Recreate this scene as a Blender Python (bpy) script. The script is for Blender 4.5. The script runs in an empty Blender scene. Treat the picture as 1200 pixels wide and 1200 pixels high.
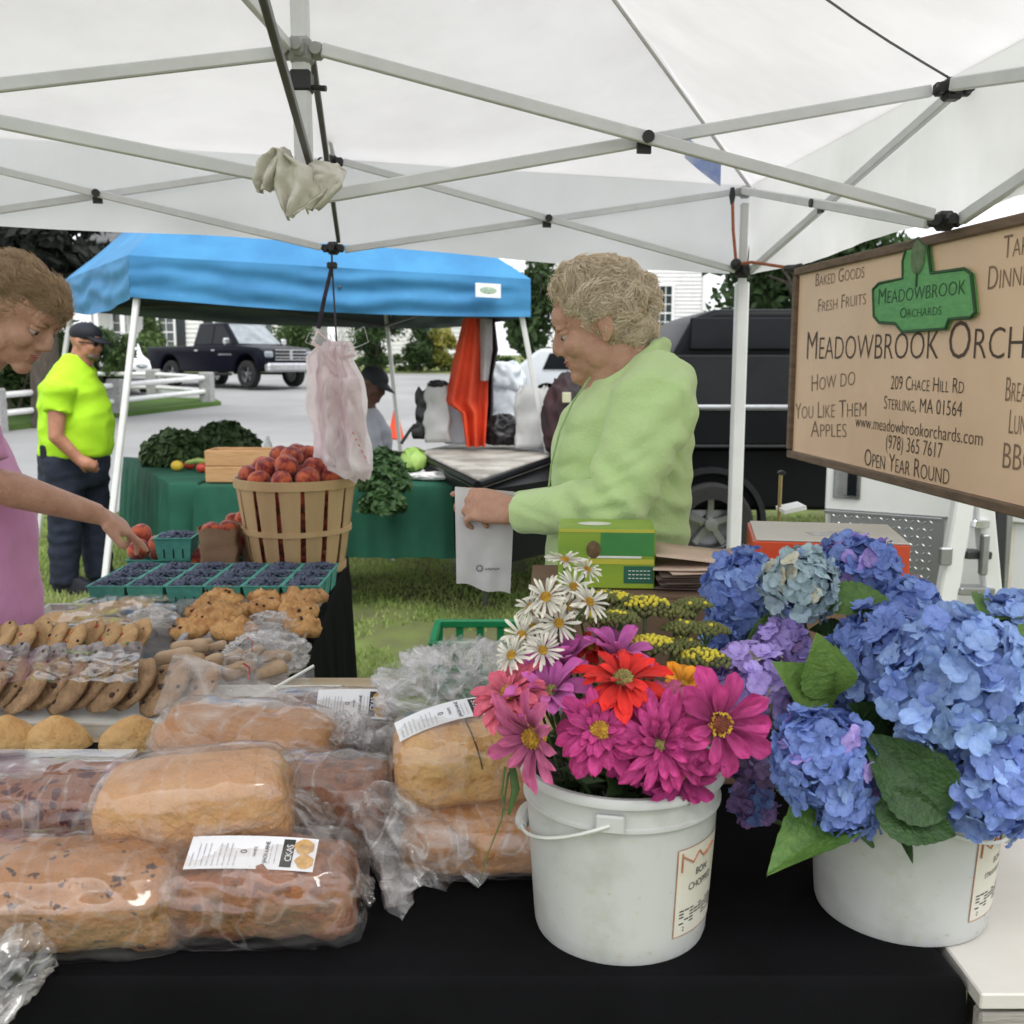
import bpy, bmesh, math, random
from mathutils import Vector as V, Matrix, noise
R = math.radians
PI = math.pi
scn = bpy.context.scene
col = scn.collection
random.seed(7)

# ---------------------------------------------------------------- camera
CZ = 1.47
PITCH = R(8.43)
cd = bpy.data.cameras.new('camera')
cam = bpy.data.objects.new('camera', cd)
col.objects.link(cam)
cam.location = (0, 0, CZ)
cam.rotation_euler = (R(90) - PITCH, 0, 0)
cd.sensor_width = 36
cd.lens = 36
cd.clip_start = 0.05
cd.clip_end = 900
cd.dof.use_dof = True
cd.dof.focus_distance = 1.7
cd.dof.aperture_fstop = 9.0
scn.camera = cam

# ---------------------------------------------------------------- world: overcast sky
world = bpy.data.worlds.new('World')
scn.world = world
world.use_nodes = True
wn = world.node_tree.nodes
wl = world.node_tree.links
wn.clear()
sky = wn.new('ShaderNodeTexSky')
sky.sky_type = 'NISHITA'
sky.sun_disc = False
sky.sun_elevation = R(58)
sky.sun_rotation = R(-150)
sky.dust_density = 4.0
sky.air_density = 1.0
sky.ozone_density = 1.0
# cloud cover: greyed and evened out
hs = wn.new('ShaderNodeHueSaturation')
hs.inputs['Saturation'].default_value = 0.25
mixw = wn.new('ShaderNodeMixRGB')
mixw.inputs['Fac'].default_value = 0.6
mixw.inputs['Color2'].default_value = (10.5, 10.8, 11.2, 1)
bg = wn.new('ShaderNodeBackground')
bg.inputs['Strength'].default_value = 0.13
wo = wn.new('ShaderNodeOutputWorld')
wl.new(sky.outputs[0], hs.inputs['Color'])
wl.new(hs.outputs[0], mixw.inputs['Color1'])
wl.new(mixw.outputs[0], bg.inputs['Color'])
wl.new(bg.outputs[0], wo.inputs['Surface'])

# ---------------------------------------------------------------- sun: soft, behind cloud
sd = bpy.data.lights.new('sun', 'SUN')
sd.energy = 1.3
sd.angle = R(25)
sd.color = (1.0, 0.97, 0.92)
sun = bpy.data.objects.new('sun', sd)
col.objects.link(sun)
sun.rotation_euler = (R(32), 0, R(30))

scn.view_settings.view_transform = 'Standard'
scn.view_settings.look = 'None'
scn.view_settings.gamma = 1.0
scn.view_settings.exposure = 0.62
scn.view_settings.use_curve_mapping = False
scn.render.engine = 'CYCLES'
scn.cycles.max_bounces = 10
scn.cycles.transparent_max_bounces = 24
scn.cycles.diffuse_bounces = 5

# ---------------------------------------------------------------- helpers: measuring the place from the photograph
cp, sp = math.cos(PITCH), math.sin(PITCH)
def ray(px, py):
    u = (px - 600) / 1200; v = (py - 600) / 1200
    return V((u, cp - v * sp, -sp - v * cp))
def PY(px, py, Y):
    d = ray(px, py); t = Y / d.y
    return V((d.x * t, Y, CZ + d.z * t))
def PZ(px, py, z):
    d = ray(px, py); t = (z - CZ) / d.z
    return V((d.x * t, d.y * t, z))

# ---------------------------------------------------------------- helpers: objects
def setp(o, label=None, cat=None, group=None, kind=None):
    if label: o['label'] = label
    if cat: o['category'] = cat
    if group: o['group'] = group
    if kind: o['kind'] = kind
    return o
def thing(name, label, cat, loc=(0, 0, 0), rz=0, group=None):
    o = bpy.data.objects.new(name, None)
    o.empty_display_size = 0.05
    col.objects.link(o)
    o.location = loc; o.rotation_euler = (0, 0, rz)
    return setp(o, label, cat, group)
def link_mesh(name, me, parent=None, loc=None, rot=None, scale=None, world=False):
    o = bpy.data.objects.new(name, me)
    col.objects.link(o)
    if loc is not None: o.location = loc
    if rot is not None: o.rotation_euler = rot
    if scale is not None: o.scale = (scale, scale, scale) if isinstance(scale, (int, float)) else scale
    if parent is not None:
        o.parent = parent
        if world:
            m = wmat(parent)
            o.matrix_parent_inverse = m.inverted()
    return o
def wmat(o):
    m = o.matrix_basis.copy()
    if o.parent: m = wmat(o.parent) @ o.matrix_parent_inverse @ m
    return m
def copy_tree(o, parent=None):
    c = o.copy(); col.objects.link(c)
    if parent is not None: c.parent = parent
    for ch in [x for x in CH.get(o.name, [])]:
        copy_tree(ch, c)
    return c
CH = {}
def snapshot_children():
    CH.clear()
    for o in col.objects:
        if o.parent: CH.setdefault(o.parent.name, []).append(o)

def frame(x, y=None, z=None):
    """orthonormal 3x3 with z along given direction"""
    z = V(x).normalized()
    up = V((0, 0, 1)) if abs(z.z) < .95 else V((1, 0, 0))
    xx = up.cross(z).normalized(); yy = z.cross(xx)
    return Matrix((xx, yy, z)).transposed()

class MB:
    def __init__(s):
        s.v = []; s.f = []; s.m = []; s.T = None; s.cm = 0
    def av(s, p):
        p = V(p)
        if s.T is not None: p = s.T @ p
        s.v.append(p); return len(s.v) - 1
    def af(s, idx, m=None):
        s.f.append(tuple(idx)); s.m.append(s.cm if m is None else m)
    def box(s, c, d, rot=None, bev=0.0):
        c = V(c); hx, hy, hz = d[0] / 2, d[1] / 2, d[2] / 2
        rot = rot or Matrix.Identity(3)
        if bev <= 0:
            ii = [s.av(c + rot @ V((x * hx, y * hy, z * hz))) for z in (-1, 1) for y in (-1, 1) for x in (-1, 1)]
            for q in ((0, 2, 3, 1), (4, 5, 7, 6), (0, 1, 5, 4), (2, 6, 7, 3), (0, 4, 6, 2), (1, 3, 7, 5)):
                s.af([ii[k] for k in q])
            return
        b = min(bev, hx * .9, hy * .9, hz * .9)
        idx = {}
        for sx in (-1, 1):
            for sy in (-1, 1):
                for sz in (-1, 1):
                    for ax in range(3):
                        p = [sx * (hx - b), sy * (hy - b), sz * (hz - b)]
                        p[ax] = (sx, sy, sz)[ax] * (hx, hy, hz)[ax]
                        idx[sx, sy, sz, ax] = s.av(c + rot @ V(p))
        def face(keys, n):
            ii = [idx[k] for k in keys]
            P = [s.v[i] for i in ii]
            nn = (P[1] - P[0]).cross(P[2] - P[0])
            cc = sum(P, V((0, 0, 0))) / len(P)
            ctr = c if s.T is None else s.T @ c
            if nn.dot(cc - ctr) < 0: ii.reverse()
            s.af(ii)
        for ax in range(3):
            a1, a2 = [a for a in range(3) if a != ax]
            for sg in (-1, 1):
                ks = []
                for (p, q) in ((-1, -1), (1, -1), (1, 1), (-1, 1)):
                    k = [0, 0, 0]; k[ax] = sg; k[a1] = p; k[a2] = q
                    ks.append((k[0], k[1], k[2], ax))
                face(ks, None)
            for p in (-1, 1):
                for q in (-1, 1):
                    ks = []
                    for (t, aa) in ((-1, a1), (-1, a2), (1, a2), (1, a1)):
                        k = [0, 0, 0]; k[ax] = t; k[a1] = p; k[a2] = q
                        ks.append((k[0], k[1], k[2], aa))
                    face(ks, None)
        for sx in (-1, 1):
            for sy in (-1, 1):
                for sz in (-1, 1):
                    face([(sx, sy, sz, 0), (sx, sy, sz, 1), (sx, sy, sz, 2)], None)
    def tube(s, pts, r, n=8, caps=True, flat=1.0):
        pts = [V(p) for p in pts]
        if isinstance(r, (int, float)): r = [r] * len(pts)
        rings = []
        t0 = (pts[1] - pts[0]).normalized()
        fr = frame(t0); xx = fr.col[0].copy()
        for i, p in enumerate(pts):
            if i == 0: t = t0
            elif i == len(pts) - 1: t = (pts[i] - pts[i - 1]).normalized()
            else: t = ((pts[i + 1] - pts[i]).normalized() + (pts[i] - pts[i - 1]).normalized()).normalized()
            xx = (xx - t * xx.dot(t)).normalized(); yy = t.cross(xx)
            rings.append([s.av(p + (xx * math.cos(2 * PI * k / n) + yy * math.sin(2 * PI * k / n) * flat) * r[i]) for k in range(n)])
        for a, b in zip(rings, rings[1:]):
            for k in range(n):
                s.af((a[k], a[(k + 1) % n], b[(k + 1) % n], b[k]))
        if caps:
            s.af(list(reversed(rings[0]))); s.af(rings[-1])
    def bar(s, a, b, w, h=None, roll=0):
        a, b = V(a), V(b); fr = frame(b - a) @ Matrix.Rotation(roll, 3, 'Z')
        s.box((a + b) / 2, (w, h or w, (b - a).length), fr, bev=min(w, h or w) * .15)
    def lathe(s, prof, n=32, c=(0, 0, 0), ax=None, closed=False):
        c = V(c); fr = ax or Matrix.Identity(3)
        rings = []
        for (r, z) in prof:
            if r < 1e-6: rings.append([s.av(c + fr @ V((0, 0, z)))])
            else: rings.append([s.av(c + fr @ V((r * math.cos(2 * PI * k / n), r * math.sin(2 * PI * k / n), z))) for k in range(n)])
        for a, b in zip(rings, rings[1:]):
            for k in range(n):
                k2 = (k + 1) % n
                if len(a) == 1 and len(b) == 1: continue
                if len(a) == 1: s.af((a[0], b[k2], b[k]))
                elif len(b) == 1: s.af((a[k], a[k2], b[0]))
                else: s.af((a[k], a[k2], b[k2], b[k]))
    def ball(s, c, r, n=12, m=8, rot=None):
        if isinstance(r, (int, float)): r = (r, r, r)
        c = V(c); rot = rot or Matrix.Identity(3)
        rings = [[s.av(c + rot @ V((0, 0, -r[2])))]]
        for j in range(1, m):
            a = -PI / 2 + PI * j / m
            rings.append([s.av(c + rot @ V((r[0] * math.cos(a) * math.cos(2 * PI * k / n), r[1] * math.cos(a) * math.sin(2 * PI * k / n), r[2] * math.sin(a)))) for k in range(n)])
        rings.append([s.av(c + rot @ V((0, 0, r[2])))])
        for a, b in zip(rings, rings[1:]):
            for k in range(n):
                k2 = (k + 1) % n
                if len(a) == 1: s.af((a[0], b[k2], b[k]))
                elif len(b) == 1: s.af((a[k], a[k2], b[0]))
                else: s.af((a[k], a[k2], b[k2], b[k]))
    def loft(s, secs, n=24, caps=True):
        """secs: list of (centre, rx, ry, [Matrix3]) superellipse-free rings, xy plane of the matrix"""
        rings = []
        for q in secs:
            c, rx, ry = V(q[0]), q[1], q[2]
            fr = q[3] if len(q) > 3 and q[3] is not None else Matrix.Identity(3)
            e = q[4] if len(q) > 4 else 1.0
            ring = []
            for k in range(n):
                a = 2 * PI * k / n
                ca, sa = math.cos(a), math.sin(a)
                ca = math.copysign(abs(ca) ** e, ca); sa = math.copysign(abs(sa) ** e, sa)
                ring.append(s.av(c + fr @ V((rx * ca, ry * sa, 0))))
            rings.append(ring)
        for a, b in zip(rings, rings[1:]):
            for k in range(n): s.af((a[k], a[(k + 1) % n], b[(k + 1) % n], b[k]))
        if caps:
            s.af(list(reversed(rings[0]))); s.af(rings[-1])
    def grid(s, fn, nu, nv, flip=False):
        ii = [[s.av(fn(i / nu, j / nv)) for j in range(nv + 1)] for i in range(nu + 1)]
        for i in range(nu):
            for j in range(nv):
                q = (ii[i][j], ii[i + 1][j], ii[i + 1][j + 1], ii[i][j + 1])
                s.af(q[::-1] if flip else q)
        return ii
    def prism(s, poly, z0, z1, T=None):
        """poly: list of (x,y); extruded z0..z1, optional Matrix4"""
        T = T or Matrix.Identity(4)
        a = [s.av(T @ V((x, y, z0))) for x, y in poly]; b = [s.av(T @ V((x, y, z1))) for x, y in poly]
        n = len(poly)
        s.af(list(reversed(a))); s.af(b)
        for k in range(n): s.af((a[k], a[(k + 1) % n], b[(k + 1) % n], b[k]))
    def mesh(s, name, mats, smooth=True, ang=35):
        me = bpy.data.meshes.new(name)
        me.from_pydata([tuple(p) for p in s.v], [], s.f)
        for m in (mats if isinstance(mats, (list, tuple)) else [mats]): me.materials.append(m)
        me.polygons.foreach_set('material_index', s.m)
        me.validate(); me.update()
        if smooth:
            me.polygons.foreach_set('use_smooth', [True] * len(me.polygons))
            if ang < 180: me.set_sharp_from_angle(angle=R(ang))
        return me
    def build(s, name, mats, parent=None, smooth=True, ang=35, world=True, **k):
        return link_mesh(name, s.mesh(name, mats, smooth, ang), parent, world=world, **k)

def fnoise(p, sc=1.0, o=3):
    return noise.fractal(V(p) * sc, 1.0, 2.0, o)

def evaluated(o, name, mats, parent=None, world=True):
    """apply the modifiers of temp object o, return a plain object"""
    bpy.context.view_layer.update()
    dg = bpy.context.evaluated_depsgraph_get()
    me = bpy.data.meshes.new_from_object(o.evaluated_get(dg))
    me.name = name
    bpy.data.objects.remove(o)
    me.materials.clear()
    for m in (mats if isinstance(mats, (list, tuple)) else [mats]): me.materials.append(m)
    me.polygons.foreach_set('use_smooth', [True] * len(me.polygons))
    return link_mesh(name, me, parent, world=world)
def remeshed(mb, name, mats, parent=None, vox=.01, sm=4, disp=None, matfn=None, world=True):
    o = mb.build('tmp', mats if not isinstance(mats, (list, tuple)) else mats[0])
    r = o.modifiers.new('r', 'REMESH'); r.mode = 'VOXEL'; r.voxel_size = vox
    if sm:
        q = o.modifiers.new('s', 'SMOOTH'); q.iterations = sm; q.factor = .5
    o = evaluated(o, name, mats, parent, world)
    me = o.data
    if disp:
        nv = len(me.vertices); co_ = [0.0] * (nv * 3); no_ = [0.0] * (nv * 3)
        me.vertices.foreach_get('co', co_); me.vertex_normals.foreach_get('vector', no_)
        for i in range(0, nv * 3, 3):
            c_ = V(co_[i:i + 3]); c_ += disp(c_.copy(), V(no_[i:i + 3]))
            co_[i:i + 3] = c_[:]
        me.vertices.foreach_set('co', co_)
    if matfn:
        for p in me.polygons: p.material_index = matfn(p.center)
    me.update()
    return o

# ---------------------------------------------------------------- materials
def sc3(c, k): return tuple(min(1, x * k) for x in c[:3])
MATS = {}
def pm(name, c1, c2=None, scale=8, rough=.6, bump=0, bscale=None, metal=0, spec=.4, rnd=0, detail=6,
       sss=0, sheen=0, coat=0, stretch=None, c3=None, lo=.35, hi=.65, trans=0, ssc=None):
    if name in MATS: return MATS[name]
    m = bpy.data.materials.new(name); m.use_nodes = True
    nt = m.node_tree; N = nt.nodes; L = nt.links
    b = N['Principled BSDF']
    b.inputs['Roughness'].default_value = rough
    b.inputs['Metallic'].default_value = metal
    b.inputs['Specular IOR Level'].default_value = spec
    if coat: b.inputs['Coat Weight'].default_value = coat; b.inputs['Coat Roughness'].default_value = .08
    if sheen: b.inputs['Sheen Weight'].default_value = sheen
    if sss:
        b.inputs['Subsurface Weight'].default_value = sss
        b.inputs['Subsurface Radius'].default_value = ssc or (.6, .25, .12)
        b.inputs['Subsurface Scale'].default_value = .012
    tc = N.new('ShaderNodeTexCoord'); mp = N.new('ShaderNodeMapping')
    L.new(tc.outputs['Object'], mp.inputs['Vector'])
    if stretch: mp.inputs['Scale'].default_value = stretch
    vec = mp.outputs[0]
    c2 = c2 or sc3(c1, .8)
    nz = N.new('ShaderNodeTexNoise'); nz.inputs['Scale'].default_value = scale; nz.inputs['Detail'].default_value = detail
    nz.inputs['Roughness'].default_value = .6
    L.new(vec, nz.inputs['Vector'])
    cr = N.new('ShaderNodeValToRGB')
    cr.color_ramp.elements[0].position = lo; cr.color_ramp.elements[1].position = hi
    cr.color_ramp.elements[0].color = (*c2[:3], 1); cr.color_ramp.elements[1].color = (*c1[:3], 1)
    if c3:
        e = cr.color_ramp.elements.new((lo + hi) / 2 + .08); e.color = (*c3[:3], 1)
    L.new(nz.outputs['Fac'], cr.inputs['Fac'])
    out = cr.outputs['Color']
    if rnd:
        oi = N.new('ShaderNodeObjectInfo'); h = N.new('ShaderNodeHueSaturation')
        mr = N.new('ShaderNodeMapRange'); mr.inputs['To Min'].default_value = 1 - rnd; mr.inputs['To Max'].default_value = 1 + rnd
        L.new(oi.outputs['Random'], mr.inputs['Value']); L.new(mr.outputs[0], h.inputs['Value'])
        L.new(out, h.inputs['Color']); out = h.outputs['Color']
    L.new(out, b.inputs['Base Color'])
    if bump:
        n2 = N.new('ShaderNodeTexNoise'); n2.inputs['Scale'].default_value = bscale or scale * 3; n2.inputs['Detail'].default_value = 5
        L.new(vec, n2.inputs['Vector'])
        bp = N.new('ShaderNodeBump'); bp.inputs['Strength'].default_value = min(1, bump); bp.inputs['Distance'].default_value = .01 * max(1, bump)
        L.new(n2.outputs['Fac'], bp.inputs['Height']); L.new(bp.outputs[0], b.inputs['Normal'])
    if trans:
        t = N.new('ShaderNodeBsdfTranslucent'); mx = N.new('ShaderNodeMixShader'); mx.inputs[0].default_value = trans
        L.new(out, t.inputs['Color']); L.new(b.outputs[0], mx.inputs[1]); L.new(t.outputs[0], mx.inputs[2])
        L.new(mx.outputs[0], N['Material Output'].inputs['Surface'])
    MATS[name] = m
    return m
def plastic_film(name, tint=(.95, .93, .92), veil=.10, gloss=.30, scale=30, rough=.12, bump=.6):
    """clear or milky bag plastic: see-through, glossy creases, a slight white veil"""
    if name in MATS: return MATS[name]
    m = bpy.data.materials.new(name); m.use_nodes = True
    nt = m.node_tree; N = nt.nodes; L = nt.links; N.remove(N['Principled BSDF'])
    tc = N.new('ShaderNodeTexCoord')
    mp = N.new('ShaderNodeMapping'); mp.inputs['Scale'].default_value = (.35, 1, 1); mp.inputs['Rotation'].default_value = (0, 0, .5)
    L.new(tc.outputs['Object'], mp.inputs['Vector'])
    n1 = N.new('ShaderNodeTexNoise'); n1.inputs['Scale'].default_value = scale; n1.inputs['Detail'].default_value = 3; n1.inputs['Distortion'].default_value = 1.2
    L.new(mp.outputs[0], n1.inputs['Vector'])
    vo = N.new('ShaderNodeTexNoise'); vo.noise_type = 'RIDGED_MULTIFRACTAL'; vo.inputs['Scale'].default_value = scale * .5; vo.inputs['Detail'].default_value = 4
    L.new(mp.outputs[0], vo.inputs['Vector'])
    bp = N.new('ShaderNodeBump'); bp.inputs['Strength'].default_value = bump; bp.inputs['Distance'].default_value = .012
    L.new(vo.outputs['Fac'], bp.inputs['Height'])
    tr = N.new('ShaderNodeBsdfTransparent'); tr.inputs['Color'].default_value = (*tint, 1)
    gl = N.new('ShaderNodeBsdfGlossy'); gl.inputs['Roughness'].default_value = rough; gl.inputs['Color'].default_value = (1, 1, 1, 1)
    L.new(bp.outputs[0], gl.inputs['Normal'])
    df = N.new('ShaderNodeBsdfDiffuse'); df.inputs['Color'].default_value = (.85, .84, .84, 1)
    tl = N.new('ShaderNodeBsdfTranslucent'); tl.inputs['Color'].default_value = (.85, .84, .84, 1)
    a0 = N.new('ShaderNodeMixShader'); a0.inputs[0].default_value = .5; L.new(df.outputs[0], a0.inputs[1]); L.new(tl.outputs[0], a0.inputs[2])
    mr = N.new('ShaderNodeMapRange'); mr.inputs['From Min'].default_value = .42; mr.inputs['From Max'].default_value = .75
    mr.inputs['To Min'].default_value = veil * .10; mr.inputs['To Max'].default_value = veil * 2.0
    L.new(n1.outputs['Fac'], mr.inputs['Value'])
    mp2 = N.new('ShaderNodeMapping'); mp2.inputs['Scale'].default_value = (1, .45, 1.3); mp2.inputs['Rotation'].default_value = (.4, .3, .9); L.new(tc.outputs['Object'], mp2.inputs['Vector'])
    n3 = N.new('ShaderNodeTexNoise'); n3.inputs['Scale'].default_value = scale * .42; n3.inputs['Detail'].default_value = 1.5; n3.inputs['Distortion'].default_value = .9; L.new(mp2.outputs[0], n3.inputs['Vector'])
    s1 = N.new('ShaderNodeMath'); s1.operation = 'SUBTRACT'; s1.inputs[1].default_value = .5; L.new(n3.outputs['Fac'], s1.inputs[0])
    s2_ = N.new('ShaderNodeMath'); s2_.operation = 'ABSOLUTE'; L.new(s1.outputs[0], s2_.inputs[0])
    s3 = N.new('ShaderNodeMapRange'); s3.inputs['From Min'].default_value = .0; s3.inputs['From Max'].default_value = .035; s3.inputs['To Min'].default_value = min(.6, veil * 2.6 + .08); s3.inputs['To Max'].default_value = 0; L.new(s2_.outputs[0], s3.inputs['Value'])  # white streaks painted into the film stand in for crease highlights
    s4 = N.new('ShaderNodeMath'); s4.operation = 'MULTIPLY'; L.new(s3.outputs[0], s4.inputs[0]); L.new(n1.outputs['Fac'], s4.inputs[1])
    s5 = N.new('ShaderNodeMath'); s5.operation = 'ADD'; s5.use_clamp = True; L.new(s4.outputs[0], s5.inputs[0]); L.new(mr.outputs[0], s5.inputs[1])
    a1 = N.new('ShaderNodeMixShader'); L.new(s5.outputs[0], a1.inputs[0]); L.new(tr.outputs[0], a1.inputs[1]); L.new(a0.outputs[0], a1.inputs[2])
    fr = N.new('ShaderNodeLayerWeight'); fr.inputs['Blend'].default_value = .5; L.new(bp.outputs[0], fr.inputs['Normal'])
    pw = N.new('ShaderNodeMath'); pw.operation = 'POWER'; pw.inputs[1].default_value = 3.0; L.new(fr.outputs['Facing'], pw.inputs[0])
    ml = N.new('ShaderNodeMath'); ml.operation = 'MULTIPLY_ADD'; ml.inputs[1].default_value = gloss * .95; ml.inputs[2].default_value = gloss * .17; ml.use_clamp = True
    L.new(pw.outputs[0], ml.inputs[0])
    a2 = N.new('ShaderNodeMixShader'); L.new(ml.outputs[0], a2.inputs[0]); L.new(a1.outputs[0], a2.inputs[1]); L.new(gl.outputs[0], a2.inputs[2])
    L.new(a2.outputs[0], N['Material Output'].inputs['Surface'])
    MATS[name] = m
    return m

# ---------------------------------------------------------------- lettering
def text_obj(body, size, mat, M4, name='lettering', parent=None, align='LEFT', smallcaps=False, xs=1.0, shear=0, offset=0, spacing=1.0):
    cu = bpy.data.curves.new(name, 'FONT'); cu.body = body; cu.size = size; cu.align_x = align
    cu.shear = shear; cu.offset = offset; cu.space_character = spacing
    if smallcaps:
        cu.small_caps_scale = .78
        for i in range(len(body)): cu.body_format[i].use_small_caps = True
    cu.resolution_u = 3
    o = bpy.data.objects.new('tmp', cu); col.objects.link(o)
    bpy.context.view_layer.update()
    dg = bpy.context.evaluated_depsgraph_get()
    me = bpy.data.meshes.new_from_object(o.evaluated_get(dg)); me.name = name
    bpy.data.objects.remove(o)
    me.transform(M4 @ Matrix.Diagonal((xs, 1, 1, 1)))
    me.materials.clear(); me.materials.append(mat)
    return link_mesh(name, me, parent, world=True)
def basis(o, x, y):
    x = V(x).normalized(); y = V(y).normalized(); z = x.cross(y)
    return Matrix(((x.x, y.x, z.x, o[0]), (x.y, y.y, z.y, o[1]), (x.z, y.z, z.z, o[2]), (0, 0, 0, 1)))
# ================================================================ SETTING
def gz(x, y):
    if y < 10: return 0.0
    t = y - 10
    if t < 3: return .031 * t * t / 6
    return .031 * (t - 1.5) if y < 70 else .031 * 58.5
grass_base = pm('turf_soil', (.17, .23, .065), (.13, .135, .065), scale=1.6, rough=.95, bump=1, bscale=60, lo=.42, hi=.62, spec=.1)
far_grass = pm('far_lawn', (.09, .15, .04), (.06, .11, .03), scale=.6, rough=.95, spec=.1)
asphalt = pm('asphalt', (.30, .30, .30), (.235, .235, .235), scale=.35, rough=.85, bump=.3, bscale=90, spec=.3)
g = MB()
ys = [-8, 0] + [i * .5 + 1 for i in range(0, 30)] + [16 + 2 * i for i in range(1, 32)] + [100, 160, 260, 420]
xs = [-300, -120, -60] + [-40 + 4 * i for i in range(21)] + [60, 120, 300]
idg = [[g.av((x, y, gz(x, y))) for x in xs] for y in ys]
for j in range(len(ys) - 1):
    for i in range(len(xs) - 1): g.af((idg[j][i], idg[j][i + 1], idg[j + 1][i + 1], idg[j + 1][i]))
setp(g.build('ground', grass_base, ang=180), kind='structure')
g = MB()
def road_edge(x): return 10.2 + .08 * (x + 2) + .25 * math.sin(x * .5)
def road_far(x): return 41 - .12 * x
rx = [-60, -40, -30, -24, -20, -16, -13, -10, -8, -6, -4, -2, 0, 2, 4, 6, 9, 12, 16, 24, 40, 60]
rows = []
for k in range(41):
    t = k / 40
    rows.append([g.av((x, road_edge(x) * (1 - t) + road_far(x) * t, gz(x, road_edge(x) * (1 - t) + road_far(x) * t) + .012)) for x in rx])
for a, b in zip(rows, rows[1:]):
    for i in range(len(rx) - 1): g.af((a[i], a[i + 1], b[i + 1], b[i]))
setp(g.build('road', asphalt, ang=180), kind='structure')
# verge island under the rail fence
g = MB()
isl = [(-30, 17.0), (-9.2, 17.6), (-6.9, 24.4), (-7.4, 25.6), (-12, 27), (-30, 28)]
ii = [g.av((x, y, gz(x, y) + .10)) for x, y in isl]; jj = [g.av((x, y, gz(x, y) - .05)) for x, y in isl]
g.af(ii)
for k in range(len(isl)): g.af((jj[k], jj[(k + 1) % 6], ii[(k + 1) % 6], ii[k]))
setp(g.build('verge', far_grass, smooth=False), kind='structure')

# grass blades on the strips in view
blade_m = pm('grass_blade', (.25, .37, .095), (.32, .37, .14), scale=2.5, rough=.75, spec=.2, trans=.3)
g = MB()
rg = random.Random(3)
def blade(x, y, h, w):
    a = rg.uniform(0, 2 * PI); lx, ly = rg.gauss(0, .35) * h, rg.gauss(0, .35) * h
    z = gz(x, y)
    dx, dy = math.cos(a) * w, math.sin(a) * w
    i0 = g.av((x - dx, y - dy, z)); i1 = g.av((x + dx, y + dy, z)); i2 = g.av((x + lx, y + ly, z + h))
    g.af((i0, i1, i2))
for _ in range(62000):
    y = 2.3 + 7.6 * rg.random() ** 1.25
    x = rg.uniform(-.46, .24) * y
    if fnoise((x, y, 0), .9) < -.22 - .1 * rg.random() and y > 4.3: continue
    blade(x, y, rg.uniform(.012, .036), .0028 + .0009 * y)
for _ in range(16000):
    y = rg.uniform(3.0, 9.6); x = (rg.uniform(-.50, -.36) if rg.random() < .6 else rg.uniform(.24, .5)) * y
    blade(x, y, rg.uniform(.02, .05), .004 + .0009 * y)
setp(g.build('grass', blade_m, smooth=False), label='short green lawn grass growing between and beyond the market tables', cat='grass', kind='stuff')

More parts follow.
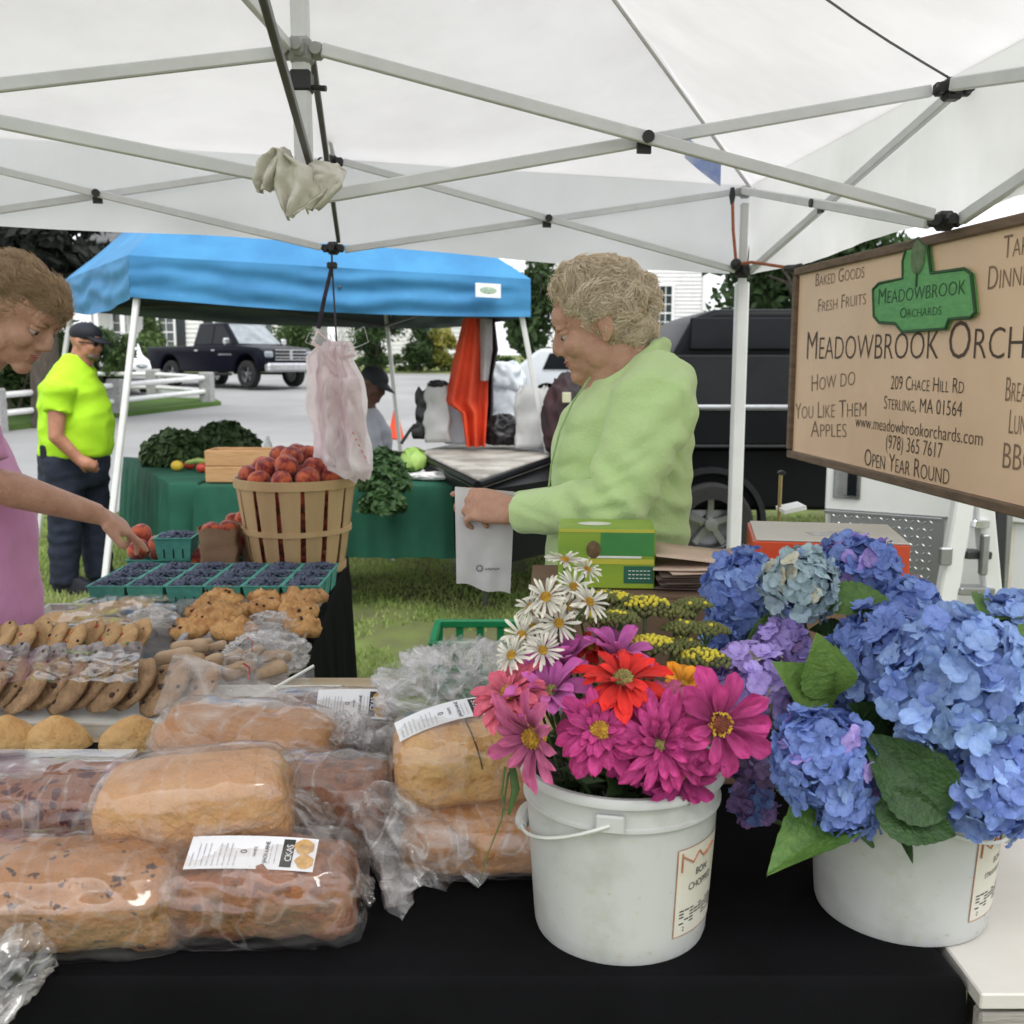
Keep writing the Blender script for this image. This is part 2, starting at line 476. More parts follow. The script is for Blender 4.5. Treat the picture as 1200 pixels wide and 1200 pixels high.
# ---------------------------------------------------------------- far houses
white_paint = pm('white_clapboard', (.72, .72, .70), (.64, .64, .63), scale=3, rough=.6)
trim_m = pm('white_trim', (.78, .78, .77), (.72, .72, .71), scale=5, rough=.5)
pane_m = pm('window_pane', (.05, .07, .065), (.02, .03, .03), scale=2.2, rough=.08, spec=.8)
shutter_m = pm('dark_shutter', (.03, .035, .04), scale=6, rough=.6)
shingle_m = pm('roof_shingle', (.12, .12, .12), (.07, .07, .075), scale=6, rough=.9, bump=.6, bscale=30)
def house(name, label, x0, x1, y, zb, zt, wins, depth=8, clap=.14):
    t = thing(name, label, 'house', ((x0 + x1) / 2, y, zb))
    b = MB(); b.box(((x0 + x1) / 2, y + depth / 2, (zb + zt) / 2 - .5), (x1 - x0, depth, zt - zb + 1.0)); b.build('wall', white_paint, t, smooth=False)
    c = MB(); z = zb
    while z < zt:
        zz = min(z + clap, zt)
        q = [c.av(p) for p in ((x0, y - .035, z), (x1, y - .035, z), (x1, y - .008, zz), (x0, y - .008, zz))]; c.af(q)
        q = [c.av(p) for p in ((x0, y - .035, z), (x0, y - .004, z), (x1, y - .004, z), (x1, y - .035, z))]; c.af(q)
        q = [c.av(p) for p in ((x1 + .035, y, z), (x1 + .035, y + depth, z), (x1 + .008, y + depth, zz), (x1 + .008, y, zz))]; c.af(q)
        z += clap
    setp(c.build('clapboard', white_paint, t, smooth=False), kind='stuff')
    for (a0, a1, b0, b1, nc, nr, sh) in wins:
        f = MB()
        for (cx, cz, w, h) in (((a0 + a1) / 2, b1 + .05, a1 - a0 + .24, .10), ((a0 + a1) / 2, b0 - .05, a1 - a0 + .30, .10), (a0 - .05, (b0 + b1) / 2, .10, b1 - b0), (a1 + .05, (b0 + b1) / 2, .10, b1 - b0)):
            f.box((cx, y - .06, cz), (w, .10, h), bev=.01)
        wdw = f.build('window', trim_m, t, smooth=False)
        p = MB(); p.box(((a0 + a1) / 2, y - .045, (b0 + b1) / 2), (a1 - a0, .012, b1 - b0)); p.build('pane', pane_m, wdw, smooth=False)
        m_ = MB()
        for k in range(1, nc): m_.box((a0 + (a1 - a0) * k / nc, y - .062, (b0 + b1) / 2), (.028, .02, b1 - b0))
        for k in range(1, nr): m_.box(((a0 + a1) / 2, y - .064, b0 + (b1 - b0) * k / nr), (a1 - a0, .02, .055 if k * 2 == nr else .028))
        m_.build('muntin', trim_m, wdw, smooth=False)
        if sh:
            for sx in (a0 - .32, a1 + .32):
                s_ = MB(); s_.box((sx, y - .07, (b0 + b1) / 2), (.40, .05, b1 - b0 + .1), bev=.01)
                for k in range(12): s_.box((sx, y - .098, b0 + (b1 - b0) * (k + .5) / 12), (.32, .014, .035))
                s_.build('shutter', shutter_m, t, smooth=False)
    r = MB(); o = .35
    zr = zt + 2.4
    P = [(x0 - o, y - o, zt), (x1 + o, y - o, zt), (x1 + o, y + depth / 2, zr), (x0 - o, y + depth / 2, zr), (x0 - o, y + depth + o, zt), (x1 + o, y + depth + o, zt)]
    lo_ = [r.av(p) for p in P]; hi_ = [r.av((p[0], p[1], p[2] + .18)) for p in P]
    for q in ((0, 1, 2, 3), (3, 2, 5, 4)):
        r.af([hi_[k] for k in q]); r.af([lo_[k] for k in reversed(q)])
    for q in ((0, 1), (1, 2), (2, 5), (5, 4), (4, 3), (3, 0)): r.af((lo_[q[0]], lo_[q[1]], hi_[q[1]], hi_[q[0]]))
    r.build('roof', shingle_m, t, smooth=False)
    gb = MB()
    for x in (x0 + .02, x1 - .02):
        q = [gb.av(p) for p in ((x, y, zt), (x, y + depth, zt), (x, y + depth / 2, zr))]; gb.af(q)
    gb.build('gable', white_paint, t, smooth=False)
    return t
h2z = gz(0, 38)
hr = house('clapboard_house', 'white clapboard house with one many-paned window, behind the woman in the green jacket', .6, 7.05, 38, h2z, 6.6, [(4.93, 5.80, 2.22, 4.12, 4, 6, False), (2.1, 2.97, 2.22, 4.12, 4, 6, False)])
c = MB(); c.box((7.0, 37.95, 3.9), (.16, .1, 5.4)); c.build('corner_board', trim_m, hr, smooth=False)
hz = gz(0, 46)
house('farmhouse', 'white house with dark shuttered windows beyond the dark pickup truck', -18.6, -9.6, 46, hz, 6.4,
      [(-15.6, -14.95, 1.9, 3.5, 2, 4, True), (-13.1, -12.45, 1.9, 3.5, 2, 4, True), (-11.2, -10.6, 1.9, 3.5, 2, 4, False), (-17.6, -17.0, 1.9, 3.5, 2, 4, False)], clap=.2)
# porch of the farmhouse
pt = thing('porch', 'white posted porch at the left end of the house beyond the tent leg', 'porch', (-17.3, 44.6, hz))
b = MB(); b.box((-17.4, 44.7, hz + .15), (2.6, 2.5, .5)); b.build('floor_slab', trim_m, pt, smooth=False)
b = MB(); b.box((-17.4, 44.7, 3.9), (2.8, 2.6, .3)); b.build('porch_roof', trim_m, pt, smooth=False)
for x in (-18.5, -17.4, -16.3):
    b = MB(); b.box((x, 43.6, 2.6), (.16, .16, 2.5)); b.build('post', trim_m, pt, smooth=False)
house('low_building', 'long low white building behind the hedge and the yellow bush', -8.4, -1.4, 50, gz(0, 50), 3.9, [(-7.2, -6.3, 1.9, 3.1, 2, 2, False), (-4.4, -3.4, 2.3, 3.1, 2, 2, False)], clap=.2)

# ---------------------------------------------------------------- trees and shrubs
bark_m = pm('bark', (.12, .10, .08), (.06, .05, .04), scale=12, rough=.95, bump=1, bscale=25, stretch=(1, 1, .3))
def leaf_mat(name, c1, c2): return pm(name, c1, c2, scale=1.3, rough=.6, spec=.3, trans=.25, rnd=.1)
LM = {'dark': leaf_mat('leaf_dark', (.028, .035, .026), (.014, .015, .014)), 'green': leaf_mat('leaf_green', (.075, .125, .035), (.035, .065, .02)),
      'mid': leaf_mat('leaf_mid', (.055, .10, .03), (.025, .05, .017)), 'yellow': leaf_mat('leaf_yellow', (.33, .30, .06), (.16, .18, .04)),
      'fresh': leaf_mat('leaf_fresh', (.11, .17, .05), (.05, .09, .025))}
def crown(b, c, r, n, leaf, rs, clumps=14):
    c = V(c); cl = []
    for _ in range(clumps):
        d = V((rs.gauss(0, 1), rs.gauss(0, 1), rs.gauss(0, .9))).normalized() * rs.uniform(.3, .88)
        cl.append((c + V((d.x * r[0], d.y * r[1], d.z * r[2])), rs.uniform(.28, .5)))
    for _ in range(n):
        cc, k = cl[rs.randrange(clumps)]
        d = V((rs.gauss(0, 1), rs.gauss(0, 1), rs.gauss(0, 1))).normalized() * rs.random() ** .4
        p = cc + V((d.x * r[0], d.y * r[1], d.z * r[2])) * k
        fr = frame((rs.gauss(0, 1), rs.gauss(0, 1), rs.gauss(.4, 1))) @ Matrix.Rotation(rs.uniform(0, 6), 3, 'Z')
        s = leaf * rs.uniform(.6, 1.3)
        q = [b.av(p + fr @ V(v)) for v in ((-s, 0, 0), (-.2 * s, -.45 * s, .1 * s), (s, 0, 0), (-.2 * s, .45 * s, .1 * s))]
        b.af(q)
def tree(name, label, x, y, h, crowns, leaf, n, mat, group=None, trunk=.2, seed=1, cat='tree'):
    rs = random.Random(seed); z0 = gz(x, y)
    t = thing(name, label, cat, (x, y, z0), group=group)
    b = MB()
    b.tube([(x, y, z0 - .1), (x + .05, y, z0 + h * .3), (x - .04, y + .05, z0 + h * .62)], [trunk, trunk * .75, trunk * .45], 8)
    for k in range(7):
        a = rs.uniform(0, 6.28); l = h * rs.uniform(.18, .3)
        p0 = V((x, y, z0 + h * rs.uniform(.25, .6))); p1 = p0 + V((math.cos(a) * l, math.sin(a) * l, l * .8))
        b.tube([p0, (p0 + p1) / 2 + V((0, 0, .05 * h)), p1], [trunk * .4, trunk * .25, trunk * .1], 5)
    b.build('trunk', bark_m, t)
    b = MB()
    for (c, r, k) in crowns: crown(b, c, r, int(n * k), leaf, rs)
    b.build('crown', LM[mat], t, smooth=False)
tree('maple_tree', 'big dark-leaved tree rising above the left end of the blue canopy', -8.6, 19, 9,
     [((-8.8, 19, 5.3), (3.6, 3, 2.6), 1.0), ((-6.2, 19.5, 4.3), (1.3, 1.2, .75), .14), ((-5.1, 19.8, 3.75), (.6, .6, .35), .06), ((-8.7, 18.6, 3.2), (1.9, 1.4, .65), .35)], .16, 15000, 'dark', trunk=.3, seed=4)
tree('broadleaf_tree', 'green tree beside the far house, seen right of the white tent post', 8.6, 31, 7, [((8.6, 31, 4.6), (3.2, 2, 2.9), 1)], .2, 7000, 'mid', seed=5)
tree('ornamental_tree', 'small dark green tree between the blue canopy and the woman with curly hair', .55, 29, 4.6, [((.6, 29, 2.7), (1.1, 1.0, 1.7), 1)], .13, 3600, 'mid', trunk=.08, seed=6)
def shrub(name, label, px, Y, w, h, mat, n, seed, leaf=.09, group=None, zlift=0, cat='shrub'):
    x = (px - 600) / 1200 * Y; z0 = gz(x, Y)
    rs = random.Random(seed)
    t = thing(name, label, cat, (x, Y, z0), group=group)
    b = MB()
    for k in range(5):
        a = rs.uniform(0, 6.28)
        b.tube([(x, Y, z0), (x + math.cos(a) * w * .2, Y + math.sin(a) * w * .2, z0 + h * .6)], [.04, .015], 5)
    b.build('stem', bark_m, t)
    b = MB(); crown(b, (x, Y, z0 + h * .55), (w / 2, w / 2.2, h * .5), n, leaf, rs, 16)
    b.build('foliage', LM[mat], t, smooth=False)
shrub('shrub', 'wide dark shrub behind the man in the neon shirt', 55, 23, 3.2, 2.0, 'mid', 6500, 11, .10)
shrub('shrub', 'leafy green shrub at the far left beside the pink-shirted woman', 20, 20.5, 2.4, 2.6, 'green', 5000, 12, .09)
shrub('shrub', 'green shrub just right of the neon-shirted man\'s cap', 128, 27, 1.7, 1.9, 'green', 3200, 13, .09)
shrub('conical_shrub', 'clipped upright shrub in front of the farmhouse windows', 183, 43.5, 1.0, 2.6, 'green', 2600, 14, .10)
shrub('shrub', 'rounded green bush behind the tail of the dark pickup truck', 168, 38, 2.6, 1.5, 'fresh', 2600, 15, .12)
shrub('conical_shrub', 'pointed evergreen shrub above the hood of the dark pickup truck', 352, 42, 2.1, 2.5, 'green', 3200, 16, .11)
shrub('shrub', 'tall green shrub left of the far tent leg, above the cone', 443, 42, 2.4, 3.0, 'mid', 3600, 17, .11)
shrub('shrub', 'small dark round bush beside the yellow bush', 492, 43, 1.5, 1.9, 'mid', 2200, 18, .1)
shrub('yellow_shrub', 'yellow flowering bush beside the hanging orange vest', 518, 43.4, 1.7, 1.9, 'yellow', 2200, 19, .1)
b = MB(); rs = random.Random(21)
for k in range(14): crown(b, (-8.6 + k * .62, 44.0 + .06 * k, gz(0, 44) + .35), (.55, .5, .42), 420, .09, rs, 6)
setp(b.build('hedge', LM['fresh'], smooth=False), label='low clipped green hedge along the far side of the road', cat='hedge')

# ---------------------------------------------------------------- rail fence with granite posts
granite = pm('granite', (.42, .41, .40), (.26, .26, .26), scale=22, rough=.85, bump=.6, bscale=60)
rail_m = pm('white_rail', (.8, .8, .79), (.7, .7, .69), scale=6, rough=.5)
fn = thing('rail_fence', 'white two-rail fence with squat granite posts beside the road', 'fence', (-8, 20, gz(-8, 20)))
fpos = [(-9.0, 17.9), (-8.15, 21.2), (-7.25, 24.5), (-9.1, 26.2), (-12.5, 27.0)]
for x, y in fpos:
    b = MB(); b.box((x, y, gz(x, y) + .36), (.30, .30, .86), bev=.03)
    b.build('post', granite, fn, smooth=False)
for (a, c) in zip(fpos, fpos[1:]):
    for hgt in (.34, .66):
        b = MB(); b.tube([(a[0], a[1], gz(*a) + hgt), (c[0], c[1], gz(*c) + hgt)], .055, 8); b.build('rail', rail_m, fn)
b = MB(); a = fpos[0]
for hgt in (.34, .66): b.tube([(a[0] - 7, a[1] - .4, gz(*a) + hgt), (a[0], a[1], gz(*a) + hgt)], .055, 8)
b.build('rail', rail_m, fn)

# ================================================================ WHITE CANOPY TENT
def canvas(name, c, c2, tr, scale=3):
    m = pm(name, c, c2, scale=scale, rough=.8, spec=.15, trans=tr, lo=.3, hi=.62, bump=.6, bscale=4, stretch=(1, 1.6, 1))
    return m
tent_m = canvas('tent_fabric', (.87, .85, .855), (.77, .75, .755), .40, 2.0)
val_m = canvas('valance_fabric', (.88, .865, .87), (.80, .79, .79), .58, 2.2)
steel = pm('painted_steel', (.68, .69, .71), (.60, .61, .63), scale=9, rough=.42, metal=.0)
steel_dk = pm('grey_and_shaded_steel', (.13, .13, .13), (.10, .10, .10), scale=9, rough=.45, metal=.3)  # dark grey puts shade into the white tent's bars; blue canopy bars share it
blackp = pm('black_plastic', (.025, .025, .027), scale=9, rough=.45)
greyp = pm('grey_plastic', (.33, .33, .33), scale=9, rough=.45)
white_tube = pm('white_pole', (.66, .66, .65), (.6, .6, .59), scale=6, rough=.4)
cord_m = pm('cord', (.16, .16, .16), scale=50, rough=.8)
ZT, ZB = 2.085, 1.80
BR = V((.862, 3.92, ZT)); A = V((-1.476, -.31, 0)); B = V((.121, -1.52, 0))
BM = V((-.614, 3.61, 2.135)); BL = BR + 2 * A + V((0, 0, .075))
HR = V((.983, 2.40, 2.068)); CN = V((-.42, 2.15, 2.078)); HL = V((-1.95, 1.80, 2.07))
FR = BR + 2 * B; FM = V((-.27, .62, 2.08)); FL = BL + 2 * B
tent = thing('canopy_tent', 'white pop-up canopy tent with scissor frame over the bakery table', 'tent', (-.4, 2.2, 0))
PK = V((-.45, 2.15, 3.02))
def out(p, k=.06):
    d = (p - V((PK.x, PK.y, p.z))); d.z = 0
    return p + d.normalized() * k
corners = [out(BR) + V((0, 0, .03)), out(BL) + V((0, 0, .03)), out(FL) + V((0, 0, .03)), out(FR) + V((0, 0, .03))]
b = MB()
for a, c in zip(corners, corners[1:] + corners[:1]):
    def fn_(u, v, a=a, c=c):
        e = a.lerp(c, u); p = e.lerp(PK, v)
        sag = .10 * math.sin(PI * u) * math.sin(PI * min(1, v * 1.1)) * (1 - v * .5)
        w = .012 * fnoise((p.x, p.y, 3), 2.2) + .006 * fnoise((p.x, p.y, 9), 7)
        w += .006 * math.sin(u * 14 + v * 22) * v * (1 - v)
        w *= min(1, v * 8)
        return p + V((0, 0, -sag + w * (0 if v > .98 else 1)))
    b.grid(fn_, 40, 34)
b.build('roof_fabric', tent_m, tent, ang=180)
vd = .335
for k, (a, c) in enumerate(zip(corners, corners[1:] + corners[:1])):
    b = MB(); n_ = (c - a).cross(V((0, 0, 1))).normalized()
    def fv(u, v, a=a, c=c, n_=n_):
        dd = vd - (.065 * u if k == 0 else .065 * (1 - u) if k == 1 else 0)
        p = a.lerp(c, u) + V((0, 0, .012 - dd * v * (1 + .03 * math.sin(u * 9))))
        return p + n_ * (.010 * math.sin(u * 23 + 2 * v) * v + .022 * fnoise((u * 5, v, k), 1.7) * v + .006 * fnoise((u * 30, v * 3, k), 1.0) * v)
    b.grid(fv, 60, 8)
    b.build('valance', val_m, tent, ang=180)
# seams of the roof
seam_m = pm('seam', (.62, .61, .60), scale=10, rough=.8)
b = MB()
for c in corners:
    pts = [c.lerp(PK, t / 12) + V((0, 0, -.014 - .0 * math.sin(PI * t / 12))) for t in range(13)]
    b.tube(pts, .006, 5)
b.build('roof_seam', seam_m, tent)
def hub(p, dark=True, s=.055):
    s *= .78
    b = MB(); b.box(p, (s, s, s * 1.1), bev=.008)
    for d in ((1, 0), (-1, 0), (0, 1), (0, -1)):
        q = V(p) + V((d[0] * s * .7, d[1] * s * .7, 0))
        b.box(q, (s * .55, s * .5, s * .7) if d[0] else (s * .5, s * .55, s * .7), bev=.006)
        b.lathe([(0, -.012), (.012, -.012), (.012, .012), (0, .012)], 10, q + V((0, -s * .3, 0)), Matrix.Rotation(R(90), 3, 'X'))
    b.build('bracket', blackp if dark else greyp, tent, ang=30)
def truss(a, c, m1=steel, m2=None, w=.031, off=.02, drop=ZT - ZB):
    a, c = V(a), V(c)
    d = (c - a).normalized(); n_ = d.cross(V((0, 0, 1))).normalized() * off
    lo_ = V((0, 0, -drop))
    b = MB(); b.bar(a + n_ + d * .04, c + lo_ + n_ - d * .04, w * .62, w); b.build('truss_bar', m1, tent, ang=30)
    b = MB(); b.bar(a + lo_ - n_ + d * .04, c - n_ - d * .04, w * .62, w); b.build('truss_bar', m2 or m1, tent, ang=30)
    mid = (a + c) / 2 + lo_ / 2
    b = MB(); b.lathe([(0, -.034), (.013, -.034), (.013, -.024), (.007, -.024), (.007, .024), (.013, .024), (.013, .034), (0, .034)], 12, mid, frame(n_))
    b.box(mid + V((0, 0, -.014)), (.030, .030, .010), frame(n_))
    b.build('pivot_bolt', blackp, tent, ang=30)
truss(CN, HR, drop=.275, w=.026); truss(CN, HL, drop=.25, w=.026)
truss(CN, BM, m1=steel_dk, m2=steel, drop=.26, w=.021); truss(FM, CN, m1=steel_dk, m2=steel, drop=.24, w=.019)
truss(BR, BM, w=.024); truss(BM, BL, w=.024)
truss(BR, HR, w=.026); truss(HR, FR, w=.028); truss(BL, HL); truss(HL, FL); truss(FR, FM); truss(FM, FL)
lo_ = V((0, 0, -(ZT - ZB)))
for p in (HR, BM, HL, FM): hub(p); hub(p + lo_, s=.05)
hub(CN, False, .06); hub(CN + V((0, 0, -.25)), s=.045)
for p in (BR, BL, FR, FL):
    hub(p, False, .05); hub(p + lo_, True, .062)
    tz = p.z
    b = MB(); b.box((p.x, p.y, (tz - .04) / 2 + .5), (.028, .028, tz - 1.04), bev=.004); b.build('inner_leg', white_tube, tent, ang=30)
    b = MB(); b.box((p.x, p.y, .88), (.048, .048, 1.76), bev=.006); b.build('leg', white_tube, tent, ang=30)
    b = MB(); b.box((p.x, p.y, .008), (.12, .12, .014), bev=.003); b.build('foot_plate', steel, tent, ang=30)
b = MB(); b.box((CN.x, CN.y, 1.94), (.026, .026, .20), bev=.004); b.build('pole_tip', steel, tent, ang=30)
b = MB(); b.box((CN.x, CN.y, 2.38), (.034, .034, 1.06), bev=.005); b.build('centre_pole', steel, tent, ang=30)
b = MB(); b.box((CN.x, CN.y, 2.02), (.042, .042, .04), bev=.004); b.tube([(CN.x, CN.y, 2.01), (CN.x + .05, CN.y - .01, 2.005)], .006, 6); b.build('pole_clamp', blackp, tent, ang=30)
b = MB(); b.tube([BM + V((.01, -.02, .02)), BM + V((.0, -.35, .33)), PK + V((.04, .3, -.18))], .0075, 6); b.build('strut', steel, tent)
b = MB()
pts = []
for t in range(15):
    u = t / 14; p = (HR + V((0, 0, .02))).lerp(PK + V((.3, -.1, -.14)), u); p.z -= .11 * math.sin(PI * u); pts.append(p)
b.tube(pts, .0028, 5); b.build('cord', cord_m, tent)

# bungee on the back right post, holding the sign
bung = pm('orange_bungee', (.42, .13, .06), (.3, .09, .05), scale=60, rough=.8)
bu = thing('bungee_cord', 'orange bungee cord looped on the white tent post and hooked to the sign', 'bungee cord', BR + lo_)
b = MB(); p0 = BR + V((-.055, -.04, -.02)); p1 = BR + lo_ + V((-.035, -.05, .02))
b.tube([p0, (p0 + p1) / 2 + V((-.004, 0, 0)), p1], .006, 6)
p2 = V((.925, 3.42, 1.765))
b.tube([p1, p1 + V((.05, -.03, .005)), p2], .006, 6)
b.build('elastic', bung, bu)
b = MB(); b.tube([p2 + V((-.02, .04, .004)), p2, p2 + V((.01, -.03, .01))], [.012, .014, .006], 8); b.build('hook', blackp, bu)
b = MB(); b.tube([p0 + V((0, 0, .03)), p0, p0 - V((0, 0, .03))], [.008, .012, .006], 8); b.build('hook', blackp, bu)
b = MB(); b.ball(p1, .022, 8, 6); b.build('knot', blackp, bu)
# price tag on the roof
tg = MB(); pA = PY(803, 158, 2.9); tg.grid(lambda u, v: pA + V((.10 * u, .01 * math.sin(3 * u), -.06 * v - .075 * u)), 4, 4)
setp(tg.build('hang_tag', [pm('tag_blue', (.5, .55, .7), (.12, .2, .6), scale=9, rough=.5)], tent))

# ================================================================ SIGN
SA = V((.92, 3.40, 0)); SX = V((.09, -1, 0)).normalized(); SN = SX.cross(V((0, 0, 1)))
ZS0, ZS1, SW = 1.153, 1.763, 1.86
def sgn(px, py):
    d = ray(px, py); n_ = SN
    t = (SA - V((0, 0, CZ))).dot(n_) / d.dot(n_)
    p = V((0, 0, CZ)) + d * t
    return (p - SA).dot(SX), p.z
board_m = pm('sign_board', (.86, .625, .43), (.74, .52, .35), scale=2.2, rough=.45, bump=.1, spec=.4, lo=.3, hi=.7)
swood = pm('sign_frame_wood', (.20, .135, .09), (.12, .08, .055), scale=14, rough=.7, stretch=(1, 1, 6))
ink = pm('sign_ink', (.10, .06, .04), scale=10, rough=.6)
ink2 = pm('sign_ink_faded', (.27, .175, .12), scale=10, rough=.6)
sg = thing('market_sign', 'large tan MEADOWBROOK ORCHARDS sign board hanging at right', 'sign', SA + V((0, 0, ZS0)))
T4 = basis(SA + V((0, 0, 0)), SX, (0, 0, 1))
b = MB(); b.T = T4; b.box((SW / 2, (ZS0 + ZS1) / 2, -.012), (SW - .03, ZS1 - ZS0 - .03, .012)); b.build('board', board_m, sg, smooth=False)
for (c, d) in (((SW / 2, ZS1 - .010, -.008), (SW, .024, .03)), ((SW / 2, ZS0 + .010, -.008), (SW, .024, .03)), ((.010, (ZS0 + ZS1) / 2, -.006), (.024, ZS1 - ZS0 - .05, .03)), ((SW - .010, (ZS0 + ZS1) / 2, -.006), (.024, ZS1 - ZS0 - .05, .03))):
    b = MB(); b.T = T4; b.box(c, d, bev=.003); b.build('frame_strip', swood, sg, smooth=False)
def sign_text(body, a, bx, caph, mat=ink, rot=0, ztop=.0012, sc=True, frac=None, shear=.0):
    s0, h0 = sgn(*a); s1, _ = sgn(bx, a[1])
    size = caph / .70
    o = text_obj(frac or body, size, mat, Matrix.Identity(4), smallcaps=sc)
    w = max(v.co.x for v in o.data.vertices); bpy.data.objects.remove(o)
    M4 = T4 @ Matrix.Translation((s0, h0, ztop - .006)) @ Matrix.Rotation(R(rot), 4, 'Z')
    return text_obj(body, size, mat, M4, 'lettering', sg, smallcaps=sc, xs=(s1 - s0) / w, offset=-.0012 * caph / .09, shear=shear)
sign_text('Meadowbrook Orchards', (942, 421), 1197, .088, frac='Meadowbrook Orch')
sign_text('Baked Goods', (953, 336), 1010, .040, ink2, rot=0)
sign_text('Fresh Fruits', (956, 366), 1012, .040, ink2, rot=1)
sign_text('How do', (948, 459), 1000, .052, ink2, rot=5)
sign_text('You Like Them', (930, 491), 1013, .052, ink2, rot=4)
sign_text('Apples', (948, 512), 990, .052, ink2, rot=4)
sign_text('209 Chace Hill Rd', (1041, 456), 1127, .036, ink)
sign_text('Sterling, MA 01564', (1033, 479), 1125, .036, ink)
sign_text('www.meadowbrookorchards.com', (1000, 500), 1150, .034, ink, sc=False)
sign_text('(978) 365 7617', (1035, 525), 1102, .038, ink)
sign_text('Open Year Round', (1010, 545), 1111, .048, ink)
sign_text('Take', (1172, 303), 1210, .048, ink2)
sign_text('Dinners', (1153, 340), 1212, .052, ink2, frac='Dinner')
sign_text('Breakfast', (1174, 470), 1207, .052, ink2, frac='Break')
sign_text('Lunch', (1178, 508), 1207, .052, ink2, frac='Lunc')
sign_text('BBQ', (1170, 548), 1212, .056, ink2)
lg = [(1025, 339), (1032, 332), (1060, 326), (1060, 306), (1065, 288), (1078, 279), (1089, 289), (1093, 320), (1132, 315), (1140, 321), (1145, 366), (1139, 372), (1114, 374), (1110, 385), (1059, 389), (1051, 379), (1032, 378), (1026, 371)]
lgp = [sgn(*q) for q in lg]; cxx = sum(p[0] for p in lgp) / len(lgp); cyy = sum(p[1] for p in lgp) / len(lgp)
green_s = pm('sign_green', (.14, .42, .12), (.10, .33, .09), scale=5, rough=.4, stretch=(6, 6, 20))
dkgreen = pm('sign_dark_green', (.02, .09, .025), scale=5, rough=.5)
b = MB(); b.prism(lgp, -.005, .004, T4); lgb = b.build('logo_board', green_s, sg, smooth=False)
bb = [(V((p[0], p[1], 0))) for p in lgp]
b = MB(); b.T = T4; b.tube([V((p.x, p.y, .004)) for p in bb] + [V((bb[0].x, bb[0].y, .004))], .0042, 6); b.build('logo_border', dkgreen, lgb)
b = MB(); b.T = T4
s0, h0 = sgn(1078, 300); b.ball((s0, h0, .005), (.038, .045, .004), 20, 8)
b.build('tree_crown_emblem', pm('emblem_green', (.16, .24, .12), (.08, .16, .07), scale=60, rough=.6), lgb)
b = MB(); b.T = T4; b.bar((s0, h0 - .04, .006), (s0, sgn(1078, 336)[1], .006), .006, .002); b.build('tree_trunk_emblem', dkgreen, lgb)
sign_text('Meadowbrook', (1030, 357), 1133, .042, dkgreen, ztop=.011)
sign_text('Orchards', (1056, 373), 1105, .026, dkgreen, ztop=.011)

# ================================================================ BLUE CANOPY
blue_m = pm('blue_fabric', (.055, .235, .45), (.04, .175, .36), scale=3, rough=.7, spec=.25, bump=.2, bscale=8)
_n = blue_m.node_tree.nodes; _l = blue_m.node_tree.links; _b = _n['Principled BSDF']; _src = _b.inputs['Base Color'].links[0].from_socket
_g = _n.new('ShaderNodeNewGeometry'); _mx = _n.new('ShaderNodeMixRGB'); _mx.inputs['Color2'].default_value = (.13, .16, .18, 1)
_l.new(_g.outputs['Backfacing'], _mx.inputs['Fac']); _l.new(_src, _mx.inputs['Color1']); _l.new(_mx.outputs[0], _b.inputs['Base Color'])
bt = thing('blue_canopy', 'blue slant-leg pop-up canopy over the vegetable stall', 'tent', (-1.6, 7.2, 0))
bFL, bFR, bBL, bBR = PY(150, 299, 6.0), PY(622, 327, 6.6), PY(76, 328, 8.3), PY(458, 352, 8.9)
bPK = (bFL + bFR + bBL + bBR) / 4 + V((0, 0, 1.15))
cs = [bFL, bFR, bBR, bBL]
b = MB()
for a, c in zip(cs, cs[1:] + cs[:1]):
    def fn_(u, v, a=a, c=c):
        p = a.lerp(c, u).lerp(bPK, v)
        return p + V((0, 0, -.06 * math.sin(PI * u) * math.sin(PI * v) + .03 * fnoise((p.x, p.y, 1), 2) * math.sin(PI * v)))
    b.grid(fn_, 24, 14)
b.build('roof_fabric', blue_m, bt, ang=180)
for k, (a, c) in enumerate(zip(cs, cs[1:] + cs[:1])):
    b = MB(); n_ = (c - a).cross(V((0, 0, 1))).normalized()
    def fv(u, v, a=a, c=c, n_=n_):
        p = a.lerp(c, u) + V((0, 0, -.235 * v - .03 * v * math.sin(PI * u) * (1 if k != 3 else 2.2)))
        w = .013 * math.sin(v * 12 + 3 * fnoise((u * 2.2, 0, k), 1.3)) * math.sin(PI * u) ** .5 + .012 * fnoise((u * 9, v * 3, k), 1)
        return p + n_ * w * min(1, v * 4)
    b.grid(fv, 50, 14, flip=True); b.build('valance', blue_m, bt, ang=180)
feet = [(-2.36, 5.72), (.40, 6.75), (-.92, 9.0), (-3.95, 8.4)]
for p, f in zip(cs, feet):
    t = V((p.x, p.y, p.z - .10)) + (V((bPK.x, bPK.y, p.z)) - p).normalized() * .09
    b = MB(); b.bar(t, (f[0], f[1], 0.01), .034); b.build('leg', white_tube, bt, ang=30)
for a, c in zip(cs, cs[1:] + cs[:1]):
    for (z0, z1) in ((-.03, -.22), (-.22, -.03)):
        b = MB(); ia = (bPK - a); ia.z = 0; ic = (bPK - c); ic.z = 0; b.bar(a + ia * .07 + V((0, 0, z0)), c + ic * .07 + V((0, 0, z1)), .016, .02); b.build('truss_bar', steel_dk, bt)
    m_ = (a + c) / 2
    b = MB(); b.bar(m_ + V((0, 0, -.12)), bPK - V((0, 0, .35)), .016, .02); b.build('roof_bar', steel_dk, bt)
b = MB(); lp = bFL.lerp(bFR, .885) + V((0, -.075, -.09)); lx = (bFR - bFL).normalized()
b.T = basis(lp, lx, (0, 0, 1)); b.box((0, 0, 0), (.16, .085, .006)); tagw = b.build('patch', trim_m, bt, smooth=False)
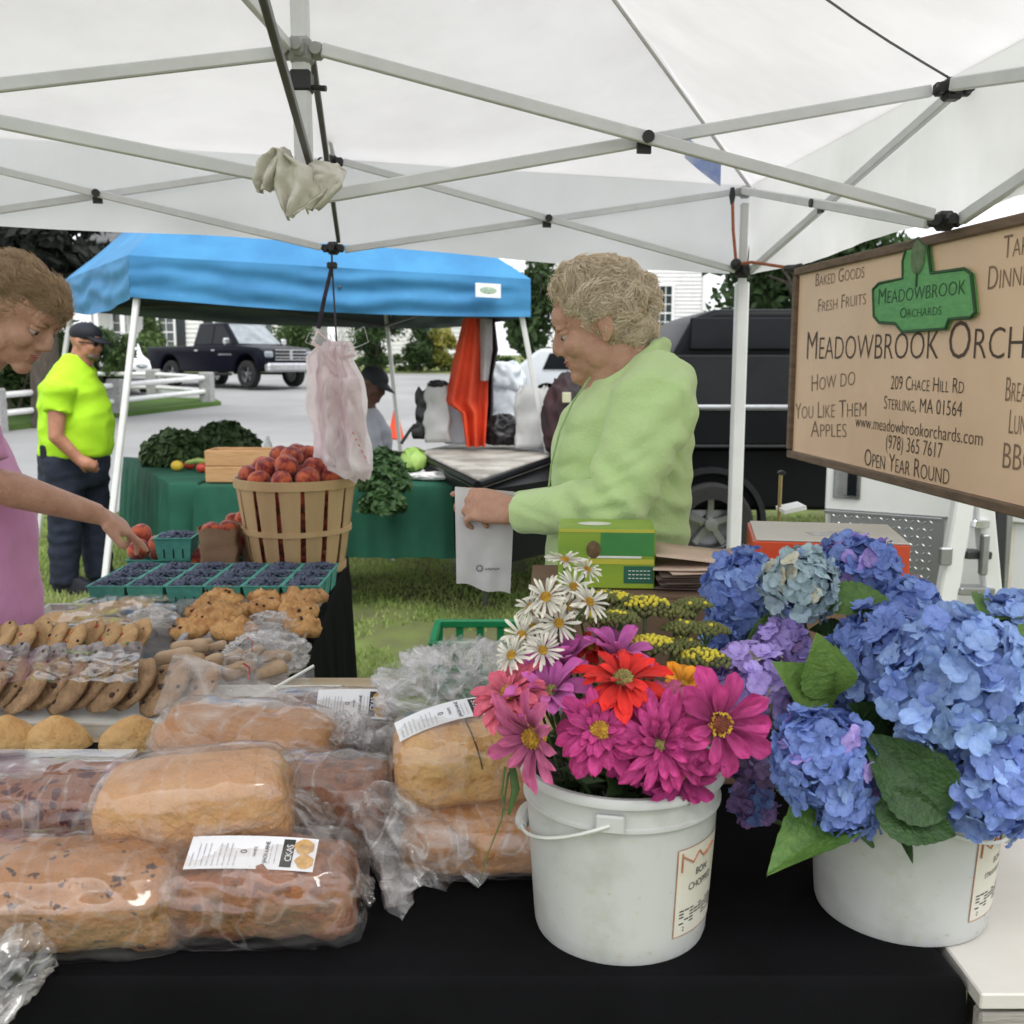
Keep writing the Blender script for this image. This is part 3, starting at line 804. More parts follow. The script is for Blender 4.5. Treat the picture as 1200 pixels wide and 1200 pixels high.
b = MB(); b.T = basis(lp, lx, (0, 0, 1)); b.ball((0, 0, .0032), (.055, .022, .002), 16, 6); b.build('patch_print', pm('patch_print', (.45, .5, .25), (.2, .35, .4), scale=60, rough=.6), tagw)
# ================================================================ TABLES
TZ = .75
blackcloth = pm('black_tablecloth', (.005, .005, .006), (.0035, .0035, .004), scale=7, rough=.75, bump=.25, bscale=14, spec=.05)
greencloth = pm('green_tablecloth', (.018, .095, .060), (.012, .065, .042), scale=4, rough=.8, bump=.2, bscale=9, spec=.2)
ply = pm('plywood', (.50, .40, .27), (.40, .31, .20), scale=3, rough=.7, stretch=(1, 8, 8), bump=.2, bscale=30)
whitebd = pm('white_board', (.52, .50, .46), (.45, .43, .39), scale=4, rough=.5, bump=.1)
greywood = pm('weathered_wood', (.33, .30, .27), (.22, .20, .18), scale=5, rough=.85, stretch=(1.2, 12, 12), bump=.5, bscale=12)
leg_m = pm('table_leg', (.12, .12, .12), scale=9, rough=.4, metal=.5)
def cloth_mesh(b, poly, z, drop, seed=0, wave=.012, rnd=.018, step=.03):
    """poly: ccw corners; cloth over a slab with a rounded edge and folds"""
    poly = [V((p[0], p[1], 0)) for p in poly]; n = len(poly); ctr = sum(poly, V((0, 0, 0))) / n
    per = []
    for i in range(n):
        a, c, nx, pv = poly[i], poly[(i + 1) % n], poly[(i + 2) % n], poly[i - 1]
        e = (c - a); L = e.length; m = max(2, int(L / step)); nn = e.cross(V((0, 0, 1))).normalized()
        pe = (a - pv).cross(V((0, 0, 1))).normalized()
        for k in range(m):
            t = k / m
            nrm = nn if k else (nn + pe).normalized()
            per.append((a.lerp(c, t), nrm, i, t * L))
    rings = []
    def ring(off, zz, wv):
        r = []
        for q, (p, nrm, i, s) in enumerate(per):
            w = wv * (math.sin(s * 19 + i * 2 + seed) + .7 * math.sin(s * 43 + seed * 3) + 1.5 * fnoise((s * 3, i, seed), 1.0))
            w += wv * 1.2
            pp = p + nrm * (off + w) if off > -.001 else ctr + (p - ctr) * (1 + off * .62)
            r.append(b.av((pp.x, pp.y, zz)))
        rings.append(r)
    ring(-.04, z, 0); ring(-.015, z - .0005, 0); ring(-.004, z - .005, 0); ring(0.002, z - .014, 0)
    m = max(3, int(drop / .06))
    for k in range(1, m + 1): ring(.004 + .01 * k / m, z - .014 - (drop - .014) * k / m, wave * (k / m) ** .7)
    cv = b.av((ctr.x, ctr.y, z))
    for k in range(len(rings[0])): b.af((rings[0][k], rings[0][(k + 1) % len(rings[0])], cv))
    for a, c in zip(rings, rings[1:]):
        for k in range(len(a)): b.af((a[k], c[k], c[(k + 1) % len(a)], a[(k + 1) % len(a)]))
def table(name, label, poly, z, drop, mat, clabel, seed=0, legs=True, ground=0, wave=.012):
    cx = sum(p[0] for p in poly) / len(poly); cy = sum(p[1] for p in poly) / len(poly)
    t = thing(name, label, 'table', (cx, cy, ground))
    s = .965
    b = MB(); b.prism([(cx + (p[0] - cx) * s, cy + (p[1] - cy) * s) for p in poly], z - .045, z - .012)
    b.build('tabletop', ply, t, smooth=False)
    if legs:
        for p in poly:
            q = (cx + (p[0] - cx) * .85, cy + (p[1] - cy) * .8)
            b = MB(); b.tube([(q[0], q[1], ground), (q[0], q[1], z - .03)], .016, 8); b.build('leg', leg_m, t)
    if mat:
        b = MB(); cloth_mesh(b, poly, z, drop, seed, wave)
        o = b.build('tablecloth', mat, None, ang=50)
        setp(o, label=clabel, cat='tablecloth')
    return t
table('display_table', 'front folding table under the black cloth, carrying loaves and flowers', [(-1.45, 1.115), (.535, 1.115), (.50, 1.87), (-1.45, 1.87)], TZ, .70, blackcloth, 'black cloth over the front table with the wrapped loaves and flower pails', 1, wave=.007)
table('pastry_table', 'long side table at left carrying pastries, berries and the peach basket', [(-1.37, 2.30), (-.485, 2.30), (-.615, 3.78), (-1.26, 3.78)], TZ - .004, .70, blackcloth, 'black cloth on the side table hanging down below the pastry trays', 2, wave=.010)
# bare plywood table between
pt = thing('plywood_table', 'bare pale plywood table edge showing behind the loaves', 'table', (-.8, 2.08, 0))
b = MB(); b.box((-.86, 2.085, TZ - .018), (1.18, .41, .022), bev=.002); b.build('tabletop', ply, pt, smooth=False)
for x in (-1.38, -.34):
    for y in (1.93, 2.24):
        b = MB(); b.box((x, y, (TZ - .03) / 2), (.04, .04, TZ - .03)); b.build('leg', greywood, pt, smooth=False)
wt = thing('white_side_table', 'white-topped wooden stand at the lower right under the second pail', 'table', (1.0, 1.5, 0))
b = MB(); b.box((1.02, 1.55, TZ - .012), (.96, .93, .020), bev=.002); b.build('tabletop', whitebd, wt, smooth=False)
for k in range(3):
    b = MB(); b.box((1.02, 1.098, TZ - .065 - k * .078), (.955, .02, .074), bev=.003); b.build('plank', greywood, wt, smooth=False)
for x in (.60, 1.44):
    for y in (1.15, 1.98):
        b = MB(); b.box((x, y, .36), (.06, .06, .72)); b.build('leg', greywood, wt, smooth=False)

# ================================================================ PAILS
pail_m = pm('pail_plastic', (.44, .445, .43), (.31, .31, .275), scale=9, rough=.38, bump=.08, bscale=24, sss=.0, lo=.22, hi=.50, detail=10)
scuff = pm('pail_stain', (.40, .37, .24), (.5, .48, .40), scale=40, rough=.7)
printk = pm('print_black', (.03, .03, .03), scale=40, rough=.6, lo=.2, hi=.5)
printr = pm('print_rust', (.30, .09, .05), (.42, .22, .12), scale=60, rough=.6)
printp = pm('print_paper', (.56, .54, .47), (.50, .47, .38), scale=12, rough=.6)
def pail_r(z, H=.218, r0=.110, r1=.124): return r0 + (r1 - r0) * z / H
def pail(name, label, loc, rz, ha, lines, logo_c):
    H = .218
    t = thing(name, label, 'pail', loc, rz)
    b = MB()
    prof = [(0, .002), (.104, .002), (.108, 0), (.110, .006)]
    for k in range(1, 9): z = .006 + (H - .05) * k / 8; prof.append((pail_r(z), z))
    prof += [(.1215, H - .043), (.1255, H - .042), (.1255, H - .038), (.1225, H - .037), (.1225, H - .012), (.130, H - .011), (.130, H - .004), (.127, H), (.121, H), (.119, H - .004), (.1185, H - .05), (.106, .006), (0, .006)]
    b.lathe(prof, 72)
    b.build('body', pail_m, t, ang=40, world=False)
    # bail hinged front-back, resting on one side
    Rr = .137; ph = R(22); zp = H - .03
    def bp(tt): return V((-Rr * math.sin(tt) * math.cos(ph), -Rr * math.cos(tt) * .96, zp - Rr * math.sin(tt) * math.sin(ph) * 1.15))
    b = MB(); b.tube([bp(PI * k / 24) for k in range(25)], .0024, 6)
    rot = Matrix.Rotation(ha, 4, 'Z')
    hd = b.build('handle', pm('wire', (.62, .63, .60), scale=9, rough=.35), t, world=False); hd.matrix_basis = rot
    b = MB(); b.tube([bp(PI * (.5 + k * .0275)) for k in range(-3, 4)], [.006, .0095, .0105, .0105, .0105, .0095, .006], 10)
    gp = b.build('handle_grip', pail_m, t, world=False); gp.matrix_basis = rot
    for sg in (-1, 1):
        b = MB(); b.box((0, sg * .1275, zp), (.034, .006, .022), bev=.002)
        e = b.build('handle_lug', pail_m, t, world=False, ang=30); e.matrix_basis = rot
    # wrapped print
    def wrap(x, z, k=.0009): a = x / .117; r = pail_r(z) + k; return V((r * math.sin(a), -r * math.cos(a), z))
    b = MB(); b.grid(lambda u, v: wrap(.058 + .105 * u, .03 + .115 * v, .0006), 24, 6)
    pp = b.build('printed_panel', printp, t, world=False, ang=180)
    b = MB()
    for (x0, x1, z0, z1) in ((.058, .163, .1445, .1455), (.058, .163, .0295, .0305), (.0575, .0590, .03, .145)):
        b.grid(lambda u, v: wrap(x0 + (x1 - x0) * u, z0 + (z1 - z0) * v, .0010), 16, 1)
    b.build('panel_border', printr, pp, world=False, ang=180)
    for (s, x, z, sz, m_) in lines:
        o = text_obj(s, sz, m_, Matrix.Identity(4), 'lettering', None, xs=.9)
        for vv in o.data.vertices: vv.co = wrap(x + vv.co.x, z + vv.co.y, .0013)
        o.parent = pp
    b = MB()
    rs = random.Random(5)
    for k in range(5):
        for j in range(9):
            if rs.random() < .8: 
                x0 = .066 + j * .009; b.grid(lambda u, v: wrap(x0 + .0075 * u, .062 - k * .0042 + .0018 * v, .0011), 1, 1)
    setp(b.build('fine_print', printk, pp, world=False), kind='stuff')
    # logo swoosh
    b = MB()
    for (a, c, w) in (((.066, .140), (.066, .116), .0030), ((.066, .136), (.084, .124), .0026), ((.084, .124), (.094, .136), .0022), ((.094, .136), (.104, .126), .0026), ((.104, .126), (.13, .134), .003)):
        b.tube([wrap(a[0] + (c[0] - a[0]) * k / 4, a[1] + (c[1] - a[1]) * k / 4, .0002) for k in range(5)], w, 5, flat=.5)
    b.build('logo_mark', logo_c, pp, world=False)
    # scuffs and stains
    b = MB()
    for k in range(90):
        a = rs.uniform(-.13, .16); z = rs.random() ** 2.4 * .16 + .006; s = rs.uniform(.0006, .0024)
        b.grid(lambda u, v: wrap(a + s * (u - .5) * 2, z + s * (v - .5), .0005), 1, 1)
    setp(b.build('scuff', scuff, t, world=False), kind='stuff')
    return t
P1 = V((.140, 1.245, TZ)); P2 = V((.520, 1.285, TZ))
pail('pail', 'white plastic pail with bail handle holding the pink and red zinnias', P1, R(0), R(-12),
     [('BON', .090, .105, .013, printk), ('CHOPPED', .078, .088, .013, printk), ('2', .072, .036, .008, printk)], printr)
pail('pail', 'white plastic pail with yellowed strawberry label holding the blue hydrangeas', P2, R(-4), R(158),
     [('BON', .096, .100, .012, printk), ('STRAWBERRY', .078, .084, .010, printk), ('2', .070, .036, .008, printk)], printr)

# ================================================================ LOAVES
def crust_mat(name, top, side, spots=None, scale=9):
    if name in MATS: return MATS[name]
    m = pm(name, top, side, scale=scale, rough=.62, bump=1.4, bscale=42, spec=.3, rnd=.04, lo=.3, hi=.72, detail=10)
    nt = m.node_tree; N = nt.nodes; L = nt.links; b = N['Principled BSDF']
    src = b.inputs['Base Color'].links[0].from_socket
    tc = N.new('ShaderNodeTexCoord'); sx = N.new('ShaderNodeSeparateXYZ'); L.new(tc.outputs['Generated'], sx.inputs[0])
    mr = N.new('ShaderNodeMapRange'); mr.inputs['From Min'].default_value = .2; mr.inputs['From Max'].default_value = .75
    L.new(sx.outputs['Z'], mr.inputs['Value'])
    n2 = N.new('ShaderNodeTexNoise'); n2.inputs['Scale'].default_value = 14; L.new(tc.outputs['Object'], n2.inputs['Vector'])
    ma = N.new('ShaderNodeMath'); ma.operation = 'MULTIPLY_ADD'; ma.inputs[1].default_value = .8; L.new(n2.outputs['Fac'], ma.inputs[0]); ma.inputs[2].default_value = -.4
    mad = N.new('ShaderNodeMath'); L.new(mr.outputs[0], mad.inputs[0]); L.new(ma.outputs[0], mad.inputs[1]); mad.use_clamp = True
    mx = N.new('ShaderNodeMixRGB'); mx.inputs['Color1'].default_value = (*side, 1); L.new(mad.outputs[0], mx.inputs['Fac']); L.new(src, mx.inputs['Color2'])
    out = mx.outputs[0]
    if spots:
        vo = N.new('ShaderNodeTexVoronoi'); vo.inputs['Scale'].default_value = spots[1]
        nd = N.new('ShaderNodeTexNoise'); nd.inputs['Scale'].default_value = 45; L.new(tc.outputs['Object'], nd.inputs['Vector'])
        va = N.new('ShaderNodeMixRGB'); va.blend_type = 'ADD'; va.inputs['Fac'].default_value = .035; L.new(tc.outputs['Object'], va.inputs['Color1']); L.new(nd.outputs['Color'], va.inputs['Color2']); L.new(va.outputs[0], vo.inputs['Vector'])
        r2 = N.new('ShaderNodeValToRGB'); r2.color_ramp.elements[0].position = spots[2]; r2.color_ramp.elements[1].position = spots[2] + .05
        r2.color_ramp.elements[0].color = (1, 1, 1, 1); r2.color_ramp.elements[1].color = (0, 0, 0, 1); L.new(vo.outputs['Distance'], r2.inputs[0])
        m3 = N.new('ShaderNodeMixRGB'); L.new(r2.outputs[0], m3.inputs['Fac']); L.new(out, m3.inputs['Color1']); m3.inputs['Color2'].default_value = (*spots[0], 1); out = m3.outputs[0]
    L.new(out, b.inputs['Base Color'])
    return m
def loaf_pt(L, W, H, x, a, off=0.0, split=0):
    """x in -1..1, a angle"""
    s = (1 - abs(x) ** 4.5) ** (1 / 2.6)
    c, sn = math.cos(a), math.sin(a)
    y = (W / 2 + off) * math.copysign(abs(c) ** .62, c) * (.35 + .65 * s) * (1.0 if sn > 0 else .93)
    zz = math.copysign(abs(sn) ** .72, sn)
    z = H / 2 + (H / 2 + off) * zz * ((.45 + .55 * s) if zz > 0 else 1.0)
    if split and sn > 0: y *= 1 + .13 * math.exp(-((sn - .22) / .13) ** 2) - .04 * math.exp(-((sn - .02) / .08) ** 2)
    X = x * (L / 2 + off) 
    X = math.copysign((abs(X)) * (1 - .07 * (abs(sn) ** 2) * abs(x)), X)
    return V((X, y, z))
def loaf_mesh(L, W, H, seed, split=0, lump=.004, off=0.0, wr=0.0, nx=36, na=40):
    b = MB(); rings = []
    for i in range(nx + 1):
        x = -math.cos(PI * i / nx); x = math.copysign(abs(x) ** .9, x)
        ring = []
        for k in range(na):
            a = 2 * PI * k / na
            p = loaf_pt(L, W, H, x * .9999, a, off, split)
            nn = V((x * .4, p.y / (W / 2), (p.z - H / 2) / (H / 2))).normalized()
            d = lump * fnoise(p + V((seed * 3.1, 0, 0)), 22) + lump * 1.6 * fnoise(p + V((0, seed * 1.7, 0)), 9)
            if wr:
                q = V((p.x * 14, p.y * 34 + p.z * 10, p.z * 30 + seed))
                d = wr * (1 - 2 * abs(fnoise(q, 1.0, 3))) + wr * .6 * fnoise(q * 2.3, 1.0, 2)
            pp = p + nn * d
            if pp.z < 0: pp.z = pp.z * .1
            ring.append(b.av(pp))
        rings.append(ring)
    for r1, r2 in zip(rings, rings[1:]):
        for k in range(na): b.af((r1[k], r2[k], r2[(k + 1) % na], r1[(k + 1) % na]))
    b.af(rings[0]); b.af(list(reversed(rings[-1])))
    return b, rings
def bag_tail(b, p0, d, L1, r_neck, r_end, seed, n=44, m=16, droop=.6, flat=.55):
    """gathered and flared plastic: from around the neck outwards"""
    p0 = V(p0); d = V(d).normalized(); rings = []
    for j in range(m + 1):
        t = j / m; s = t * L1
        c = p0 + d * s + V((0, 0, -droop * s * t))
        r = r_neck + (r_end - r_neck) * t ** .8
        fr = frame(d)
        ring = []
        for k in range(n):
            a = 2 * PI * k / n
            rr = r * (1 + .24 * t ** .5 * math.sin(a * 7 + seed + 2 * t) + .08 * t * math.sin(a * 13 + seed * 2 - 3 * t) + .26 * fnoise((math.cos(a) * 2, math.sin(a) * 2, t * 3 + seed), 1.2))
            q = fr @ V((rr * math.cos(a), rr * math.sin(a) * (1 - (1 - flat) * t), .25 * r_end * t * fnoise((a, t * 2, seed), 1.5)))
            ring.append(b.av(c + q))
        rings.append(ring)
    for r1, r2 in zip(rings, rings[1:]):
        for k in range(n): b.af((r1[k], r1[(k + 1) % n], r2[(k + 1) % n], r2[k]))
film = plastic_film('bag_film', tint=(.97, .96, .95), veil=.075, gloss=.36, scale=26)
film_m = plastic_film('bag_film_milky', tint=(.93, .91, .90), veil=.16, gloss=.32, scale=24)
film_h = plastic_film('bag_film_heavy', tint=(.93, .92, .92), veil=.26, gloss=.35, scale=30)
paper_w = pm('label_paper', (.76, .77, .80), (.70, .71, .74), scale=8, rough=.45)
gold = pm('label_gold', (.62, .38, .13), (.4, .22, .08), scale=120, rough=.5)
greyp2 = pm('label_grey', (.36, .37, .40), (.55, .56, .58), scale=200, rough=.5, lo=.4, hi=.6)
def sticker(t, M4, w=.135, h=.042, bend=.008):
    """printed paper band; local x along the band"""
    def pt(x, y, k=0): u = x / w; return M4 @ V((x, y, -bend * (2 * u) ** 2 + k))
    b = MB(); b.grid(lambda u, v: pt((u - .5) * w, (v - .5) * h), 16, 3)
    s = b.build('paper_label', paper_w, t, world=False, ang=180)
    def patch(name, x0, x1, y0, y1, m_, n=4, k=.0006):
        b = MB(); b.grid(lambda u, v: pt(x0 + (x1 - x0) * u, y0 + (y1 - y0) * v, k), n, 1); return b.build(name, m_, s, world=False, ang=180)
    patch('title_block', w * .235, w * .325, -h * .42, h * .42, printk)
    for nm, x, sz, st, m_ in (('lettering', w * .316, .0115, 'CKAS', paper_w), ('lettering', w * .13, .0075, 'JACK LANE', printk), ('lettering', w * .04, .0055, 'WHITE', printk), ('lettering', -.035 * w, .012, '0', printk)):
        o = text_obj(st, sz, m_, Matrix.Identity(4), nm, None, align='CENTER', spacing=.85)
        for vv in o.data.vertices:
            x_, y_ = vv.co.x, vv.co.y; vv.co = pt(x - y_, x_, .0012)
        o.parent = s
    b = MB()
    for (cx, cy, r) in ((w * .40, h * .22, h * .24), (w * .42, -h * .22, h * .22)):
        q = [b.av(pt(cx + r * (1 + .15 * math.sin(k * 2.1)) * math.cos(2 * PI * k / 14), cy + r * math.sin(2 * PI * k / 14), .0008)) for k in range(14)]; b.af(q)
    b.build('picture_print', gold, s, world=False, ang=180)
    b = MB()
    for k in range(9):
        x = -w * .46 + k * w * .042; ln = .8 if k % 4 else .5
        b.grid(lambda u, v: pt(x + .0016 * u, h * (-.42 + .84 * ln * v), .0008), 1, 2)
    for k in range(3):
        x = -w * .06 + w * .17 + k * .006; b.grid(lambda u, v: pt(x + .0012 * u, h * (-.35 + .6 * v), .0008), 1, 2)
    setp(b.build('fine_print', greyp2, s, world=False, ang=180), kind='stuff')
    return s
def loaf(label, loc, L, W, H, rz, mat, seed, tilt=(0, 0), split=0, fm=None, tail=None, tail2=None, lump=.004, wr=.0042, name='wrapped_loaf', scores=0, group=None):
    t = thing(name, label, 'bread', loc)
    t.rotation_euler = (tilt[0], tilt[1], rz)
    b, _ = loaf_mesh(L, W, H, seed, split, lump)
    lf = b.build('bread', mat, t, world=False, ang=180)
    if scores:
        dk = pm('score_mark', (.09, .05, .03), scale=20, rough=.9)
        b = MB()
        for sx in scores:
            pts = [loaf_pt(L, W, H, sx + .10 * (a_ - 2.1), a_, .0015, split) for a_ in [1.15 + k * .16 for k in range(13)]]
            pts = [V((p.x, -abs(p.y) if k > 2 else p.y, p.z)) for k, p in enumerate(pts)]
            b.tube(pts, .0013, 5)
        b.build('score', dk, lf, world=False)
    b, rings = loaf_mesh(L, W, H, seed + 9, split, 0, .0095 if lump > .006 else .0075, wr, 54, 64)
    if tail: bag_tail(b, (L / 2 * .96, 0, H * tail[3]), tail[0], tail[1], .012, tail[2], seed)
    if tail2: bag_tail(b, (-L / 2 * .96, 0, H * tail2[3]), tail2[0], tail2[1], .012, tail2[2], seed + 4)
    b.build('plastic_bag', fm or film, t, world=False, ang=180)
    return t
cr_pale = crust_mat('crust_pale', (.46, .205, .08), (.55, .32, .155), scale=7)
cr_tan = crust_mat('crust_tan', (.48, .22, .07), (.60, .37, .15), scale=14)
cr_brown = crust_mat('crust_brown', (.42, .18, .06), (.50, .27, .11), scale=16)
cr_raisin = crust_mat('crust_raisin', (.42, .195, .08), (.28, .135, .055), ((.07, .03, .025), 42, .20), scale=14)
cr_berry = crust_mat('crust_berry', (.26, .10, .055), (.30, .13, .075), ((.09, .02, .03), 42, .33), scale=18)
cr_dark = crust_mat('crust_dark', (.15, .07, .05), (.20, .10, .075), ((.05, .03, .025), 25, .2), scale=18)
cr_fruit = crust_mat('crust_fruit', (.33, .135, .055), (.20, .08, .045), ((.16, .065, .04), 38, .33), scale=13)

l1 = loaf('plump raisin loaf in clear bag at the lower left corner', (-.558, 1.200, TZ), .30, .145, .118, R(3), cr_raisin, 1, split=1, lump=.0065, tail=((.25, -1, -.2), .02, .02, .3), wr=.003)
b = MB(); rs = random.Random(8)
bag_tail(b, V((-.01, -.070, .030)), (-.55, -.75, -.12), .10, .035, .055, 2.0, n=60, m=22, droop=.35, flat=.3)
b.build('bag_end', film_h, l1, world=False, ang=180)
loaf('smooth pale golden loaf in clear bag lying on top of the front loaves', (-.412, 1.290, TZ + .082), .250, .122, .120, R(5), cr_pale, 2, tilt=(R(8), R(-4)), lump=.0025, tail=((1, -.1, -.5), .055, .03, .45), fm=film, wr=.0022)
loaf('golden loaf in a loose clear bag behind the smooth pale loaf', (-.43, 1.58, TZ + .015), .295, .15, .150, R(-4), cr_brown, 3, tilt=(0, R(4)), lump=.006, fm=film_m, tail=((1, -.3, -.35), .07, .035, .4))
l4 = loaf('dark fruit loaf with a white paper label, front row centre', (-.322, 1.225, TZ), .255, .135, .108, R(2), cr_fruit, 4, lump=.0085, wr=.0045, tail=((1, -.05, .05), .02, .02, .5))
sticker(l4, Matrix.Translation((-.002, -.030, .1165)) @ Matrix.Rotation(R(-2), 4, 'Z') @ Matrix.Rotation(R(24), 4, 'X') @ Matrix.Rotation(R(2), 4, 'Y'), .158, .050, .004)
loaf('dark berry loaf in cloudy plastic at the left edge, behind the raisin loaf', (-.62, 1.42, TZ + .015), .30, .14, .11, R(-3), cr_berry, 5, fm=film_m, wr=.004, lump=.006)
l6 = loaf('dark loaf with white paper label, standing behind the golden loaf', (-.335, 1.76, TZ), .25, .14, .125, R(2), cr_dark, 6, fm=film_m, wr=.0035)
sticker(l6, Matrix.Translation((.055, -.046, .128)) @ Matrix.Rotation(R(-2), 4, 'Z') @ Matrix.Rotation(R(42), 4, 'X'), .125, .058, .003)
l7 = loaf('light scored loaf with white label beside the zinnia pail, upper of two', (-.045, 1.445, TZ + .080), .25, .14, .128, R(8), cr_tan, 7, tilt=(R(2), R(-3)), lump=.003, wr=.0022, scores=(-.12, .45))
sticker(l7, Matrix.Translation((-.045, -.012, .140)) @ Matrix.Rotation(R(10), 4, 'Z') @ Matrix.Rotation(R(20), 4, 'X') @ Matrix.Rotation(R(-8), 4, 'Y'), .15, .04, .012)
loaf('reddish brown loaf beside the zinnia pail, lower of two', (-.03, 1.40, TZ), .26, .15, .088, R(2), cr_brown, 8, fm=film_m, wr=.003)
l9 = loaf('half hidden crusty loaf whose bag tail flares toward the zinnia pail', (-.275, 1.44, TZ + .005), .20, .13, .125, R(-8), cr_fruit, 9, fm=film_m, lump=.009, wr=.004)
b = MB(); bag_tail(b, V((.075, -.03, .085)), (.78, -.60, -.18), .165, .030, .072, 5.0, n=60, m=22, droop=.28, flat=.5)
b.build('bag_tail', film_h, l9, world=False, ang=180)
# loose bag mouth standing above the golden loaf
lb = setp(link_mesh('x', bpy.data.meshes.new('x')), None); bpy.data.objects.remove(lb)
def sheet_obj(name, label, cat, corners4, mat, wr, seed, nu=30, nv=20, parent=None, thick=0):
    a, c, d, e = [V(p) for p in corners4]
    n_ = (c - a).cross(e - a).normalized()
    b = MB()
    def fn_(u, v):
        p = a.lerp(c, u).lerp(e.lerp(d, u), v)
        return p + n_ * wr * (1 - 2.4 * abs(fnoise((u * 3 + seed, v * 1.4, seed), 1.3)) + .5 * fnoise((u * 9, v * 5, seed), 1.2))
    b.grid(fn_, nu, nv)
    o = b.build(name, mat, parent, ang=180)
    if label: setp(o, label, cat)
    return o
sheet_obj('bag_mouth', 'stiff open mouth of a clear bread bag standing up behind the golden loaf', 'plastic bag',
          (PY(180, 838, 1.64), PY(378, 838, 1.66), PY(300, 792, 1.70), PY(205, 764, 1.72)), plastic_film('bag_film_pink', tint=(.93, .88, .87), veil=.20, gloss=.25, scale=10, bump=.3), .006, 3)
# crumpled empty bag pile behind the light loaf
def crumple(name, label, cat, c, r, mat, seed, amp=.35, n=70, m=44, parent=None, fz=5.0):
    b = MB(); c = V(c); rings = []
    for j in range(m + 1):
        th = PI * j / m
        ring = []
        for k in range(n):
            a = 2 * PI * k / n
            d = V((math.sin(th) * math.cos(a), math.sin(th) * math.sin(a), math.cos(th)))
            q = d * fz * .35 + V((seed, 0, 0))
            rr = 1 + amp * (1 - 2.6 * abs(fnoise(q, 1.0, 2))) + amp * .22 * (1 - 2.5 * abs(fnoise(q * 2.6, 1.0, 1)))
            p = c + V((d.x * r[0], d.y * r[1], d.z * r[2])) * rr
            if p.z < c.z - r[2] * .8: p.z = c.z - r[2] * .8
            ring.append(b.av(p))
        rings.append(ring)
    for r1, r2 in zip(rings, rings[1:]):
        for k in range(n): b.af((r1[k], r2[k], r2[(k + 1) % n], r1[(k + 1) % n]))
    o = b.build(name, mat, parent, ang=180)
    if label: setp(o, label, cat)
    return o
crumple('crumpled_bag', 'crumpled milky plastic bag heaped between the loaves and the daisies', 'plastic bag', (-.085, 1.70, TZ + .10), (.14, .11, .115), plastic_film('bag_film_cloud', tint=(.97, .97, .98), veil=.46, gloss=.30, scale=26), 3.3, amp=.30, fz=6.5, n=110, m=70)
crumple('crumpled_bag', 'small wad of clear plastic tucked between the two labelled loaves', 'plastic bag', (-.265, 1.60, TZ + .075), (.045, .05, .06), film_h, 8.3)
# berry clamshell lid with ridged edge
cl = thing('container_lid', 'clear plastic container lid with a ridged edge at the left, in front of the turnovers', 'lid', (-.80, 1.66, TZ + .10))
pl = plastic_film('clear_rigid', tint=(.95, .95, .95), veil=.30, gloss=.35, scale=8, rough=.08, bump=.1)
b = MB(); a0 = PZ(-60, 880, .87); a1 = PZ(160, 880, .87); yb = a0.y; x0, x1 = a0.x, a1.x
b.box(((x0 + x1) / 2, yb - .045, .868), (x1 - x0, .10, .006)); b.build('top', pl, cl, smooth=False)
b = MB()
for k in range(60): b.box((x0 + (x1 - x0) * (k + .5) / 60, yb - .098, .860), (.0028, .006, .014))
setp(b.build('rim_ridges', pl, cl, smooth=False), kind='stuff')

# ================================================================ TRAYS, TURNOVERS, COOKIES
tray_w = pm('white_tray', (.70, .70, .67), (.64, .64, .61), scale=7, rough=.35)
tray_c = plastic_film('clear_tray', tint=(.9, .9, .9), veil=.22, gloss=.4, scale=6, rough=.1, bump=.15)
dark_tray = pm('dark_tray', (.05, .05, .055), scale=9, rough=.3)
def tray(name, label, poly, z, h, mat, lip=.012):
    cx = sum(p[0] for p in poly) / 4; cy = sum(p[1] for p in poly) / 4
    b = MB(); n = len(poly)
    def rg_(o, zz): 
        out_ = []
        for p in poly:
            d = V((p[0] - cx, p[1] - cy, 0)); s = 1 + o / d.length
            out_.append(b.av((cx + d.x * s, cy + d.y * s, zz)))
        return out_
    R_ = [rg_(-.01, z), rg_(0.0, z + h), rg_(lip, z + h + .001), rg_(lip, z + h - .004), rg_(.002, z + h - .006), rg_(-.008, z - .003)]
    b.af(R_[0])
    for a, c in zip(R_, R_[1:]):
        for k in range(n): b.af((a[k], a[(k + 1) % n], c[(k + 1) % n], c[k]))
    return setp(b.build(name, mat, None, smooth=False), label, 'tray')
tray('pastry_tray', 'white plastic tray holding the turnovers behind the loaves', [(-1.32, 1.91), (-.36, 1.91), (-.38, 2.14), (-1.34, 2.14)], TZ - .004, .026, tray_w)
tray('pastry_tray', 'clear plastic tray under the rows of leaning cookies', [(-1.30, 2.18), (-.80, 2.18), (-.84, 2.62), (-1.32, 2.62)], TZ + .004, .028, tray_c)
tray('pastry_tray', 'clear plastic tray with bagged pastries at the table\'s right edge, nearer of two', [(-.80, 2.20), (-.50, 2.20), (-.53, 2.56), (-.83, 2.56)], TZ + .004, .03, tray_c)
tray('pastry_tray', 'dark-bottomed clear tray of scones in front of the berry cartons', [(-.93, 2.60), (-.54, 2.60), (-.555, 2.90), (-.955, 2.90)], TZ + .004, .03, tray_c)
tray('pastry_tray', 'low tray of flat wrapped pastries behind the leaning cookies', [(-1.32, 2.66), (-.97, 2.66), (-.98, 2.90), (-1.34, 2.90)], TZ + .004, .015, whitebd)
tray('paper_sheet', 'white paper sheet on the left end of the pastry table', [(-1.35, 2.70), (-1.36, 2.70), (-1.37, 2.95), (-1.22, 2.97)], TZ + .002, .004, whitebd)
pastry = crust_mat('pastry_crust', (.50, .235, .075), (.56, .36, .15), scale=22)
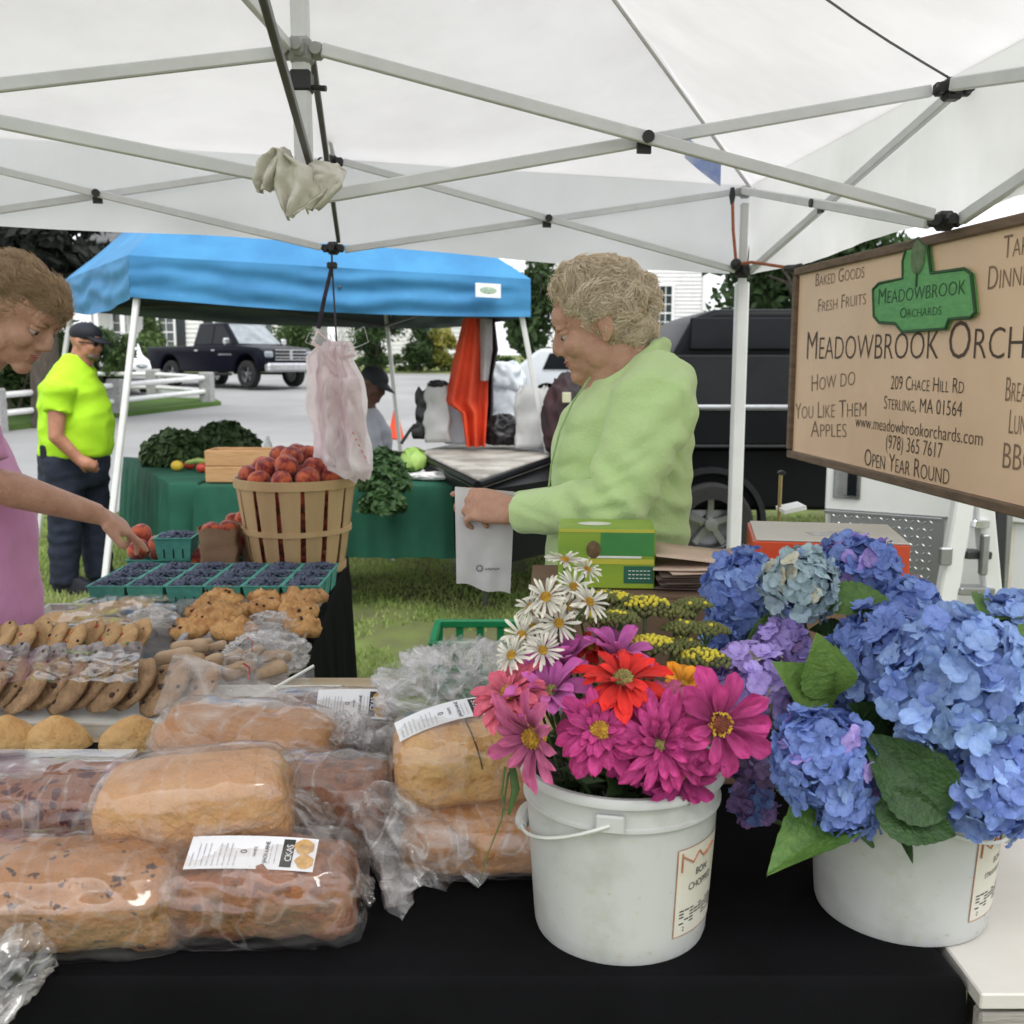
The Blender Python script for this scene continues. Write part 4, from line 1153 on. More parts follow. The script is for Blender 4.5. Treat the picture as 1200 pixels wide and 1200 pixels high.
def turnover(label, c, w, rz, seed):
    b = MB()
    n, m = 26, 12; rings = []
    for j in range(m + 1):
        t = j / m; s = math.sqrt(max(0, 1 - t ** 2))
        ring = []
        for k in range(n + 1):
            a = 2 * PI * k / n
            r = w / 2 * (1 - .5 * 0)
            x = r * math.cos(a) * (.45 + .55 * t) if False else r * math.cos(a) * t
            y = r * .72 * math.sin(a) * t * (1 if math.sin(a) < 0 else .8)
            z = .052 * (1 - t ** 2) ** .62 * (1 - .25 * abs(math.cos(a)) * t) + .005
            z += .002 * fnoise((x * 60 + seed, y * 60, 0), 1)
            if t > .9: z += .0025 * math.sin(k * 2.6)
            ring.append(b.av((x, y, max(z, .001))))
        rings.append(ring)
    for r1, r2 in zip(rings, rings[1:]):
        for k in range(n): b.af((r1[k], r1[k + 1], r2[k + 1], r2[k]))
    base = rings[-1]; q = [b.av((b.v[i].x, b.v[i].y, 0)) for i in base]
    for k in range(n): b.af((base[k], base[k + 1], q[k + 1], q[k]))
    b.af(list(reversed(q)))
    o = b.build('turnover', pastry, None, loc=c, rot=(0, 0, rz), ang=60)
    return setp(o, label, 'turnover')
for k, (px, lab) in enumerate(((8, 'golden turnover at the left end of the white tray'), (68, 'golden turnover second from the left on the white tray'), (158, 'golden turnover on the white tray beside the golden loaf'))):
    p = PZ(px, 872, TZ + .002); turnover(lab, (p.x, p.y, TZ + .002), .132, R((3, -4, 6)[k]), k)

ck = {'oat': pm('cookie_oat', (.37, .235, .13), (.23, .14, .075), scale=55, rough=.85, bump=.9, bscale=110, rnd=.1),
      'dark': pm('cookie_dark', (.15, .12, .115), (.36, .33, .32), scale=38, rough=.5, bump=.7, bscale=90, rnd=.1),
      'light': pm('cookie_light', (.48, .31, .15), (.36, .21, .10), scale=40, rough=.8, bump=.7, bscale=90, rnd=.1),
      'scone': pm('scone_crust', (.52, .27, .10), (.34, .15, .05), scale=26, rough=.8, bump=1, bscale=55, rnd=.1, c3=(.62, .36, .15))}
chipm = [pm('chip_brown', (.05, .022, .012), scale=9, rough=.5), pm('chip_red', (.5, .06, .04), scale=9, rough=.4), pm('chip_green', (.08, .32, .10), scale=9, rough=.4), pm('chip_orange', (.7, .22, .04), scale=9, rough=.4)]
def cookie_mesh(r, th, seed, mat, dome=.4, chips=10, cm=(0,), rough=.0035):
    b = MB(); rs = random.Random(seed); n, m = 30, 9; rings = []
    prof = []
    for j in range(m + 1):
        t = j / m; prof.append((r * t, th * (1 - dome * t ** 2) if t < 1 else th * (1 - dome)))
    prof[-1] = (r, th * .35); prof.append((r * .93, 0)); prof.append((0, 0))
    for (q, z) in prof:
        if q == 0: rings.append([b.av((0, 0, z))]); continue
        ring = []
        for k in range(n):
            a = 2 * PI * k / n
            rr = q * (1 + .05 * fnoise((math.cos(a) * 1.5, math.sin(a) * 1.5, seed), 1))
            p = V((rr * math.cos(a), rr * math.sin(a), z))
            if z > 0: p.z += rough * fnoise(p + V((seed, 0, 0)), 70) + rough * fnoise(p + V((seed, 5, 0)), 26)
            ring.append(b.av(p))
        rings.append(ring)
    for a, c in zip(rings, rings[1:]):
        for k in range(n):
            k2 = (k + 1) % n
            if len(a) == 1: b.af((a[0], c[k], c[k2]))
            elif len(c) == 1: b.af((a[k2], a[k], c[0]))
            else: b.af((a[k], c[k], c[k2], a[k2]))
    for _ in range(chips):
        a = rs.uniform(0, 6.28); q = r * .9 * math.sqrt(rs.random()); z = th * (1 - dome * (q / r) ** 2)
        b.cm = 1 + rs.randrange(len(cm)); s = r * rs.uniform(.06, .10)
        b.ball((q * math.cos(a), q * math.sin(a), z), (s, s, s * .7), 7, 4)
    return b.mesh('cookie', [mat] + [chipm[i] for i in cm], True, 180)
CM = {k: [cookie_mesh(.052, .014, s, ck[k], .3, 7, c_, .0035) for s in (1, 2, 3)] for k, c_ in (('oat', (0,)), ('dark', (0,)), ('light', (0, 1, 2, 3)))}
def cookie(kind, px, py, z, label, group, sc=1.0, jit=0):
    p = PZ(px, py, z)
    o = link_mesh('cookie', random.choice(CM[kind]))
    nrm = V((-.50 + random.uniform(-.08, .08), -.50 + random.uniform(-.08, .08), .72 + random.uniform(-.05, .05)))
    fr = frame(nrm) @ Matrix.Rotation(random.uniform(0, 6), 3, 'Z')
    o.matrix_basis = Matrix.Translation(p) @ fr.to_4x4() @ Matrix.Scale(sc, 4)
    return setp(o, label, 'cookie', group)
ORD = ('first', 'second', 'third', 'fourth', 'fifth', 'sixth', 'seventh', 'eighth', 'ninth', 'tenth')
g1 = 'oatmeal cookies leaning in the front row'
for k, px in enumerate((-38, -14, 10, 34, 58, 82, 107, 132, 158)):
    cookie('oat', px, 803 + (k % 2) * 4, TZ + .045, 'oatmeal cookie leaning in the front row, %s from the left' % ORD[k], g1, 1.22)
for k, px in enumerate((-28, -6, 16, 38, 60, 82, 104, 126, 148)):
    cookie('dark', px, 777 + (k % 2) * 3, TZ + .052, 'dark wrapped cookie leaning in the middle row, %s from the left' % ORD[k], 'dark cookies leaning in the middle row', 1.02)
for k, px in enumerate((-20, 2, 22, 42, 62, 82, 102, 122, 142, 160)):
    cookie('light', px, 749 + (k % 3) * 3, TZ + .05, 'pale candy-studded cookie leaning in the back row, %s from the left' % ORD[k], 'candy cookies leaning in the back row', 1.08)
for k, (px, py) in enumerate(((196, 808), (214, 798), (228, 808))):
    cookie('oat', px, py, TZ + .04, 'brown oatmeal slab cookie beside the bagged pastries, %s from the left' % ORD[k], 'slab cookies right of the front row', 1.35)
# films over the cookies
sheet_obj('cellophane', 'clear cellophane sheet laid over the dark cookie row', 'plastic wrap', (PZ(-40, 800, TZ + .10), PZ(160, 802, TZ + .10), PZ(165, 765, TZ + .10), PZ(-20, 765, TZ + .10)), film, .008, 6)
# flat pastries in film behind
flat_m = crust_mat('flat_pastry', (.62, .36, .13), (.68, .50, .28), scale=8)
flm = [cookie_mesh(.065, .016, s, flat_m, .3, 0) for s in (5, 6)]
for k, (px, py, r) in enumerate(((84, 726, 1.0), (122, 716, 1.0), (160, 708, .95), (128, 732, .8), (200, 700, .9))):
    p = PZ(px, py, TZ + .02); o = link_mesh('flat_pastry', flm[k % 2]); o.location = p; o.scale = (1.35 * r, .8 * r, 1); o.rotation_euler = (.05, 0, k)
    setp(o, 'flat orange pastry under cellophane behind the leaning cookies, %s of five' % ('leftmost', 'left middle', 'right middle', 'nearest', 'farthest right')[k], 'pastry', 'flat pastries under cellophane')
sheet_obj('cellophane', 'cloudy cellophane over the flat pastries at the back', 'plastic wrap', (PZ(62, 735, TZ + .045), PZ(208, 735, TZ + .045), PZ(205, 698, TZ + .045), PZ(90, 702, TZ + .045)), film_m, .008, 9)
crumple('wrapped_pastry', 'pastry in cloudy plastic between the flat pastries and the scones', 'pastry', PZ(178, 726, TZ + .035), (.062, .05, .026), plastic_film('bag_film_cloud2', tint=(.9, .88, .86), veil=.5, gloss=.3, scale=20), 2.2, amp=.2)
sm = [cookie_mesh(.062, .036, s, ck['scone'], .45, 4, (0,), .011) for s in (11, 12, 13)]
for k, (px, py, r, z) in enumerate(((262, 702, 1, .02), (243, 717, 1, .025), (231, 735, 1.1, .02), (258, 722, 1.0, .04), (275, 740, 1.0, .02), (312, 703, .95, .015), (312, 715, .9, .03), (357, 703, 1.15, .02), (350, 717, .9, .035), (353, 736, .85, .02), (296, 720, .8, .015), (330, 722, .8, .012))):
    p = PZ(px, py + 4, TZ + z); o = link_mesh('scone', sm[k % 3]); o.location = p; o.scale = (r, r, 1.15); o.rotation_euler = (random.uniform(-.25, .1), random.uniform(-.2, .2), k * 1.3)
    setp(o, 'craggy golden scone in the clear tray, ' + ('farthest of the left heap', 'upper middle of the left heap', 'leftmost of the left heap', 'on top of the left heap', 'nearest of the left heap', 'flat one touching the berry cartons in the middle', 'in front of the flat middle one', 'largest, at the far right corner', 'resting in front of the large right corner one', 'lowest at the right side', 'small one between the two heaps', 'small one left of the right side')[k], 'scone', 'scones in the clear tray')
beige = pm('beige_pastry', (.50, .36, .24), (.40, .27, .17), scale=16, rough=.7, bump=.4, bscale=50)
for k, (px, py, w) in enumerate(((205, 778, .09), (222, 766, .085), (236, 757, .05), (254, 762, .055), (270, 778, .07), (245, 785, .08), (296, 770, .06), (326, 775, .07), (318, 792, .07), (283, 792, .07))):
    p = PZ(px, py, TZ + .03); b = MB()
    bb_, _ = loaf_mesh(w, w * .42, w * .38, 20 + k, 0, .004, nx=14, na=16)
    o = bb_.build('biscotti', beige, None, ang=180); o.location = p; o.rotation_euler = (0, random.uniform(-.3, .1), random.uniform(-.3, .8))
    setp(o, 'pale finger pastry in the nearer clear tray, %s from the left' % ORD[k], 'pastry', 'finger pastries in the nearer clear tray')
crumple('pastry_bag', 'clear bag with a red twist around pastries at the right edge of the table', 'plastic bag', PZ(312, 768, TZ + .05), (.085, .10, .045), film_h, 6.2, amp=.22)
crumple('pastry_bag', 'cloudy clear bag over the scones at the right edge of the table', 'plastic bag', PZ(318, 736, TZ + .04), (.060, .06, .035), film_h, 7.2, amp=.25)
tw = pm('twist_red', (.4, .04, .04), scale=9, rough=.4)
for k, (px, py) in enumerate(((292, 783), (296, 752))):
    p = PZ(px, py, TZ + .09); b = MB(); b.tube([p + V((-.012, 0, .01)), p + V((-.003, 0, .004)), p, p + V((0, -.01, -.022))], .0022, 5)
    setp(b.build('twist_tie', tw), 'red twist tie on %s clear pastry bag at the table edge' % ('the nearer' if k == 0 else 'the farther'), 'twist tie')
# open clear box corner behind the golden loaf
cb = thing('clear_box', 'open clear plastic box with a raised lid, behind the golden loaf', 'box', (-.42, 2.0, TZ))
a = [PY(306, 815, 2.02), PY(368, 780, 2.06), PY(369, 800, 2.06), PY(372, 818, 2.02)]
sheet_obj('lid_panel', None, None, a, plastic_film('clear_box_film', veil=.25, gloss=.4, scale=4, rough=.1, bump=.1), .001, 1, 6, 4, cb)
b = MB(); b.bar(a[0], a[1], .008, .004); b.build('lid_rim', tray_w, cb)
sheet_obj('plastic_sheet', 'upright clear plastic panel standing at the right end of the plywood table', 'plastic panel', (PY(440, 815, 2.0), PY(490, 815, 2.02), PY(487, 766, 2.05), PY(436, 786, 2.05)), MATS['clear_box_film'], .001, 2, 6, 4)

# ================================================================ BERRIES
teal = pm('teal_pulp', (.085, .33, .27), (.06, .25, .21), scale=14, rough=.85, bump=.4, bscale=70, rnd=.05)
berry_m = pm('blueberry', (.13, .16, .25), (.025, .03, .055), scale=26, rough=.55, spec=.3, lo=.35, hi=.7)
slit_m = pm('slit_dark', (.01, .03, .03), scale=9, rough=.9)
def carton_mesh(w=.112, h=.066):
    b = MB(); k = .84
    o_ = [(-1, -1), (1, -1), (1, 1), (-1, 1)]
    r0 = [b.av((x * w / 2 * k, y * w / 2 * k, 0)) for x, y in o_]; r1 = [b.av((x * w / 2, y * w / 2, h)) for x, y in o_]
    r2 = [b.av((x * (w / 2 + .004), y * (w / 2 + .004), h)) for x, y in o_]; r2b = [b.av((x * (w / 2 + .004), y * (w / 2 + .004), h + .003)) for x, y in o_]
    r3 = [b.av((x * (w / 2 - .003), y * (w / 2 - .003), h + .003)) for x, y in o_]; r4 = [b.av((x * (w / 2 * k - .002), y * (w / 2 * k - .002), .004)) for x, y in o_]
    b.af(list(reversed(r0)))
    for a, c in ((r0, r1), (r1, r2), (r2, r2b), (r2b, r3), (r3, r4)):
        for i in range(4): b.af((a[i], a[(i + 1) % 4], c[(i + 1) % 4], c[i]))
    b.af(r4)
    return b.mesh('carton', teal, False)
def slit_mesh(w=.112, h=.066):
    b = MB(); k = .84
    for sx in (-.25, 0, .25):
        def P(x, t, o=.0006): hw = w / 2 * (k + (1 - k) * t); return (x * w, -hw - o, h * t)
        q = [b.av(P(*s)) for s in ((sx - .022, .12), (sx + .022, .12), (sx + .022, .5), (sx, .58), (sx - .022, .5))]; b.af(q)
    return b.mesh('slit', slit_m, False)
def berries_mesh(w, h, seed, n=150):
    rs = random.Random(seed); b = MB()
    for _ in range(n):
        x, y = rs.uniform(-.44, .44) * w, rs.uniform(-.44, .44) * w
        z = h - .006 + .014 * (1 - (2 * x / w) ** 2) * (1 - (2 * y / w) ** 2) + rs.uniform(-.004, .004); r = rs.uniform(.0048, .0066)
        fr = frame((rs.gauss(0, 1), rs.gauss(0, 1), rs.gauss(0, 1)))
        b.ball((x, y, z), (r, r, r * .88), 7, 5, fr)
    return b.mesh('blueberries', berry_m, True, 180)
cmesh, smesh, bmesh_ = carton_mesh(.107), slit_mesh(.107), [berries_mesh(.107, .068, s) for s in (1, 2, 3)]
def carton(loc, rz, label, group, k=0):
    t = thing('berry_carton', label, 'berry carton', loc, rz, group)
    c = link_mesh('carton', cmesh, t); link_mesh('slit', smesh, c)
    setp(link_mesh('blueberries', bmesh_[k % 3], t), kind='stuff')
    return t
for r_ in range(3):
    for c_ in range(6):
        x = -1.185 + c_ * .1135 + (.0 if r_ else 0); y = 2.975 + r_ * .1145
        side = ('left end', 'second from left', 'third from left', 'third from right', 'second from right', 'right end')[c_]
        carton((x, y - .02 * 0, TZ), R(random.uniform(-1.5, 1.5)), 'teal blueberry carton in the %s row, %s' % (('front', 'middle', 'back')[r_], side), 'teal cartons of blueberries in three rows', r_ * 2 + c_)
t = carton((-1.135, 3.42, TZ + .055), R(4), 'single teal carton of blueberries raised beside the pointing hand', None, 1); t.scale = (1.15, 1.15, 1.15)
# ---- peaches
peach_m = pm('peach_skin', (.46, .055, .035), (.17, .02, .026), scale=1.5, rough=.75, sheen=.25, spec=.2, rnd=.15, c3=(.56, .13, .055), lo=.40, hi=.70)
def peach_mesh(seed):
    b = MB(); n, m = 20, 14; rings = []
    for j in range(m + 1):
        th = -PI / 2 + PI * j / m; ring = []
        for k in range(n):
            a = 2 * PI * k / n
            r = 1 - .10 * math.exp(-((a if a < PI else 2 * PI - a) / .22) ** 2) * math.cos(th)
            z = math.sin(th) * .95 - .16 * math.exp(-((PI / 2 - th) / .35) ** 2)
            ring.append(b.av((r * math.cos(th) * math.cos(a), r * math.cos(th) * math.sin(a), z)))
        rings.append(ring)
    for r1, r2 in zip(rings, rings[1:]):
        for k in range(n): b.af((r1[k], r1[(k + 1) % n], r2[(k + 1) % n], r2[k]))
    return b.mesh('peach', peach_m, True, 180)
pmesh = peach_mesh(1)
def peach(p, r, label, group=None):
    o = link_mesh('peach', pmesh, None, p, (random.uniform(-.6, .6), random.uniform(-.6, .6), random.uniform(0, 6)), r)
    return setp(o, label, 'peach', group)
# shallow teal peach tray at the left
b = MB(); bx0 = -1.30; bx1 = -.93
def _tr(o, z, y0=3.39, y1=3.57): return [b.av(p) for p in ((bx0 + o, y0 + o, z), (bx1 - o, y0 + o, z), (bx1 - o, y1 - o, z), (bx0 + o, y1 - o, z))]
R_ = [_tr(.012, TZ), _tr(0, TZ + .05), _tr(-.004, TZ + .05), _tr(-.004, TZ + .054), _tr(.004, TZ + .054), _tr(.014, TZ + .004)]
b.af(list(reversed(R_[0])))
for a, c in zip(R_, R_[1:]):
    for k in range(4): b.af((a[k], a[(k + 1) % 4], c[(k + 1) % 4], c[k]))
b.af(R_[-1])
setp(b.build('peach_tray', teal, smooth=False), 'shallow teal tray of peaches under the pointing hand', 'tray')
pks = [(-1.275, 3.44, .08), (-1.265, 3.50, .045 + .09), (-1.20, 3.44, .10), (-1.235, 3.54, .05), (-1.06, 3.42, .05), (-.985, 3.44, .07), (-.955, 3.50, .10), (-1.02, 3.52, .05), (-1.13, 3.54, .05)]
for k, (x, y, z) in enumerate(pks):
    if k == 1: x, y, z = -1.285, 3.49, .125
    peach((x, y, TZ + .0 + z), .039, 'ripe red peach in the shallow teal tray', 'peaches in the shallow teal tray')
# bushel basket
bk = pm('basket_wood', (.55, .38, .20), (.44, .29, .15), scale=6, rough=.7, stretch=(1, 1, .2), bump=.3, bscale=30, rnd=.08)
BC = V((-.742, 3.49, TZ)); BH = .325; br0, br1 = .155, .203
bt_ = thing('bushel_basket', 'tall round slatted wooden basket heaped with peaches', 'basket', BC)
NS = 15
for k in range(NS):
    a0 = 2 * PI * (k + .07) / NS; a1 = 2 * PI * (k + .93) / NS
    b = MB()
    for o in (0, 1):
        for j in range(5):
            z = BH * j / 4; r = br0 + (br1 - br0) * (z / BH) ** .85 - o * .003 + .0015 * (k % 2)
            sq = .80 + .2 * z / BH
            for i in range(4):
                am = (a0 + a1) / 2; a = am + (a0 + (a1 - a0) * i / 3 - am) * sq
                b.av((r * math.cos(a), r * math.sin(a), z))
    for j in range(4):
        for i in range(3):
            q = (j * 4 + i, j * 4 + i + 1, (j + 1) * 4 + i + 1, (j + 1) * 4 + i); b.af(q); b.af([20 + x for x in reversed(q)])
    for j in range(4):
        for i in (0, 3):
            q = [j * 4 + i, (j + 1) * 4 + i, 20 + (j + 1) * 4 + i, 20 + j * 4 + i]; b.af(q)
    for i in range(3): b.af((16 + i, 17 + i, 37 + i, 36 + i))
    b.build('slat', bk, bt_, world=False, ang=50)
for (z, w, o) in ((BH - .012, .030, .004), (.150, .017, .004), (.02, .02, .003)):
    r = br0 + (br1 - br0) * (z / BH) ** .85
    b = MB(); b.lathe([(r + .0005, z - w / 2), (r + o + .002, z - w / 2), (r + o + .003, z + w / 2), (r + .0005, z + w / 2)], 48); b.lathe([(r - .003, z - w / 2), (r - .006, z - w / 2), (r - .006, z + w / 2), (r - .003, z + w / 2)], 48)
    b.build('hoop', bk, bt_, world=False, ang=40)
b = MB(); b.lathe([(0, .004), (br0 - .006, .004), (br0 - .006, .010), (0, .010)], 40); b.build('base', bk, bt_, world=False)
rs = random.Random(12)
def inside(n, z, rr, lab, grp):
    for k in range(n):
        a = 2 * PI * k / n + rs.uniform(-.1, .1)
        peach(BC + V((rr * math.cos(a), rr * math.sin(a), z + rs.uniform(-.008, .008))), rs.uniform(.036, .043), lab, grp)
ig = 'peaches inside the bushel basket seen between the slats'
for z, rr in ((.045, .10), (.115, .115), (.185, .125), (.255, .14)):
    inside(10, z, rr, 'peach inside the wooden basket, glimpsed between its slats', ig)
hg = 'peaches heaped on top of the bushel basket'; hl = 'ripe red peach in the heap on top of the bushel basket'
inside(11, .326, .150, hl, hg); inside(7, .338, .080, hl, hg); inside(8, .368, .108, hl, hg); inside(4, .392, .048, hl, hg)
# paper bags of peaches
kraft = pm('kraft_paper', (.30, .19, .12), (.23, .14, .085), scale=7, rough=.8, bump=.5, bscale=14)
def paper_bag(name, label, c, w, d, h, rz, mat, seed, openz=True):
    b = MB(); n = 28; m = 10; rings = []
    for j in range(m + 1):
        t = j / m; ring = []
        for k in range(n):
            a = 2 * PI * (k + .5) / n; ca, sa = math.cos(a), math.sin(a)
            x = w / 2 * math.copysign(abs(ca) ** .35, ca); y = d / 2 * math.copysign(abs(sa) ** .35, sa)
            f = .006 * fnoise((x * 9 + seed, y * 9, t * 3), 1.6) * (1 + t)
            z = h * t + (.006 * math.sin(k * 1.9 + seed) if t == 1 else 0)
            ring.append(b.av((x + f * (1 if ca > 0 else -1), y + f, z)))
        rings.append(ring)
    for r1, r2 in zip(rings, rings[1:]):
        for k in range(n): b.af((r1[k], r1[(k + 1) % n], r2[(k + 1) % n], r2[k]))
    b.af(list(reversed(rings[0])))
    o = b.build(name, mat, None, loc=c, rot=(0, 0, rz), ang=50)
    return setp(o, label, 'paper bag')
paper_bag('paper_bag', 'brown paper bag of peaches left of the bushel basket, nearer one', (-.985, 3.40, TZ), .125, .10, .165, R(6), kraft, 1)
paper_bag('paper_bag', 'brown paper bag behind the nearer one, beside the bushel basket', (-.935, 3.53, TZ), .12, .10, .17, R(-8), kraft, 2)
for k, (x, y, z) in enumerate(((-1.01, 3.39, .165), (-.955, 3.40, .17), (-.93, 3.52, .185), (-.97, 3.54, .175))):
    peach((x, y, TZ + z - .012), .034, 'red peach poking out of a brown paper bag', 'peaches in the brown paper bags')

# ================================================================ BOXES ON THE RIGHT OF THE TABLE
card = pm('cardboard', (.20, .125, .085), (.16, .10, .065), scale=5, rough=.85, bump=.15)
def carton_box(name, label, c, d, rz, mat, cat='box', flaps=False):
    t = thing(name, label, cat, (c[0], c[1], c[2]), rz)
    b = MB(); b.box((0, 0, d[2] / 2), d, bev=.003); b.build('carton', mat, t, smooth=False, world=False)
    if flaps:
        b = MB(); b.box((0, -d[1] * .25 - .001, d[2] + .003), (d[0], d[1] * .5 - .004, .004)); b.build('flap', mat, t, smooth=False, world=False)
        b = MB(); b.box((0, d[1] * .25 + .001, d[2] + .003), (d[0], d[1] * .5 - .004, .004)); b.build('flap', mat, t, smooth=False, world=False)
    return t
carton_box('cardboard_box', 'brown cardboard box behind the yarrow, under the green printed box', (.265, 1.80, TZ), (.46, .26, .325), R(-2), card, flaps=True)
z0 = TZ + .332
gb = pm('green_print', (.30, .42, .04), (.17, .30, .035), scale=5, rough=.35, spec=.5, stretch=(.3, 1, 2))
gt = thing('printed_box', 'green and yellow printed carton standing on the cardboard box', 'box', (.165, 1.775, z0), R(-4))
b = MB(); b.box((0, 0, .052), (.165, .11, .104), bev=.002); b.build('carton', gb, gt, smooth=False, world=False)
pn = {'g': pm('print_bright', (.06, .26, .06), (.04, .18, .05), scale=5, rough=.35), 'y': pm('print_yellow', (.52, .48, .06), (.40, .40, .05), scale=5, rough=.35),
      'w': pm('print_white', (.75, .76, .70), scale=5, rough=.35), 'b': pm('print_brown', (.16, .10, .04), (.08, .05, .02), scale=70, rough=.5), 'd': pm('print_deep', (.03, .13, .08), scale=5, rough=.35)}
def pan(nm, x0, x1, z0_, z1_, m_, k=0):
    b = MB(); b.box(((x0 + x1) / 2, -.0556 - k * .0004, (z0_ + z1_) / 2), (x1 - x0, .0006, z1_ - z0_)); b.build(nm, m_, gt, smooth=False, world=False)
pan('green_panel', -.01, .081, .058, .099, pn['g']); pan('yellow_band', -.081, .081, .098, .1035, pn['y'], 1); pan('white_band', -.03, .060, .0535, .0575, pn['w'], 1); pan('yellow_band', -.06, .081, .043, .052, pn['y']); pan('dark_panel', .03, .081, .010, .040, pn['d'])
b = MB(); b.ball((-.022, -.0562, .068), (.0125, .0012, .0155), 16, 8); b.build('nut_picture', pn['b'], gt, world=False)
b = MB(); b.ball((-.02, .0, .1045), (.03, .02, .001), 16, 6); b.build('top_oval', pn['w'], gt, world=False)
o = text_obj('ORGANIC', .009, pn['w'], basis((.034, -.0566, .026), (1, 0, 0), (0, 0, 1)), 'fine_lettering', None); bpy.data.objects.remove(o)
b = MB()
for k in range(3):
    for j in range(6): b.box((.040 + j * .0065, -.0564, .032 - k * .0065), (.0045, .0006, .0014))
setp(b.build('fine_print', pn['w'], gt, smooth=False, world=False), kind='stuff')
# stack of paper bags
kraft2 = pm('kraft_light', (.55, .42, .33), (.47, .35, .27), scale=5, rough=.75, bump=.2)
kd = pm('kraft_dark', (.13, .09, .075), scale=6, rough=.8)
ps = thing('paper_stack', 'fanned stack of flat brown paper bags right of the green printed box', 'paper bags', (.34, 1.80, z0))
for k in range(9):
    b = MB(); s = .0042 * k
    def fn_(u, v): return V((-.085 + .19 * u + .006 * math.sin(k * 2), -.10 + .19 * v - .002 * k, .003 + s + (.012 + .0015 * k) * (u ** 3) * (.4 + .6 * (k / 9)) * (1 if k % 2 else .7) + .002 * math.sin(v * 5 + k)))
    b.grid(fn_, 8, 4); q = b.v[:]; n0 = len(q)
    o = b.build('flat_bag', kraft2 if k > 6 else kd, ps, world=False, ang=180)
    md = o.modifiers.new('s', 'SOLIDIFY'); md.thickness = .0022
    o.rotation_euler = (0, 0, R(-8 + 4 * (k % 4)))
b = MB(); b.grid(lambda u, v: V((-.095 + .15 * u, -.100 + .15 * v, .043 + .018 * (1 - u))), 4, 3); o = b.build('top_sheet', kraft2, ps, world=False, ang=180)
md = o.modifiers.new('s', 'SOLIDIFY'); md.thickness = .001
# red box on its crate
redm = pm('red_card', (.62, .085, .03), (.52, .06, .02), scale=5, rough=.4)
carton_box('cardboard_box', 'plain box behind the hydrangeas, under the red carton', (.565, 1.84, TZ), (.30, .28, .345), R(2), kraft, flaps=False)
rt = thing('red_carton', 'orange-red carton with white printed lid behind the hydrangeas', 'box', (.555, 1.80, TZ + .347), R(-10))
b = MB(); b.box((0, 0, .034), (.255, .21, .068), bev=.002); b.build('carton', redm, rt, smooth=False, world=False)
b = MB(); b.box((.002, .0, .0700), (.250, .205, .003), bev=.001); b.build('lid', whitebd, rt, smooth=False, world=False)
b = MB(); b.box((.02, -.02, .0720), (.10, .035, .0008), Matrix.Rotation(R(20), 3, 'Z')); b.build('lid_print', pm('lid_grey', (.25, .25, .27), (.5, .5, .5), scale=40, rough=.5), rt, smooth=False, world=False)
b = MB(); b.box((-.020, -.1054, .034), (.0016, .0012, .064)); b.build('seam', pm('seam_red', (.2, .02, .01), scale=5), rt, smooth=False, world=False)
for j in range(1):
    b = MB(); b.box((-.085, -.1056, .034), (.022, .0006, .005)); b.build('side_print', pn['w'], rt, smooth=False, world=False)
# ================================================================ FLOWERS
def petal_mesh(name, mat, w=.36, cup=.16, n=6, m=4, tip=.55, curl=.10, notch=0.0, sd=0):
    """unit petal along +x, opening upwards"""
    b = MB()
    def fn_(u, v):
        s = v * 2 - 1
        width = w * .62 * (.16 + .84 * u ** (tip * 1.3)) * (max(0, 1 - u ** 5)) ** .5 + .012
        x = u * (1 - notch * (1 - abs(s)) ** 2 * (u > .9))
        return V((x, s * width, cup * (s * s) * width * 2.2 + curl * math.sin(u * PI * .9) - curl * (1.4 + .8 * (sd - 1)) * u * u + .035 * math.sin(u * 5 + s * 3 + sd * 2) * u + .012 * math.sin(s * 9 + sd)))
    b.grid(fn_, 9, m)
    return b.mesh(name, mat, True, 180)
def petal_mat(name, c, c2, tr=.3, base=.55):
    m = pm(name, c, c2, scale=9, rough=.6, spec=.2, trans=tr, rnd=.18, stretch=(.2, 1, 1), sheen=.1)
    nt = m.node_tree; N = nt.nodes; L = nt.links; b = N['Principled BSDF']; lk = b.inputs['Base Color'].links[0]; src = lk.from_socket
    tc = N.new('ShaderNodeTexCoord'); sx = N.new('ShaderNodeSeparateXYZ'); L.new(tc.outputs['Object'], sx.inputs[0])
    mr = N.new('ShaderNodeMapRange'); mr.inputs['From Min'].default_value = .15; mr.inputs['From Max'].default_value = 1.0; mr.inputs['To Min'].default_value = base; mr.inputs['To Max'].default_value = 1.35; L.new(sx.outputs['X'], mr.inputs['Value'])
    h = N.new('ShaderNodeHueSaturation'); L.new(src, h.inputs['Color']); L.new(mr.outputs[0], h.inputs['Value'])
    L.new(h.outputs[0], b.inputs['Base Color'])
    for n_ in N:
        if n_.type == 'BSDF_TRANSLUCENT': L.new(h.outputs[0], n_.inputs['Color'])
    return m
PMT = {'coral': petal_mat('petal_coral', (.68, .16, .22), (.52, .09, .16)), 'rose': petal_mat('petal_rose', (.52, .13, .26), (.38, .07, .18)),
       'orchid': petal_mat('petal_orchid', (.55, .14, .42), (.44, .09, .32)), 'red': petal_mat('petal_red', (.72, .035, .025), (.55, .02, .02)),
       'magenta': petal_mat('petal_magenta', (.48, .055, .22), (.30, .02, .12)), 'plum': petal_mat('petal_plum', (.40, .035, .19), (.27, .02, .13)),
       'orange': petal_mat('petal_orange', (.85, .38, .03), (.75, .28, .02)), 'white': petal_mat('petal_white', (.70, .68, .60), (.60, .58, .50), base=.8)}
disc_y = pm('disc_yellow', (.70, .45, .05), (.35, .16, .02), scale=90, rough=.8, bump=1, bscale=160)
disc_g = pm('disc_green', (.42, .42, .12), (.22, .15, .06), scale=90, rough=.8, bump=1, bscale=160)
